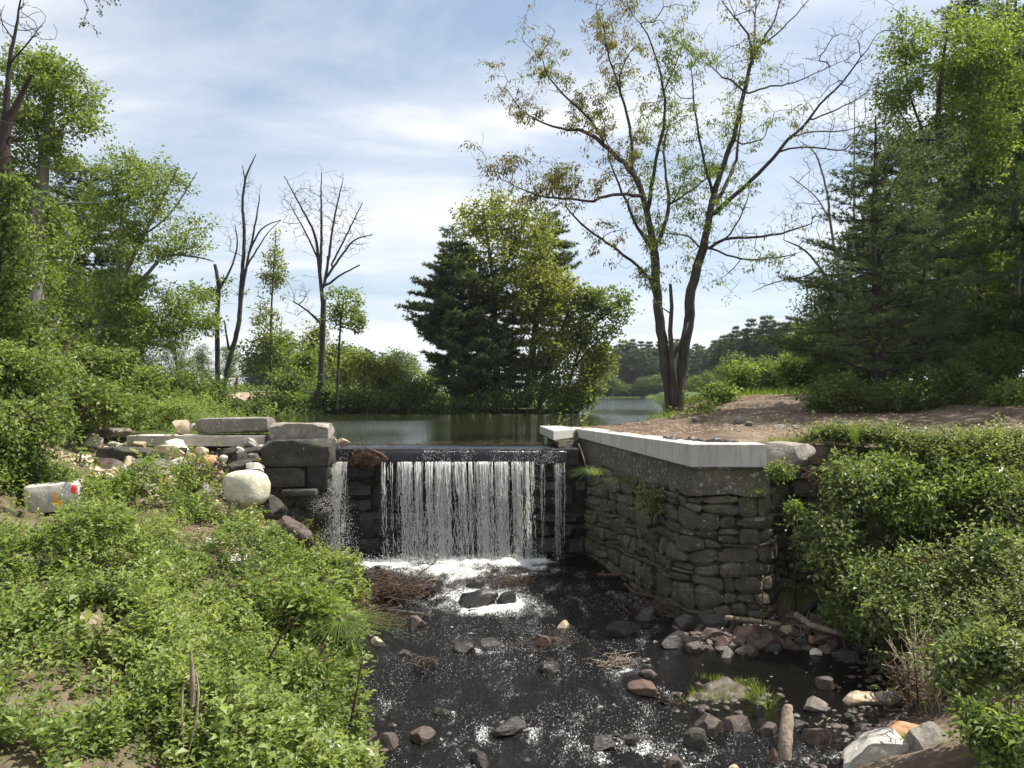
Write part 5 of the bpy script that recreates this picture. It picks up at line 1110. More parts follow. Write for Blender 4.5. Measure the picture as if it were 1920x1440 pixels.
pine_px('white_pine', 'dark pine at the left, behind the leaning leafy tree', 37, (148, 740), (150, 300), [(700, 70, 260), (640, 50, 300), (560, 50, 290), (480, 60, 270), (400, 80, 240), (340, 105, 200)], seed=631, whorl=.5, perw=7, L=.2, Wn=.028, nper=7, r_base=.22)
deciduous('vine_clad_tree', 'tall grey trunked tree at the far left with leafy limbs reaching right', 24, [[(50, 800, 36), (62, 600, 32), (72, 420, 27), (84, 280, 20), (95, 180, 12), (105, 125, 6)], [(75, 330, 12), (110, 250, 8), (160, 195, 3)], [(70, 420, 10), (100, 385, 6), (190, 380, 2.5)], [(60, 470, 10), (20, 300, 6), (5, 150, 3)], [(84, 290, 9), (40, 180, 6), (10, 120, 3)], [(64, 560, 6), (60, 490, 5), (100, 470, 2)]],
          [EL(120, 165, 68, 50, 24, 1.2), EL(55, 125, 60, 42, 24, 1.2), EL(150, 225, 48, 32, 24, 1), EL(55, 230, 80, 65, 24, 1.4), EL(30, 340, 60, 60, 24, 1.2), EL(105, 300, 50, 40, 24, 1.2), EL(90, 420, 55, 60, 24.5, 1.0), EL(60, 540, 50, 60, 24.5, 1.0)], 900, 'spring', per=19, rad=.14, L=.10, W=.062, bark='barkgrey', seed=632)
deciduous('oak_tree', 'dark limbed tree at the left edge, its upper twigs bare against the sky', 17, [[(-6, 900, 60), (-2, 600, 48), (2, 400, 36), (10, 250, 20), (35, 190, 12), (60, 140, 6)], [(6, 260, 14), (18, 120, 8), (35, 20, 4), (45, -30, 2)], [(18, 120, 4), (60, 70, 2.5), (85, 40, 1.2)], [(10, 70, 3), (0, 20, 2)], [(28, 60, 3), (70, 55, 1.5)]],
          [EL(20, 420, 70, 120, 17, .9), EL(10, 560, 60, 90, 17, .8), EL(25, 260, 45, 60, 17, .8), EL(40, 40, 50, 45, 17, .8)], 340, 'oak', per=13, rad=.12, L=.10, W=.06, seed=633, bark='barkdark', keep=lambda q: q[2] < 6.0, step=.25)
# vine sheath on the left trunks
iv = MB(); rg2 = np.random.default_rng(12); n = 15000; v = rg2.uniform(330, 900, n); u = -10 + (v - 330) * .03 + rg2.normal(0, 1, n) * (20 + (v - 330) * .055) * (1 + .5 * np.sin(v * .045) + .35 * np.sin(v * .11)) + 8; yy = 16.6 - rg2.uniform(0, .6, n) * (.4 + (v - 330) / 570)
k = fbm(P3(u * .02, v * .014), 3, 3) > -.22; u, v, yy = u[k], v[k], yy[k]; c = np.array([at(a, b, q)[:] for a, b, q in zip(u, v, yy)]); n = len(c); d = rg2.normal(0, 1, (n, 3)); d[:, 2] -= .6; nn = rg2.normal(0, .6, (n, 3)); nn[:, 1] -= .9
leaves(iv, c, d, nn, .10 * rg2.uniform(.6, 1.2, n), .075 * rg2.uniform(.6, 1.2, n), np.clip(.5 + fbm(c * 2, 2, 4) * .8 + rg2.normal(0, .18, n), 0, 1)); obj('ivy', iv.mesh('ivy', False), M['bank'], label='green vine leaves sheathing the trunk at the left edge', category='vine')
# hanging twig at the top left
mb = MB(); fb = MB(); rr = np.random.default_rng(4)
for q in ([(120, -60, 4), (150, -15, 3), (166, 18, 2.2), (158, 34, 1.8), (170, 46, 1.4), (182, 60, 1)], [(150, -15, 2), (185, -2, 1.5), (205, 4, 1), (218, 6, .8)], [(175, -6, 1.3), (192, 14, 1), (188, 24, .7)], [(158, 34, 1.3), (156, 44, .9)]):
    P = np.array(px_line(q, 12)); mb.tube(P[:, :3], P[:, 3] * .8, 3); k = 16; ii = rr.integers(1, len(P), k); c = P[ii, :3] + rr.normal(0, .02, (k, 3)); leaves(fb, c, rr.normal(0, 1, (k, 3)) - [0, 0, 1], rr.normal(0, 1, (k, 3)), np.full(k, .05), np.full(k, .03), rr.uniform(.1, .5, k))
hb = thing('overhanging_branch', 'thin leafy branch tip hanging into the sky at the top left', 'branch', (at(120, -60, 12)[:])); obj('twig', mb.mesh('twig'), M['bark'], hb); obj('leaves', fb.mesh('lv', False), M['dark'], hb); reparent(hb)

# right trees
pine_px('white_pine', 'big dark pine on the right with its trunk showing, behind the dirt mound', 21.5, (1648, 765), (1640, 215), [(690, 1455, 1800), (640, 1450, 1870), (560, 1475, 1880), (500, 1500, 1860), (430, 1515, 1850), (360, 1540, 1790), (290, 1570, 1720), (230, 1610, 1670)], seed=641, whorl=.40, perw=7, L=.13, Wn=.0125, nper=9, r_base=.21, dens=.95)
pine_px('white_pine', 'second dark pine right of and behind the big one', 25.5, (1720, 765), (1740, 250), [(700, 1600, 1900), (600, 1590, 1900), (480, 1620, 1880), (380, 1660, 1840), (290, 1700, 1790)], seed=642, whorl=.62, perw=6, L=.19, Wn=.021, nper=7, r_base=.18, dens=.8)
pine_px('white_pine', 'tall pine with a bare straight trunk and high crown at the right edge', 38, (1815, 770), (1830, -60), [(420, 1740, 1900), (330, 1750, 1900), (200, 1745, 1920), (100, 1755, 1900), (0, 1770, 1890), (-60, 1810, 1850)], seed=643, whorl=.65, perw=6, L=.22, Wn=.028, nper=6, r_base=.32)
pine_px('white_pine', 'tall pine with dead lower boughs cut off by the right edge', 36, (1895, 770), (1905, -80), [(480, 1840, 1960), (300, 1840, 1980), (100, 1840, 1990), (-60, 1880, 1930)], seed=644, whorl=.7, perw=5, L=.24, Wn=.026, nper=5, r_base=.3)
deciduous('maple_tree', 'tall bright green leafy tree towering above the big pine at the right', 31, [[(1765, 770, 22), (1770, 600, 19), (1772, 450, 16), (1765, 330, 13), (1760, 200, 9), (1775, 60, 4)], [(1768, 350, 8), (1735, 260, 6), (1700, 150, 3), (1700, 40, 1.5)], [(1745, 290, 5), (1700, 230, 3), (1660, 170, 1.5)], [(1770, 380, 7), (1820, 250, 5), (1850, 120, 2.5)]],
          [EL(1700, 95, 48, 75, 31, 1.4), EL(1680, 170, 42, 50, 31, 1.2), EL(1790, 120, 70, 110, 31, 2), EL(1850, 160, 75, 120, 31, 2), EL(1760, 260, 80, 80, 31, 2), EL(1730, 330, 60, 50, 31, 1.5), EL(1850, 280, 60, 60, 30.5, 1.5), EL(1670, 245, 35, 30, 31, 1)], 1150, 'spring', per=19, rad=.18, L=.12, W=.08, seed=645)
deciduous('maple_tree', 'leafy tree cut by the right edge, behind the tall maple', 34, [[(1900, 770, 18), (1905, 500, 14), (1900, 300, 10), (1890, 100, 5)]], [EL(1900, 130, 80, 130, 34, 2), EL(1930, 300, 60, 110, 34, 2), EL(1890, 40, 70, 70, 34, 2)], 420, 'oak', per=15, rad=.2, L=.16, W=.1, seed=646)
deciduous('maple_tree', 'bright leafed lower tree between the pines and the right edge', 27.5, [[(1850, 770, 12), (1845, 650, 10), (1835, 540, 7), (1830, 440, 3)]], [EL(1835, 440, 50, 45, 27.5, 1.2), EL(1870, 520, 50, 50, 27.5, 1.2), EL(1850, 600, 60, 60, 27, 1.2), EL(1895, 660, 50, 50, 26, 1.2), EL(1800, 500, 36, 60, 28, 1)], 480, 'oak', per=15, rad=.15, L=.13, W=.085, seed=647)
deciduous('bare_tree', 'thin grey bare tree leaning left out of the big pine', 28, [[(1600, 700, 12), (1590, 610, 9), (1565, 550, 7), (1535, 500, 5), (1510, 470, 4), (1470, 450, 2)], [(1585, 600, 6), (1560, 440, 5), (1550, 360, 4), (1530, 290, 3), (1500, 265, 1.5)], [(1540, 505, 4), (1500, 520, 3), (1450, 530, 2), (1410, 548, 1)], [(1560, 420, 3), (1530, 370, 2.5), (1480, 330, 1.5)], [(1600, 480, 5), (1602, 300, 3), (1603, 180, 1.2)]],
          [EL(1500, 400, 60, 60, 28, 1.2), EL(1450, 525, 50, 25, 28, 1), EL(1530, 320, 50, 50, 28, 1), EL(1590, 260, 40, 80, 28, 1)], 330, 'oak', bark='barkgrey', seed=648, r0=.0045, keep=lambda q: False, cat='dead tree', step=.3)
seed = 760
GR = 'dark shrubs under the pines on the right'
for (u, v, ru, rv, yy, lm, lab) in [(1298, 762, 46, 36, 21.5, 'bank', 'leafy bush at the foot of the twin oaks'), (1350, 738, 26, 18, 25, 'bank', 'small bright bush right of the twin oak bush'),
    (1440, 715, 34, 32, 34, 'dark', 'dark green round shrub behind the dirt mound'), (1395, 712, 30, 38, 40, 'spring', 'light green sapling behind the dirt mound'), (1500, 700, 40, 36, 32, 'oak', 'green shrub between the dark round shrub and the big pine'),
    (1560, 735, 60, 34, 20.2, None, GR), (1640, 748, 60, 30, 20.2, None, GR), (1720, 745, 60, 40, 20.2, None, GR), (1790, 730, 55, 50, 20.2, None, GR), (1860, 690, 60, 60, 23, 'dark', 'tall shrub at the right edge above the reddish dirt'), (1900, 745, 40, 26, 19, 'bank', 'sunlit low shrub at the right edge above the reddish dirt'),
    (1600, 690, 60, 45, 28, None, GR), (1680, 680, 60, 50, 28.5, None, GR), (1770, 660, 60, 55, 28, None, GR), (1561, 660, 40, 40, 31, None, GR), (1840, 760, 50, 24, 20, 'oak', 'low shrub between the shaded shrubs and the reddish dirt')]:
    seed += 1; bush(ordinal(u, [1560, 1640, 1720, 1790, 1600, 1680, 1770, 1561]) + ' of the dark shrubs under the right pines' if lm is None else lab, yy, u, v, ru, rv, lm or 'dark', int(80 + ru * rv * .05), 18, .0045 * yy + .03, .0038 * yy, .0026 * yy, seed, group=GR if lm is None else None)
# woods behind the left and right trees
bd = [free_dec('woodland_tree', 'leafy tree in the woods behind', 12, 3.2, 'dark', 340, n=330, per=22, rad=.3, L=.26, W=.17), free_dec('woodland_tree', 'leafy tree in the woods behind', 12, 3.0, 'oak', 341, n=330, per=22, rad=.3, L=.26, W=.17)]
bp = pine('woodland_pine', 'pine', (0, 0, 0), (0, 0, 12), [(1, 2.2, 2.4), (4, 2.8, 2.6), (8, 2.0, 1.8), (11, .8, .8), (12, .15, .15)], seed=345, whorl=.65, perw=7, L=.3, Wn=.04, nper=6, r_base=.2)
for (pr, u, v, yy, side) in [(0, 30, 420, 48, 0), (1, 100, 470, 52, 0), (0, 190, 520, 50, 0), (2, 60, 380, 46, 0), (0, 270, 585, 58, 0), (1, 330, 610, 60, 0), (0, 380, 640, 66, 0), (1, 430, 640, 72, 0), (2, 230, 470, 54, 0), (0, -60, 350, 46, 0), (2, -10, 300, 42, 0), (1, 150, 580, 47, 0),
        (0, 1560, 480, 44, 1), (2, 1620, 400, 42, 1), (0, 1700, 380, 44, 1), (1, 1790, 330, 46, 1), (2, 1690, 250, 43, 1), (0, 1860, 300, 45, 1), (0, 1930, 350, 42, 1), (1, 1500, 600, 60, 1), (2, 1880, 60, 48, 1), (0, 1980, 200, 40, 1), (2, 1950, 0, 44, 1), (1, 1640, 560, 50, 1), (0, 1760, 560, 48, 1)]:
    lb, gp = (('leafy or pine tree in the dim wood behind the left bank', 'trees in the wood behind the left bank'), ('tree in the dim wood behind the right pines', 'trees in the wood behind the right pines'))[side]
    place((bd + [bp])[pr], u, v, yy, 1.2, 1.0, h0=12, label=lb, group=gp)

# ------------------------------------------------------------------ undergrowth on the banks
def sprigs(mb, sm, B, Hh, rng, m=8, L=.06, W=.036, tb=.5, tilt=.45, ts=.16):
    n = len(B); D = rng.normal(0, tilt, (n, 3)); D[:, 2] = 1; D = unit(D); t = np.linspace(.15, 1, m)[None, :, None]
    Hh = np.asarray(Hh)[:, None, None]; sag = -(t ** 2) * .25 * Hh * np.array([0, 0, 1.])
    P = B[:, None] + D[:, None] * Hh * t + sag * rng.uniform(0, 1, (n, 1, 1)); ph = rng.uniform(0, 6.3, (n, 1)) + np.arange(m)[None] * 2.4 + rng.normal(0, .4, (n, m))
    o = np.stack([np.cos(ph), np.sin(ph), .25 + rng.normal(0, .3, (n, m))], -1) + D[:, None] * .5 * t; N_ = np.stack([-.3 * np.cos(ph), -.3 * np.sin(ph), np.ones_like(ph)], -1) + rng.normal(0, .35, (n, m, 3))
    sc = rng.uniform(.65, 1.2, (n, 1)) * rng.uniform(.7, 1.2, (n, m)) * (1.05 - .35 * t[..., 0]); L = np.broadcast_to(np.asarray(L).reshape(-1, 1), (n, 1)); W = np.broadcast_to(np.asarray(W).reshape(-1, 1), (n, 1))
    T = np.clip(np.broadcast_to(np.asarray(tb).reshape(-1, 1), (n, 1)) + rng.normal(0, ts, (n, 1)) + rng.normal(0, ts * .7, (n, m)) + .18 * (t[..., 0] - .5), 0, 1)
    leaves(mb, P.reshape(-1, 3), o.reshape(-1, 3), N_.reshape(-1, 3), (L * sc).ravel(), (W * sc).ravel(), T.ravel())
    if sm is not None: needles(sm, B, D, Hh.ravel() * .95, .003, np.full(n, .5))
def stuff(name, mb, m, label, **kw): o = obj(name, mb.mesh(name, False), M[m], kind='stuff', label=label, **kw); return o
ru = np.random.default_rng(77)
BARE = [(-4.65, 13.2, .75, .7), (-7.55, 12.0, .8, .8), (-3.5, 5.4, .6, .35), (-2.5, 5.7, .4, .22), (-6.3, 13.9, .5, .35), (-4.0, 8.0, .38, .38), (-1.75, 7.9, .45, .5), (-4.3, 14.9, .6, .6), (-7.9, 13.2, .9, .35)]
def bank_pts(n, x0, x1, y0, y1, f, p=.5):
    y = y0 + (y1 - y0) * ru.uniform(0, 1, n) ** (1 / p if p < 1 else 1); x = ru.uniform(x0, x1, n); k = f(x, y) > ru.uniform(0, 1, n); return x[k], y[k]
def bare(x, y):
    d = np.ones(x.shape)
    for a, b, r1, r2 in BARE: d *= ss((np.hypot((x - a) / r1, (y - b) / r2) - .75) / .5)
    return d
def fleft(x, y):
    edge = left(y) - x; d = ss((edge + .12) / .1) * bare(x, y); d *= (.25 + .75 * ss((fbm(P3(x * 1.1, y * 1.1), 3, 50) + .42) / .3)) * (.55 + .45 * lowv(x, y))
    rub = (y > 14.6) & (y < 18.6) & (x < -4.4) & (x > -9.4); md = .03 + .97 * ((np.hypot((x + 5.9) / .8, (y - 15.6) / .55) < 1) | (np.hypot((x + 6.9) / 1.0, (y - 14.9) / .4) < 1) | (np.hypot((x + 5.0) / .5, (y - 16.3) / .35) < 1))
    d = np.where(rub, d * md, d); vis = np.abs(x) < y * .66 + .5; return d * vis
def lowv(x, y): return 1 - .88 * np.clip(np.exp(-((x + 3.65) / .55) ** 2 - ((y - 7.0) / .8) ** 2) + np.exp(-((x + 7.3) / .7) ** 2 - ((y - 12.5) / .8) ** 2) + np.exp(-((x + 2.9) / .5) ** 2 - ((y - 6.0) / .8) ** 2), 0, 1)
def canopy(x, y): return lowv(x, y) * canopy0(x, y)
def canopy0(x, y): return .04 + .78 * ss((fbm(P3(x * .75, y * .75), 3, 60) + .35) / .9) + .22 * np.clip(fbm(P3(x * 2.3, y * 2.3), 2, 66) + .1, -.1, 1)
lb, ls = MB(), MB()
for (n, L, W, m, hh, ts, tb0, sd_) in [(17000, .060, .037, 9, .20, .15, .50, 0), (9000, .088, .052, 8, .26, .14, .62, 1), (9000, .034, .024, 11, .17, .16, .42, 2), (2600, .12, .075, 7, .28, .12, .70, 3)]:
    x, y = bank_pts(n * 5, -13.5, -.6, 4.6, 19.0, lambda a, b: fleft(a, b) * ss((fbm(P3(a * .8, b * .8), 2, 70 + sd_) + .30) / .3))
    k = canopy(x, y) > ru.uniform(.0, .27, len(x)); x, y = x[k], y[k]; x, y = x[:n], y[:n]; hc = canopy(x, y); z = H(x, y, False) + hc * (1 - ru.uniform(0, 1, len(x)) ** 2 * .8); sc = 1 + (y - 8) * .02
    sprigs(lb, ls, np.stack([x, y, z - .03], -1), hh * sc * ru.uniform(.6, 1.3, len(x)), ru, m, L * sc, W * sc, tb0 + .55 * fbm(P3(x * .9, y * .9), 3, 80))
x, y = bank_pts(2600, -13, -.8, 4.8, 18.5, fleft); x, y = x[:900], y[:900]
sprigs(lb, ls, np.stack([x, y, H(x, y, False) + canopy(x, y) * .7], -1), ru.uniform(.25, .6, len(x)), ru, 14, .07, .036, .55, .35)
stuff('undergrowth', lb, 'bank', 'dense bright green leafy undergrowth covering the left bank'); stuff('undergrowth_stems', ls, 'twig', 'thin stems within the leafy undergrowth of the left bank')
print('left leaves', sum(len(a) for a in lb.F4))
# beyond the abutment, left, and round the lake
fb = MB()
def ffar(x, y): return ((sdpoly(x, y, LAKE) < .25) & (sdpoly(x, y, PLAT) < 0) & (np.abs(x) < y * .68) & (np.hypot((x + 16.6) / 2.0, (y - 51) / 1.8) > 1) & (y < 62)).astype(float)
x, y = bank_pts(19000, -44, 5.5, 18.9, 60, ffar); hc = .15 + .75 * ss((fbm(P3(x * .35, y * .35), 3, 90) + .35) / .8); hc = np.where((y > 50) & (x < -14.5), .08, hc)
sprigs(fb, None, np.stack([x, y, H(x, y, False) + hc * ru.uniform(.1, 1, len(x)) - .05], -1), .25 + .007 * y * ru.uniform(.6, 1.2, len(x)), ru, 9, .03 + .0027 * y, .02 + .0018 * y, .45 + .5 * fbm(P3(x * .4, y * .4), 3, 81))
stuff('lakeside_undergrowth', fb, 'bank', 'green undergrowth along the left lake shore behind the abutment')
# right bank
def fright(x, y):
    front = -sdpoly(x, y, PLAT); slope = (front > -.35) & (front < 3.8) & (x > 5.15 + ru.uniform(-.1, .6, x.shape)); d = slope * ss((x - right(y) + .1 + .5 * (y > 11)) / .3) * (np.abs(x) < y * .66 + .6); return d * (.25 + .75 * ss((fbm(P3(x * 1.0, y * 1.0), 3, 51) + .4) / .35))
rb, rs = MB(), MB()
for (n, L, W, m, hh, tb0, sd_) in [(10500, .068, .041, 10, .26, .45, 0), (3500, .098, .044, 11, .42, .55, 1)]:
    x, y = bank_pts(n * 5, 4.4, 12.5, 7.2, 14.6, fright, 1); x, y = x[:n], y[:n]; hc = .05 + 1.15 * ss((fbm(P3(x * 1.25, y * 1.25, 3.0), 4, 61) + .28) / .62); top = ss((-sdpoly(x, y, PLAT)) / 1.9); hc = hc * (.10 + .90 * top)
    z = H(x, y, False) + hc * (1 - ru.uniform(0, 1, len(x)) ** 1.6 * .95)
    sprigs(rb, rs, np.stack([x, y - .25 * hc, z], -1), hh * ru.uniform(.5, 1.3, len(x)), ru, m, L, W, tb0 + .5 * fbm(P3(x * 1.1, y * 1.1), 3, 82), .7)
x, y = bank_pts(14000, 5, 12.5, 7.2, 14.2, lambda a, b: fright(a, b) * (-sdpoly(a, b, PLAT) > 1.3), 1); x, y = x[:1500], y[:1500]
sprigs(rb, rs, np.stack([x, y - .3, H(x, y, False) + ru.uniform(.4, 1.0, len(x))], -1), ru.uniform(.3, .85, len(x)), ru, 16, .066, .034, .6, .75)
stuff('bank_vines', rb, 'vine', 'tangled leafy vines and brambles covering the right bank'); stuff('vine_stems', rs, 'twig', 'thin stems within the vines of the right bank')
# named bushes on the right bank
seed = 800
for (u, v, ru_, rv, yy, lm, lab) in [(1585, 900, 55, 55, 13.0, 'vine', 'vine clump spilling over the bank just right of the flat grey boulder'), (1555, 1000, 60, 60, 12.7, 'vine', 'hanging vine clump right of the stone wall'),
    (1610, 1085, 70, 50, 12.2, 'vine', 'low leafy bramble hanging above the right logs'), (1650, 885, 55, 32, 13.3, 'bank', 'sunlit bush along the top of the right bank'), (1700, 950, 70, 60, 12.8, 'bank', 'broad leafy bush in the middle of the right bank'),
    (1800, 905, 65, 38, 12.8, 'bank', 'bright bush at the top of the right bank'), (1895, 935, 45, 55, 12.2, 'vine', 'tall bush at the right edge of the bank top'), (1760, 1060, 80, 60, 11.4, 'vine', 'dense dark bush halfway down the right bank'),
    (1860, 1060, 70, 80, 10.8, 'vine', 'dense bush at the right edge halfway down'), (1700, 1150, 70, 45, 11.2, 'vine', 'low bush with long leafy sprays at the foot of the right bank'), (1600, 1160, 40, 30, 12.2, 'vine', 'small bush above the far right stones')]:
    seed += 1; bush(lab, yy, u, v, ru_, rv, lm, 190, 13, .085, .070, .040, seed, rd=.6, stems=6)
for (u, v, ru_, rv, yy, lm, lab) in [(1885, 1375, 66, 66, 7.0, 'bank', 'pale green bush filling the bottom right corner'), (1790, 1240, 60, 60, 7.9, 'vine', 'young shrub with upright pale leaves at the lower right'), (1890, 1230, 50, 60, 7.6, 'vine', 'shrub with clustered pale leaves at the right edge'),
    (1700, 1270, 40, 46, 8.8, 'dark', 'thin dark leaved shrub by the right waterline')]:
    seed += 1; bush(lab, yy, u, v, ru_, rv, lm, 230, 11, .065, .06, .030, seed, rd=.45, stems=6)
# upper left mass of tall shrubs
for (u, v, ru_, rv, yy, lab) in [(45, 700, 75, 60, 15, 'tall leafy shrub leaning on the vine covered trunk'), (50, 800, 70, 70, 13.9, 'tall bright shrub at the left edge above the rubble heap'), (150, 745, 75, 50, 17.5, 'broad sunlit shrub above the rubble heap'), (230, 770, 70, 34, 20, 'wide low shrub behind the rubble heap'),
    (10, 880, 45, 40, 13.6, 'dense shrub just above the painted block'), (300, 775, 40, 22, 21, 'grassy shrub left of the long granite block'), (90, 640, 50, 50, 19, 'shrub beneath the grey trunk at the far left'), (190, 690, 60, 40, 24, 'shrub in front of the leaning pale trunk'), (260, 720, 55, 36, 27, 'shrub right of the leaning pale trunk')]:
    seed += 1; bush(lab, yy, u, v, ru_, rv, 'bank', int(130 + ru_ * rv * .05), 15, .10, .0042 * yy + .012, .0028 * yy + .008, seed, rd=1.0, stems=5)
# singled-out plants of the left bank
for (u, v, ru_, rv, yy, L, lm, lab) in [(390, 890, 60, 34, 15.6, .06, 'bank', 'round leafy mound between the rubble and the pale boulder'), (450, 965, 40, 32, 14.6, .06, 'bank', 'leafy bush just below the pale boulder'), (380, 960, 50, 40, 14.2, .06, 'bank', 'leafy bush in the middle of the left bank below the mound'),
    (120, 1030, 70, 36, 11.4, .06, 'bank', 'low leafy bush right of the brown rock at the left edge'), (300, 1060, 60, 40, 11.4, .06, 'bank', 'leafy bush in the middle of the left bank'), (440, 1130, 60, 44, 10.4, .085, 'bank', 'bright big leaved bush above the stump, toward the stream'), (560, 1150, 60, 50, 10.6, .09, 'spring', 'bright leafy shrub at the bank edge facing the brush pile'),
    (600, 1260, 50, 60, 9.4, .06, 'bank', 'leafy bush hanging over the left waterline'), (580, 1350, 60, 50, 8.3, .04, 'bank', 'fine leaved bush at the left waterline near the bottom'), (480, 1340, 60, 60, 7.6, .04, 'bank', 'fine leaved bush right of the dead bent stalks'), (420, 1240, 70, 40, 8.8, .05, 'bank', 'leafy bush right of the stump'),
    (205, 1375, 35, 45, 6.5, .05, 'bank', 'upright weeds left of the dead bent stalks'), (80, 1250, 80, 50, 7.6, .06, 'bank', 'leafy clump left of the stump')]:
    seed += 1; bush(lab, yy, u, v, ru_, rv, lm, 210, 13, .075, L, L * .58, seed, rd=.45, stems=5)
def compound(name, label, y, stems, n, L, W, lm, seed, bark='twig', cat='sapling', leaflets=9, fl=.35):
    """sapling with feather-like compound leaves"""
    r = np.random.default_rng(seed); root = thing(name, label, cat, tuple(at(stems[0][0][0], stems[0][0][1], y))); tb = MB(); lf = MB()
    for q in stems:
        P = np.array(px_line(q, y)); tb.tube(P[:, :3], P[:, 3], 5)
        for k in range(n):
            f = .35 + .65 * k / max(1, n - 1); i = f * (len(P) - 1); a = np.array([np.interp(i, range(len(P)), P[:, j]) for j in range(3)]); th = k * 2.4 + r.uniform(-.3, .3)
            d = np.array([math.cos(th), math.sin(th) * .8, .45]); d /= np.linalg.norm(d); ts = np.linspace(0, 1, 7)[:, None]; R_ = a + d * fl * ts * r.uniform(.7, 1.15); R_[:, 2] -= (fl * .55 * ts[:, 0] ** 2); tb.tube(R_, .0022, 3, cap=False)
            sd = unit(np.cross(d, [0, 0, 1.])); 
            for j in range(leaflets):
                tt2 = .3 + .7 * (j // 2) / (leaflets // 2); c = R_[min(6, int(tt2 * 6))]; sg = (1 if j % 2 else -1) if j < leaflets - 1 else 0
                leaves(lf, c[None], (sd * sg + d * (.6 if sg else 1.0) + [0, 0, -.25])[None], np.array([[0, 0, 1.]]) + r.normal(0, .2, (1, 3)), [L * r.uniform(.8, 1.1)], [W], [np.clip(r.normal(.7, .15), 0, 1)], .15)
    obj('stem', tb.mesh('stem'), M[bark], root); obj('leaves', lf.mesh('leaves', False), M[lm], root); reparent(root); return root
compound('ash_sapling', 'bright green sapling sprig reaching over the brush pile', 13.0, [[(575, 1150, 9), (595, 1110, 7), (612, 1072, 4)], [(595, 1110, 5), (630, 1090, 3)]], 6, .15, .055, 'spring', 901)
compound('ash_sapling', 'bright sapling over the left waterline above the sedge', 10.6, [[(560, 1230, 8), (600, 1190, 6), (650, 1150, 4)], [(600, 1190, 5), (680, 1185, 3)]], 6, .11, .045, 'spring', 902, fl=.30)
compound('ash_sapling', 'bright leafy sapling at the middle edge of the left bank', 10.8, [[(500, 1190, 8), (500, 1130, 6), (510, 1085, 4)], [(500, 1140, 5), (440, 1100, 3)]], 7, .13, .05, 'spring', 903)
compound('ash_sapling', 'thin sapling leaning over the water at the lower left', 9.2, [[(650, 1390, 6), (668, 1300, 5), (680, 1230, 3)]], 6, .085, .035, 'spring', 904, fl=.18)
compound('sumac_plant', 'young sumac in front of the reddish brown rock', 15.0, [[(185, 1000, 7), (190, 930, 6), (196, 885, 5)]], 9, .13, .05, 'bank', 905, leaflets=13, fl=.42)
compound('sumac_plant', 'young sumac below the rubble heap beside the painted block', 14.3, [[(186, 975, 7), (192, 945, 5), (196, 922, 4)]], 8, .12, .045, 'yellow', 906, leaflets=13, fl=.38)
compound('sumac_plant', 'small sumac shading the pale slabs at the left of the heap', 16.0, [[(147, 905, 6), (149, 870, 5), (152, 846, 4)]], 7, .12, .05, 'bank', 907, leaflets=13, fl=.40)
def tall_herb(label, y, u, v0, v1, L, W, n, lm, seed, w=3, bend=0):
    r = np.random.default_rng(seed); q = [(u, v1, w), (u + bend * .4, (v0 + v1) / 2, w * .8), (u + bend, v0, w * .4)]; P = np.array(px_line(q, y)); root = thing('tall_herb', label, 'weed', tuple(P[0, :3])); tb, lf = MB(), MB(); tb.tube(P[:, :3], P[:, 3], 4)
    f = np.linspace(.08, 1, n) * 2; c = np.stack([np.interp(f, [0, 1, 2], P[:, j]) for j in range(3)], -1); th = np.arange(n) * 1.57 + r.normal(0, .3, n); d = np.stack([np.cos(th), np.sin(th), .35 + 0 * th], -1)
    leaves(lf, c, d, np.stack([-.3 * np.cos(th), -.3 * np.sin(th), 1 + 0 * th], -1) + r.normal(0, .2, (n, 3)), L * (1.1 - .4 * f / 2), W * np.ones(n), np.clip(r.normal(.75, .12, n), 0, 1), .15)
    obj('stem', tb.mesh('stem'), M['twig'], root); obj('leaves', lf.mesh('leaves', False), M[lm], root); reparent(root)
tall_herb('slender pale leaved weed standing before the foot of the stone wall', 12.6, 1430, 1082, 1172, .075, .03, 26, 'vine', 1)
tall_herb('upright weed on the right bank top, taller than the bush round it', 9.5, 1818, 985, 1080, .10, .04, 16, 'vine', 2, 4)
tall_herb('pale leaved upright stem nearest the right edge bushes', 8.2, 1812, 1172, 1300, .09, .04, 26, 'vine', 3, 5)
tall_herb('pale leaved stem left of the tall one at the lower right', 8.0, 1722, 1195, 1330, .09, .035, 20, 'vine', 4, 4, -12)
tall_herb('pale leaved stem at the right edge near the bottom', 7.2, 1895, 1185, 1330, .09, .04, 22, 'vine', 5, 4, 10)
tall_herb('dark upright weed behind the dandelion heads', 6.8, 300, 1220, 1330, .06, .025, 18, 'bank', 6, 3)
tall_herb('tall weed left of the dandelion heads', 6.7, 205, 1225, 1360, .07, .03, 20, 'bank', 7, 3, 6)
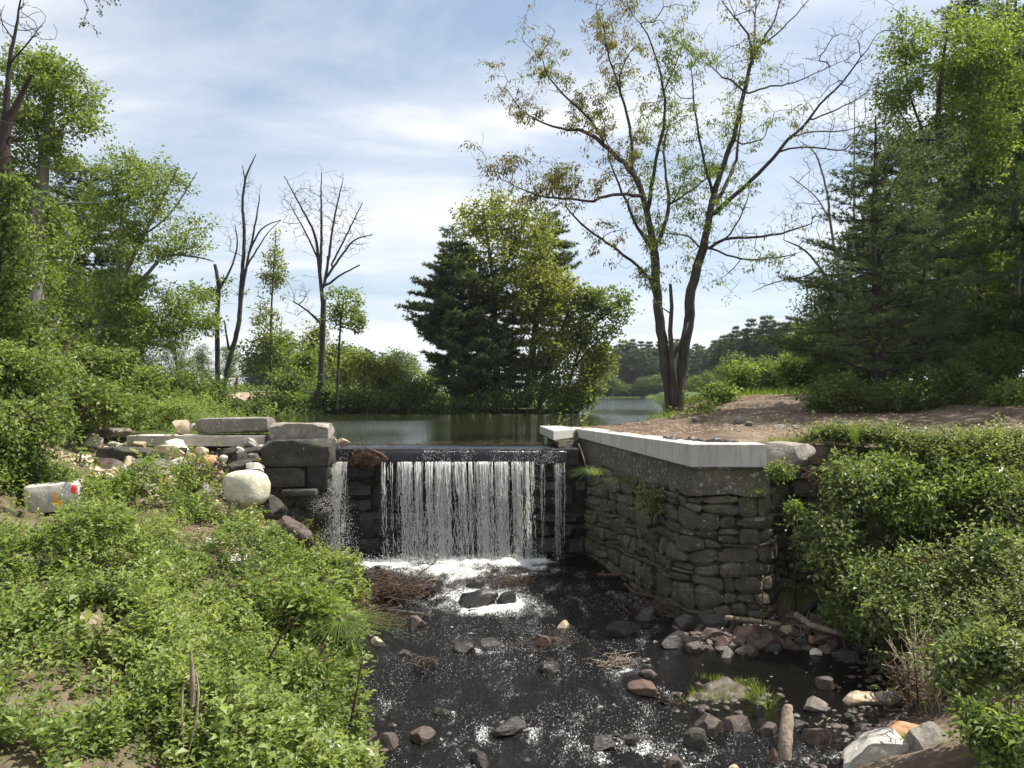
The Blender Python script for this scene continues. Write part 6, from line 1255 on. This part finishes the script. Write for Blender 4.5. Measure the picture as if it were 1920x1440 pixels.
# grasses
def tuft(name, label, y, u, v, n, L, spread, seed, lm='grass', droop=.35, base=.06, w=.007, cat='grass', loc=None):
    r = np.random.default_rng(seed); b = np.array(at(u, v, y)[:]) if loc is None else np.array(loc); mb = MB(); th = r.uniform(0, 6.3, n); a = np.abs(r.normal(0, spread, n))
    d = np.stack([np.cos(th) * a, np.sin(th) * a, np.ones(n)], -1); d = unit(d); hor = np.stack([np.cos(th), np.sin(th), 0 * th], -1); LL = L * r.uniform(.5, 1.1, n); B = b + hor * r.uniform(0, base, n)[:, None]; sd = np.stack([-np.sin(th), np.cos(th), 0 * th], -1) * w * .5
    ts = [0, .35, .7, 1]; rows = []
    for t in ts:
        c = B + d * (LL * t)[:, None] + hor * (droop * LL * t * t)[:, None]; c[:, 2] -= droop * LL * .8 * t ** 2.4; ww = (1 - t) ** .6 if t < 1 else 0.05; rows.append((c - sd * ww, c + sd * ww))
    V = np.stack([q for rr_ in rows for q in rr_], 1); k = np.arange(n)[:, None] * 8; Q = np.concatenate([k + np.array([[2 * i, 2 * i + 1, 2 * i + 3, 2 * i + 2]]) for i in range(3)]); tn = np.clip(np.tile(r.normal(.5, .2, n), 3), 0, 1)
    mb.add(V.reshape(-1, 3), Q, None, tn); return obj(name, mb.mesh(name, False), M[lm], label=label, category=cat)
tuft('sedge_tuft', 'drooping sedge tuft hanging over the left waterline', 10.6, 638, 1180, 420, .62, .55, 1, 'bank', 1.1, .12, .008)
tuft('grass_tuft', 'bright tall grass tuft at the right of the grassy islet', 10.35, 1438, 1345, 130, .42, .30, 2)
tuft('grass_tuft', 'bright grass blades left of the flat faced grey stone in the water', 12.0, 1340, 1252, 70, .26, .35, 3)
tuft('grass_tuft', 'bright grass blades in the dark water above the islet', 11.9, 1412, 1262, 90, .26, .45, 4)
tuft('grass_tuft', 'second clump of grass blades above the islet, between the other two', 11.8, 1388, 1266, 60, .2, .5, 14)
tuft('grass_tuft', 'tall grass clump at the edge of the dirt plateau above the right bank', 13.2, 1603, 830, 110, .42, .12, 5, 'grass', .15)
tuft('grass_tuft', 'light grass stems in the weeds left of the dead bent stalks', 6.9, 255, 1400, 150, .75, .22, 6, 'grass', .5, .12, .006)
tuft('grass_tuft', 'reddish dry grass beside the stump', 7.8, 240, 1245, 60, .4, .2, 7, 'dry', .3)
tuft('grass_tuft', 'grass hanging from the wall under the concrete cap near its far end', 16.2, 1118, 890, 160, .5, .5, 8, 'bank', 1.2, .2)
tuft('grass_tuft', 'dark grass hanging on the wall between the far grass and the leafy bush', 15.5, 1172, 905, 160, .42, .5, 9, 'dark', 1.2, .2)
tuft('grass_tuft', 'small grass hanging at the right of the old concrete course', 13.3, 1422, 925, 60, .3, .5, 10, 'bank', 1.2, .05)
seed = 850
for (u, v, ru_, rv, yy, lm, lab) in [(1222, 935, 36, 32, 14.4, 'vine', 'leafy bush growing out of the stone wall under the cap'), (1467, 880, 26, 18, 13.1, 'bank', 'small bright bush beside the end of the concrete cap'), (1270, 1325, 22, 28, 10.4, 'bank', 'leafy weed at the left end of the grassy islet'),
        (1490, 955, 12, 16, 13.5, 'bank', 'tiny green plant in the joint right of the wall corner'), (1520, 885, 26, 16, 13.2, 'bank', 'low leaves below the flat grey boulder')]:
    seed += 1; bush(lab, yy, u, v, ru_, rv, lm, 110, 11, .05, .045, .026, seed, rd=.22, stems=4)
tuft('grass_tuft', 'short bright grass beside the flat orange stone at the lower right', 8.9, 1700, 1392, 160, .16, .6, 31)
tuft('grass_tuft', 'low grass at the bottom right between the boulder and the pale bush', 8.0, 1790, 1420, 160, .2, .6, 32)
# gravel islet with short grass
def islet():
    nx, ny = 40, 26; xs_ = np.linspace(-1, 1, nx); ys_ = np.linspace(-1, 1, ny); A, B = np.meshgrid(xs_, ys_); r_ = np.sqrt(A * A + B * B); r_ = r_ + .55 * fbm(P3(A * 2.2, B * 2.2), 3, 31); c = at(1352, 1320, 10.7); Z_ = -2.93 + .20 * ss((.95 - r_) / .7) + fbm(P3(A * 6, B * 5), 4, 6) * .11 - .12 * ss((r_ - .8) / .3)
    return np.stack([c.x + A * .78, 10.85 + B * .55, Z_], -1), (nx, ny)
IV, (inx, iny) = islet(); obj('islet', mesh_np('islet', IV, grid_faces(inx, iny)), M['brown'], kind='structure')
gb = MB(); n = 1500; a = ru.uniform(0, 6.3, n); r_ = ru.uniform(0, .85, n) ** .6; c0 = at(1352, 1320, 10.7); Bp = np.stack([c0.x + np.cos(a) * r_ * .72, 10.88 + np.sin(a) * r_ * .45, np.full(n, -2.80)], -1); kk_ = fbm(P3(Bp[:, 0] * 3, Bp[:, 1] * 3), 2, 5) > -.02; Bp = Bp[kk_]; n = len(Bp); d = ru.normal(0, .4, (n, 3)); d[:, 2] = 1; needles(gb, Bp, d, ru.uniform(.05, .16, n), .004, np.clip(ru.normal(.6, .2, n), 0, 1))
stuff('islet_grass', gb, 'grass', 'short yellowish grass growing on the gravel islet')
# grass behind the mound and short grass along the plateau edge
gb = MB(); n = 24000; x = ru.uniform(3, 26, n); y = ru.uniform(23.5, 34, n); k = (sdpoly(x, y, PLAT) > 0) & (fbm(P3(x * .5, y * .5), 3, 5) * 3 + y > 25.4) & (x < y * .66); x, y = x[k], y[k]; d = ru.normal(0, .35, (len(x), 3)); d[:, 2] = 1
needles(gb, np.stack([x, y, H(x, y, False)], -1), d, ru.uniform(.12, .38, len(x)), .012, np.clip(ru.normal(.5, .2, len(x)), 0, 1)); stuff('meadow_grass', gb, 'grass', 'sunlit grass behind the dirt mound under the pines')
gb = MB(); n = 9000; x = ru.uniform(4.6, 12, n); s_ = ru.normal(0, .45, n); y = np.interp(x, [4.4, 5.2, 6.5, 9, 16], [13.7, 13.9, 13.6, 12.9, 11]) + .25 + s_ * .9; k = (fbm(P3(x * 1.2, y * 1.2), 3, 15) > -.12) & (x < y * .67); x, y = x[k], y[k]; d = ru.normal(0, .5, (len(x), 3)); d[:, 2] = 1
needles(gb, np.stack([x, y, H(x, y, False)], -1), d, ru.uniform(.05, .17, len(x)), .006, np.clip(ru.normal(.6, .2, len(x)), 0, 1)); stuff('edge_grass', gb, 'grass', 'thin sunlit grass along the front edge of the dirt plateau')
# litter and chips on bare soil
lt = MB(); n = 26000; x = ru.uniform(.9, 17, n); y = 13.2 + 15 * ru.uniform(0, 1, n) ** 1.2; k = (sdpoly(x, y, PLAT) > .25) & (x < y * .67) & (fbm(P3(x * .7, y * .7), 3, 19) > -.2); x, y = x[k], y[k]; c = np.stack([x, y, H(x, y) + .008], -1); n = len(x); d = ru.normal(0, 1, (n, 3)); d[:, 2] *= .25; nn = ru.normal(0, .3, (n, 3)); nn[:, 2] = 1
leaves(lt, c, d, nn, ru.uniform(.03, .10, n), ru.uniform(.012, .04, n), np.clip(ru.normal(.42, .28, n), 0, 1), .1); stuff('leaf_litter', lt, 'dry', 'scattered wood chips and dead leaves over the dirt plateau')
lt = MB(); n = 16000; y = 4.8 + 13 * ru.uniform(0, 1, n); x = ru.uniform(-10, -1, n); k = (x < left(y) - .1) & (bare(x, y) < .8) | ((y > 14.6) & (x < -4.4) & (x > -9) & (ru.uniform(0, 1, n) < .4)); x, y = x[k], y[k]; n = len(x); c = np.stack([x, y, H(x, y) + .01], -1); d = ru.normal(0, 1, (n, 3)); d[:, 2] *= .25; nn = ru.normal(0, .3, (n, 3)); nn[:, 2] = 1
k2 = 2600; xb = -4.65 + ru.normal(0, .45, k2); yb = 13.3 + ru.normal(0, .4, k2); c = np.concatenate([c, np.stack([xb, yb, H(xb, yb) + .012], -1)]); d = np.concatenate([d, ru.normal(0, 1, (k2, 3)) * [1, 1, .25]]); nn = np.concatenate([nn, np.tile([[.1, -.2, 1.]], (k2, 1))]); n += k2
leaves(lt, c, d, nn, ru.uniform(.02, .07, n), ru.uniform(.01, .03, n), np.clip(ru.normal(.5, .28, n), 0, 1), .1); stuff('bank_litter', lt, 'dry', 'dead leaves and chips on the bare patches of the left bank')
# small stones on bare soil and stream margins
def pebbles(name, label, C3, smin, smax, m, seed):
    r = np.random.default_rng(seed); bm = bmesh.new(); bmesh.ops.create_icosphere(bm, subdivisions=1, radius=1); V = np.array([v.co[:] for v in bm.verts]); Fc = np.array([[v.index for v in f.verts] for f in bm.faces]); bm.free(); n = len(C3)
    A = V[None] * (1 + r.normal(0, .16, (n, len(V), 1))) * r.uniform(.55, 1.3, (n, 1, 3)) * np.exp(r.uniform(math.log(smin), math.log(smax), (n, 1, 1))); A[..., 2] *= .65; A += C3[:, None]; mb = MB(); mb.add(A.reshape(-1, 3), None, (Fc[None] + np.arange(n)[:, None, None] * len(V)).reshape(-1, 3), .5)
    return obj(name, mb.mesh(name, False), M[m], kind='stuff', label=label)
n = 900; x = ru.uniform(.9, 12, n); y = ru.uniform(13.5, 25, n); k = (sdpoly(x, y, PLAT) > .3); x, y = x[k], y[k]; pebbles('dirt_pebbles', 'small pebbles and clods scattered on the dirt plateau', np.stack([x, y, H(x, y)], -1), .012, .05, 'tan', 1)
xi = ru.normal(2.85, .42, 160); yi = ru.normal(10.85, .3, 160); pebbles('islet_stones', 'small brown stones making up the grassy islet', np.stack([xi, yi, np.full(160, -2.82)], -1), .03, .09, 'brown', 11)
n = 650; y = ru.uniform(8.8, 15.8, n); x = left(y) + (right(y) - left(y)) * ru.uniform(.05, 1, n) ** .7; pebbles('streambed_stones', 'small half sunk stones breaking the stream surface', np.stack([x, y, zs(y) - .03], -1), .02, .075, 'wet', 12)
n = 1500; y = ru.uniform(8.8, 14.2, n); x = right(y) - np.abs(ru.normal(0, .45, n)) + .2; pebbles('shore_pebbles', 'small dark stones along the right margin of the stream', np.stack([x, y, np.maximum(H(x, y), zs(y) - .03) + .01], -1), .015, .07, 'brown', 2)
n = 230; y = ru.uniform(12.25, 13.35, n); x = 2.5 + (13.4 - y) * .3 + ru.uniform(0, 3.5, n) ** 1.0; pebbles('bank_stones', 'jumble of angular brown stones along the foot of the wall and right bank', np.stack([x, y, np.maximum(H(x, y), zs(y) - .02) + .03], -1), .045, .13, 'brown', 21)
n = 700; y = ru.uniform(12.8, 15.2, n); x = 2.2 + (14.8 - y) * .7 + ru.uniform(-.2, 1.2, n); pebbles('wall_foot_rubble', 'dark rubble at the foot of the stone wall', np.stack([x, y, np.maximum(H(x, y), zs(y) - .03) + .02], -1), .03, .11, 'wet', 3)
n = 500; y = ru.uniform(8.5, 17, n); x = left(y) + np.abs(ru.normal(0, .2, n)) - .15; pebbles('left_margin_stones', 'small dark stones along the left margin of the stream', np.stack([x, y, np.maximum(H(x, y), zs(y) - .03)], -1), .02, .08, 'brown', 4)
n = 1100; x = ru.uniform(-9.2, -4.6, n); y = 15 + ru.uniform(0, 3, n); pebbles('rubble_chips', 'small broken stones between the rubble on the left bank', np.stack([x, y, H(x, y)], -1), .02, .09, 'tan', 5)
# bank litter wood and twigs
def twigs(name, label, C3, L, r0, seed, m='twig', flat=.35, dirn=None, k=3, curve=.12):
    r = np.random.default_rng(seed); mb = MB()
    for c in C3:
        d = r.normal(0, 1, 3); d[2] *= flat
        if dirn is not None: d = d * .6 + np.array(dirn)
        d = d / np.linalg.norm(d) * L * r.uniform(.4, 1.2); t = np.linspace(-.5, .5, 5)[:, None]; P = c + d * t + np.cumsum(r.normal(0, curve * L * .25, (5, 3)), 0); mb.tube(P, r0 * r.uniform(.5, 1.6) * np.linspace(1.2, .5, 5), k, t=.5)
    return obj(name, mb.mesh(name), M[m], kind='stuff', label=label)
def cloud(u0, v0, u1, v1, y, n, seed, dy=.4, zs_=0):
    r = np.random.default_rng(seed); a = at(u0, v1, y); b = at(u1, v0, y); q = r.normal(0, .33, (n, 3)).clip(-1, 1); q[:, 2] = np.abs(q[:, 2]) * 1.3 - .6; c = (np.array(a[:]) + np.array(b[:])) / 2; return c + q * np.array([(b.x - a.x) / 2 * 1.3, dy, (b.z - a.z) / 2])
twigs('brush_pile', 'large tangle of brown sticks below the falls on the left', cloud(600, 1050, 840, 1165, 15.0, 900, 1, .6), .6, .0075, 1, flat=.6, dirn=(.5, 0, 0))
twigs('brush_pile', 'reddish heap of sticks hanging over the left waterline', cloud(600, 1100, 770, 1205, 13.6, 620, 2, .5), .5, .0065, 2, dirn=(.4, -.2, .2))
twigs('brush_pile', 'loose twigs caught on the rocks right of the foaming boulder', cloud(890, 1062, 1040, 1115, 15.8, 240, 3, .45), .45, .004, 3, flat=.7)
twigs('brush_pile', 'clump of twigs lodged on the dam crest left of the main curtain', cloud(655, 828, 722, 880, 17.85, 260, 4, .15), .35, .005, 4, flat=.8)
twigs('crest_debris', 'line of fine twigs and leaves along the dam crest', np.stack([ru.uniform(-3.6, 1.1, 170), 18.62 + ru.normal(0, .12, 170), .015 + np.abs(ru.normal(0, .02, 170))], -1), .3, .003, 5, flat=.35, dirn=(.8, 0, 0))
twigs('driftwood_sticks', 'pale dry sticks caught on stones at midstream right', cloud(1110, 1224, 1200, 1250, 11.7, 80, 6, .3), .26, .005, 6, 'log', dirn=(.6, .1, 0))
twigs('driftwood_sticks', 'dark sticks against the shaded foot of the stone wall', cloud(1160, 1110, 1330, 1180, 14.0, 130, 7, .5), .6, .007, 7, 'twig')
twigs('driftwood_sticks', 'tangled dry sticks under the brambles above the right stones', cloud(1490, 1150, 1620, 1195, 12.8, 160, 8, .5), .55, .007, 8, 'log')
twigs('driftwood_sticks', 'twigs caught round the stones right of the standing log', cloud(1480, 1345, 1600, 1390, 9.9, 90, 9, .3), .35, .004, 9, 'stalk')
twigs('driftwood_sticks', 'broken driftwood on dark stones left of midstream', cloud(765, 1222, 840, 1252, 11.6, 34, 10, .3), .28, .008, 10, 'twig', dirn=(.5, -.3, 0))
twigs('driftwood_sticks', 'dark branch and twigs at the lower middle of the stream', cloud(835, 1400, 880, 1440, 9.2, 36, 11, .2), .35, .006, 11)
twigs('driftwood_sticks', 'fine dry twigs round the brown rock at midstream', cloud(965, 1184, 1075, 1212, 12.4, 70, 12, .4), .3, .003, 12, 'twig', dirn=(.6, 0, .1))
twigs('dry_brambles', 'thin dry upright stems by the right waterline', cloud(1690, 1150, 1770, 1320, 9.6, 130, 13, .4), .75, .004, 13, 'stalk', flat=2.0, dirn=(0, 0, 1.2))
twigs('dry_brambles', 'thin dry stems in the weeds of the left bank bottom', cloud(180, 1240, 520, 1440, 6.9, 110, 14, .5), .6, .003, 14, 'stalk', flat=2.0, dirn=(.1, 0, .8))
twigs('dead_sticks', 'dead sticks on the rubble between the boulder and the abutment', cloud(420, 930, 600, 1050, 15.2, 130, 15, .4), .45, .004, 15)
def limb(name, label, q, y, m='log', cat='log', dys=None, k=9, amp=.004):
    P = np.array(px_line(q, y)); n = 4 * len(P); t = np.linspace(0, len(P) - 1, n); A = np.stack([np.interp(t, range(len(P)), P[:, j]) for j in range(4)], -1); r = np.random.default_rng(len(label)); A[:, :3] += r.normal(0, amp, (n, 3)); A[:, 3] *= 1 + r.normal(0, .035, n)
    mb = MB(); mb.tube(A[:, :3], A[:, 3], k); return obj(name, mb.mesh(name), M[m], label=label, category=cat)
limb('standing_log', 'weathered log standing on end in the shallow water at the lower right', [(1470, 1460, 28, 0), (1472, 1400, 27, .1), (1476, 1350, 24, .3), (1478, 1324, 17, .4)], 9.0)
limb('driftwood_plank', 'thin straight driftwood pole lying at the foot of the stone wall', [(1360, 1158, 9), (1410, 1163, 9), (1463, 1171, 8)], 13.0)
limb('fallen_log', 'long pale log lying above the right stones', [(1492, 1152, 12, .3), (1520, 1172, 12), (1560, 1184, 11, -.2), (1612, 1196, 9, -.4)], 12.6)
limb('fallen_log', 'second shorter log behind the long pale one', [(1530, 1160, 11), (1570, 1164, 10), (1600, 1160, 8)], 13.0, 'bark')
limb('fallen_log', 'dark fallen trunk slanting under the brambles on the right bank', [(1500, 1150, 16), (1540, 1128, 15, .2), (1580, 1105, 13, .4)], 13.2, 'barkdark')
limb('climbing_vine', 'thin upright stem against the dark bank right of the wall', [(1488, 1150, 8), (1490, 1060, 8, .1), (1492, 960, 7, .3), (1486, 890, 6, .4)], 13.5, 'barkdark', 'vine')
limb('fallen_branch', 'red brown stick lying in the foam below the curtain', [(765, 1108, 6), (790, 1098, 7), (818, 1086, 7)], 15.6, 'log', 'branch')
limb('fallen_branch', 'long grey pole floating below the brush pile', [(720, 1142, 7), (770, 1150, 7), (825, 1156, 6)], 13.9, 'bark', 'branch')
limb('fallen_branch', 'dark bent branch on the dam crest left of the curtain', [(690, 842, 5), (712, 850, 6), (728, 862, 4)], 17.8, 'twig', 'branch')
limb('fallen_branch', 'thin bare branch in the shade of the stone wall foot', [(1120, 1078, 5), (1160, 1078, 6), (1195, 1078, 5)], 16.0, 'twig', 'branch')
limb('fallen_branch', 'curved dark branch against the shaded base of the wall', [(1170, 1095, 6), (1190, 1112, 8), (1230, 1120, 7), (1250, 1112, 5)], 14.8, 'twig', 'branch')
limb('forked_stick', 'pale forked stick on the stones of the right bank', [(1396, 1208, 4), (1412, 1205, 4), (1428, 1210, 5), (1445, 1198, 3)], 12.6, 'stalk', 'branch')
limb('dead_stalk', 'pale bent dead stalk, left one of the arching pair at the bottom left', [(344, 1420, 4), (341, 1340, 4), (342, 1290, 4), (354, 1272, 3.5)], 6.4, 'stalk', 'stalk', amp=.002, k=5)
limb('dead_stalk', 'pale bent dead stalk, right one of the arching pair at the bottom left', [(350, 1420, 4), (366, 1360, 4), (372, 1300, 5), (368, 1262, 4)], 6.35, 'stalk', 'stalk', amp=.002, k=5)
limb('broken_stake', 'splintered grey stake standing behind the bent dead stalks', [(362, 1330, 9), (361, 1270, 9), (359, 1240, 7), (357, 1218, 2.5)], 6.6, 'log', 'stake', amp=.002)
limb('fallen_branch', 'thin dark branch arching over the left waterline leaves', [(500, 1240, 5), (530, 1190, 4), (556, 1158, 2.5)], 9.0, 'twig', 'branch')
limb('crest_stake', 'thin twig sticking out under the far end of the concrete cap', [(1085, 832, 1.5), (1095, 862, 2), (1102, 884, 1.5)], 17.4, 'stalk', 'twig')
# stump
def stump():
    r = np.random.default_rng(3); b = at(205, 1218, 7.85); nb, nh = 36, 8; V = []
    for j in range(nh):
        t = j / (nh - 1)
        for i in range(nb):
            a = i / nb * 6.283; ro = .25 * (1.15 - .25 * t + .22 * math.sin(5 * a + 1) * (1 - t) * .6) + .03 * float(vn(np.array([[math.cos(a) * 5, math.sin(a) * 5, t * 1.5]]), 4)[0])
            V.append((b.x + math.cos(a) * ro * 1.15, b.y + math.sin(a) * ro * .8, b.z - .12 + t * .50 * (.75 + .25 * math.sin(a * 2 + 2) + .16 * float(vn(np.array([[a * 4, 0, 0]]), 6)[0]))))
    j = np.arange(nb); Q = np.concatenate([np.stack([k * nb + j, k * nb + (j + 1) % nb, (k + 1) * nb + (j + 1) % nb, (k + 1) * nb + j], -1) for k in range(nh - 1)])
    top = np.array(V[-nb:]); c = top.mean(0) + [0, .03, -.05]; V2 = V + [tuple(c)]; F3 = [((nh - 1) * nb + i, (nh - 1) * nb + (i + 1) % nb, len(V)) for i in range(nb)]
    return obj('tree_stump', mesh_np('stump', V2, Q, F3, smooth=False), M['log'], label='weathered broken stump among the leaves of the left bank', category='stump')
stump()
for i, (u, v, lb_) in enumerate([(267, 1258, 'left one of the two low white dandelion clocks'), (280, 1271, 'lower right one of the white dandelion clocks'), (298, 1243, 'highest of the three white dandelion clocks')]):
    c = at(u, v, 6.7); root = thing('dandelion', lb_, 'dandelion', (c.x, c.y, c.z - .35)); mb = MB(); d = unit(np.random.default_rng(i).normal(size=(260, 3))); needles(mb, np.tile(np.array(c[:]), (260, 1)) + d * .004, d, np.full(260, .026), .0012, np.full(260, .5))
    hd = MB(); hd.tube(np.array([(c.x, c.y, c.z - .36), (c.x + .01, c.y, c.z - .18), c[:]]), .0025, 4); e = MB(); n = 200; leaves(e, np.array(c[:]) + unit(np.random.default_rng(9 + i).normal(size=(n, 3))) * .022, np.random.default_rng(i).normal(size=(n, 3)), d[:n], np.full(n, .007), np.full(n, .007), np.full(n, .5))
    obj('seed_head', e.mesh('seeds', False), M['white'], root); obj('stalk', hd.mesh('stalk'), M['grass'], root); reparent(root)
# rusty pipe at the water's edge
def pipe():
    a = np.array(at(588, 1118, 13.0)[:]); b = np.array(at(604, 1150, 12.7)[:]); b[1] = 12.55; ax = (b - a); ax = ax / np.linalg.norm(ax) * .42; nseg, kk = 6, 20; V = []; 
    u_ = unit(np.cross(ax, [0, 0, 1.])); v_ = unit(np.cross(ax, u_)); rr_ = np.random.default_rng(4)
    for ro in (.15, .125):
        for s in range(nseg):
            for i in range(kk):
                th = i / kk * 6.283; V.append(a + ax * s / (nseg - 1) * (1 + .08 * math.sin(3 * th)) + (u_ * math.cos(th) + v_ * math.sin(th) * 1.25) * ro * (1 + .05 * rr_.normal()))
    j = np.arange(kk); Q = []
    for l in (0, 1):
        for s in range(nseg - 1):
            q = np.stack([l * nseg * kk + s * kk + j, l * nseg * kk + s * kk + (j + 1) % kk, l * nseg * kk + (s + 1) * kk + (j + 1) % kk, l * nseg * kk + (s + 1) * kk + j], -1); Q.append(q)
    for s in (0, nseg - 1): Q.append(np.stack([s * kk + j, s * kk + (j + 1) % kk, nseg * kk + s * kk + (j + 1) % kk, nseg * kk + s * kk + j], -1))
    return obj('rusty_pipe', mesh_np('pipe', V, np.concatenate(Q), smooth=False), M['rust'], label='short rusty broken pipe sticking out of the left bank by the brush pile', category='pipe')
pipe()
# ------------------------------------------------------------------ road, guardrail, utility pole
M['rail'] = flat_mat('galvanised_rail', (.42, .42, .40), .55); M['post'] = flat_mat('wooden_post', (.10, .075, .055)); M['pole'] = flat_mat('pole_wood', (.42, .34, .27)); M['marker'] = flat_mat('orange_marker', (.75, .30, .03), .6); M['asphalt'] = flat_mat('asphalt', (.30, .27, .24))
rx = np.linspace(-46, -13, 60); ry = np.interp(rx, [-46, -22, -13], [49.5, 53.5, 55.5]); A = np.stack([rx, ry - 1.2, H(rx, ry - 1.2, False) + .03 + np.abs(fbm(P3(rx, ry), 2, 3)) * .02], -1); B = np.stack([rx, ry + 3.2, H(rx, ry + 3.2, False) + .10], -1); A[:, 2] = np.maximum(A[:, 2], 1.28); B[:, 2] = A[:, 2] + .12
obj('road', mesh_np('road', np.stack([A, B], 0).reshape(-1, 3), grid_faces(60, 2)), M['asphalt'], kind='structure')
gr = thing('guardrail', 'grey guardrail on dark posts beside the road on the left', 'guardrail', (-27, 50, 1.3))
p0 = at(200, 716, 47.5); p1 = at(442, 714, 51.5); mb = MB(); n = 30
prof = [(0, .0), (.03, .06), (-.01, .11), (.03, .16), (0, .23), (-.03, .23), (-.03, 0)]
V = []; 
for i in range(n):
    t = i / (n - 1); c = p0.lerp(p1, t)
    for (dy, dz) in prof: V.append((c.x, c.y - dy, c.z + dz - .05))
k = len(prof); j = np.arange(k); Q = np.concatenate([np.stack([i * k + j, i * k + (j + 1) % k, (i + 1) * k + (j + 1) % k, (i + 1) * k + j], -1) for i in range(n - 1)])
obj('rail', mesh_np('rail', V, Q, smooth=False), M['rail'], gr)
for i in range(7):
    c = p0.lerp(p1, i / 6); me = extrude_poly([(c.x - .10, c.y + .04), (c.x + .10, c.y + .04), (c.x + .10, c.y + .22), (c.x - .10, c.y + .22)], c.z - .75, c.z + .22, .01); obj('post', me, M['post'], gr)
reparent(gr)
pl = thing('utility_pole', 'tan wooden utility pole with an orange marker among the left trees', 'utility pole', tuple(at(102, 740, 33))); mb = MB(); P = np.array(px_line([(104, 740, 10), (106, 640, 9), (107, 590, 8)], 33)); mb.tube(P[:, :3], P[:, 3], 10); obj('shaft', mb.mesh('shaft'), M['pole'], pl)
c = at(103, 675, 32.7); obj('marker', extrude_poly([(c.x - .15, c.y - .05), (c.x + .15, c.y - .05), (c.x + .15, c.y + .02), (c.x - .15, c.y + .02)], c.z - .16, c.z + .16, .01), M['marker'], pl, label='orange marker plate low on the pole'); reparent(pl)

sm_ = bpy.data.objects['stream'].data; fo_ = foam.copy()
for o in bpy.data.objects:
    if o.name.startswith('rock') and o.type == 'MESH' and abs(o.location.z - float(zs(o.location.y))) < .25 and 8.5 < o.location.y < 17 and left(o.location.y) < o.location.x < right(o.location.y):
        rx_ = o.scale.x * .5; q = np.hypot((SX - o.location.x) / (rx_ + .07), (SY - o.location.y + .10) / (o.scale.y * .5 + .14)); c_ = float(np.interp(o.location.x, [1.6, 2.6], [1, .15])) if o.location.y > 9.6 else 1
        fo_ += .30 * c_ * np.exp(-((q - 1) / .25) ** 2) * np.clip(.15 + 1.6 * fbm(P3(SX * 3.1, SY * 3.1), 2, 12) + .5 * (SX > o.location.x), 0, 1) * (SY < o.location.y + .05)
sm_.attributes['foam'].data.foreach_set('value', np.clip(fo_, -.4, 1).astype(np.float32).ravel())
for (x_, y_, k_, h_, lb_) in [(17.6, 21.0, 0, 13, 'nearer unseen tall leafy tree added off the right edge to cast shade'), (18.5, 25.0, 2, 15, 'unseen tall pine added off the right edge to cast shade'), (21.0, 19.0, 1, 13, 'unseen leafy tree added further off the right edge to cast shade')]:  # unseen trees added out of frame to throw shade on the dirt mound
    p_ = (bd + [bp])[k_]; copy_tree(p_, (x_, y_, 1.2), .7 * k_, (h_ / 12,) * 3, label=lb_, group='unseen trees added right of the view to cast shade')
# air: thin haze over the whole scene
def haze(d):
    m, t, out = base_mat('air'); v = t.nodes.new('ShaderNodeVolumePrincipled'); v.inputs['Density'].default_value = d; v.inputs['Color'].default_value = (.88, .93, 1, 1); v.inputs['Anisotropy'].default_value = .2
    t.links.new(v.outputs[0], out.inputs['Volume']); bm = bmesh.new(); bmesh.ops.create_cube(bm, size=1); me = bpy.data.meshes.new('haze'); bm.to_mesh(me); bm.free()
    o = obj('haze', me, m, kind='stuff', label='thin bluish air haze over the lake and woods'); o.scale = (3600, 3600, 40); o.location = (0, 1100, 15.5)
haze(.00018)
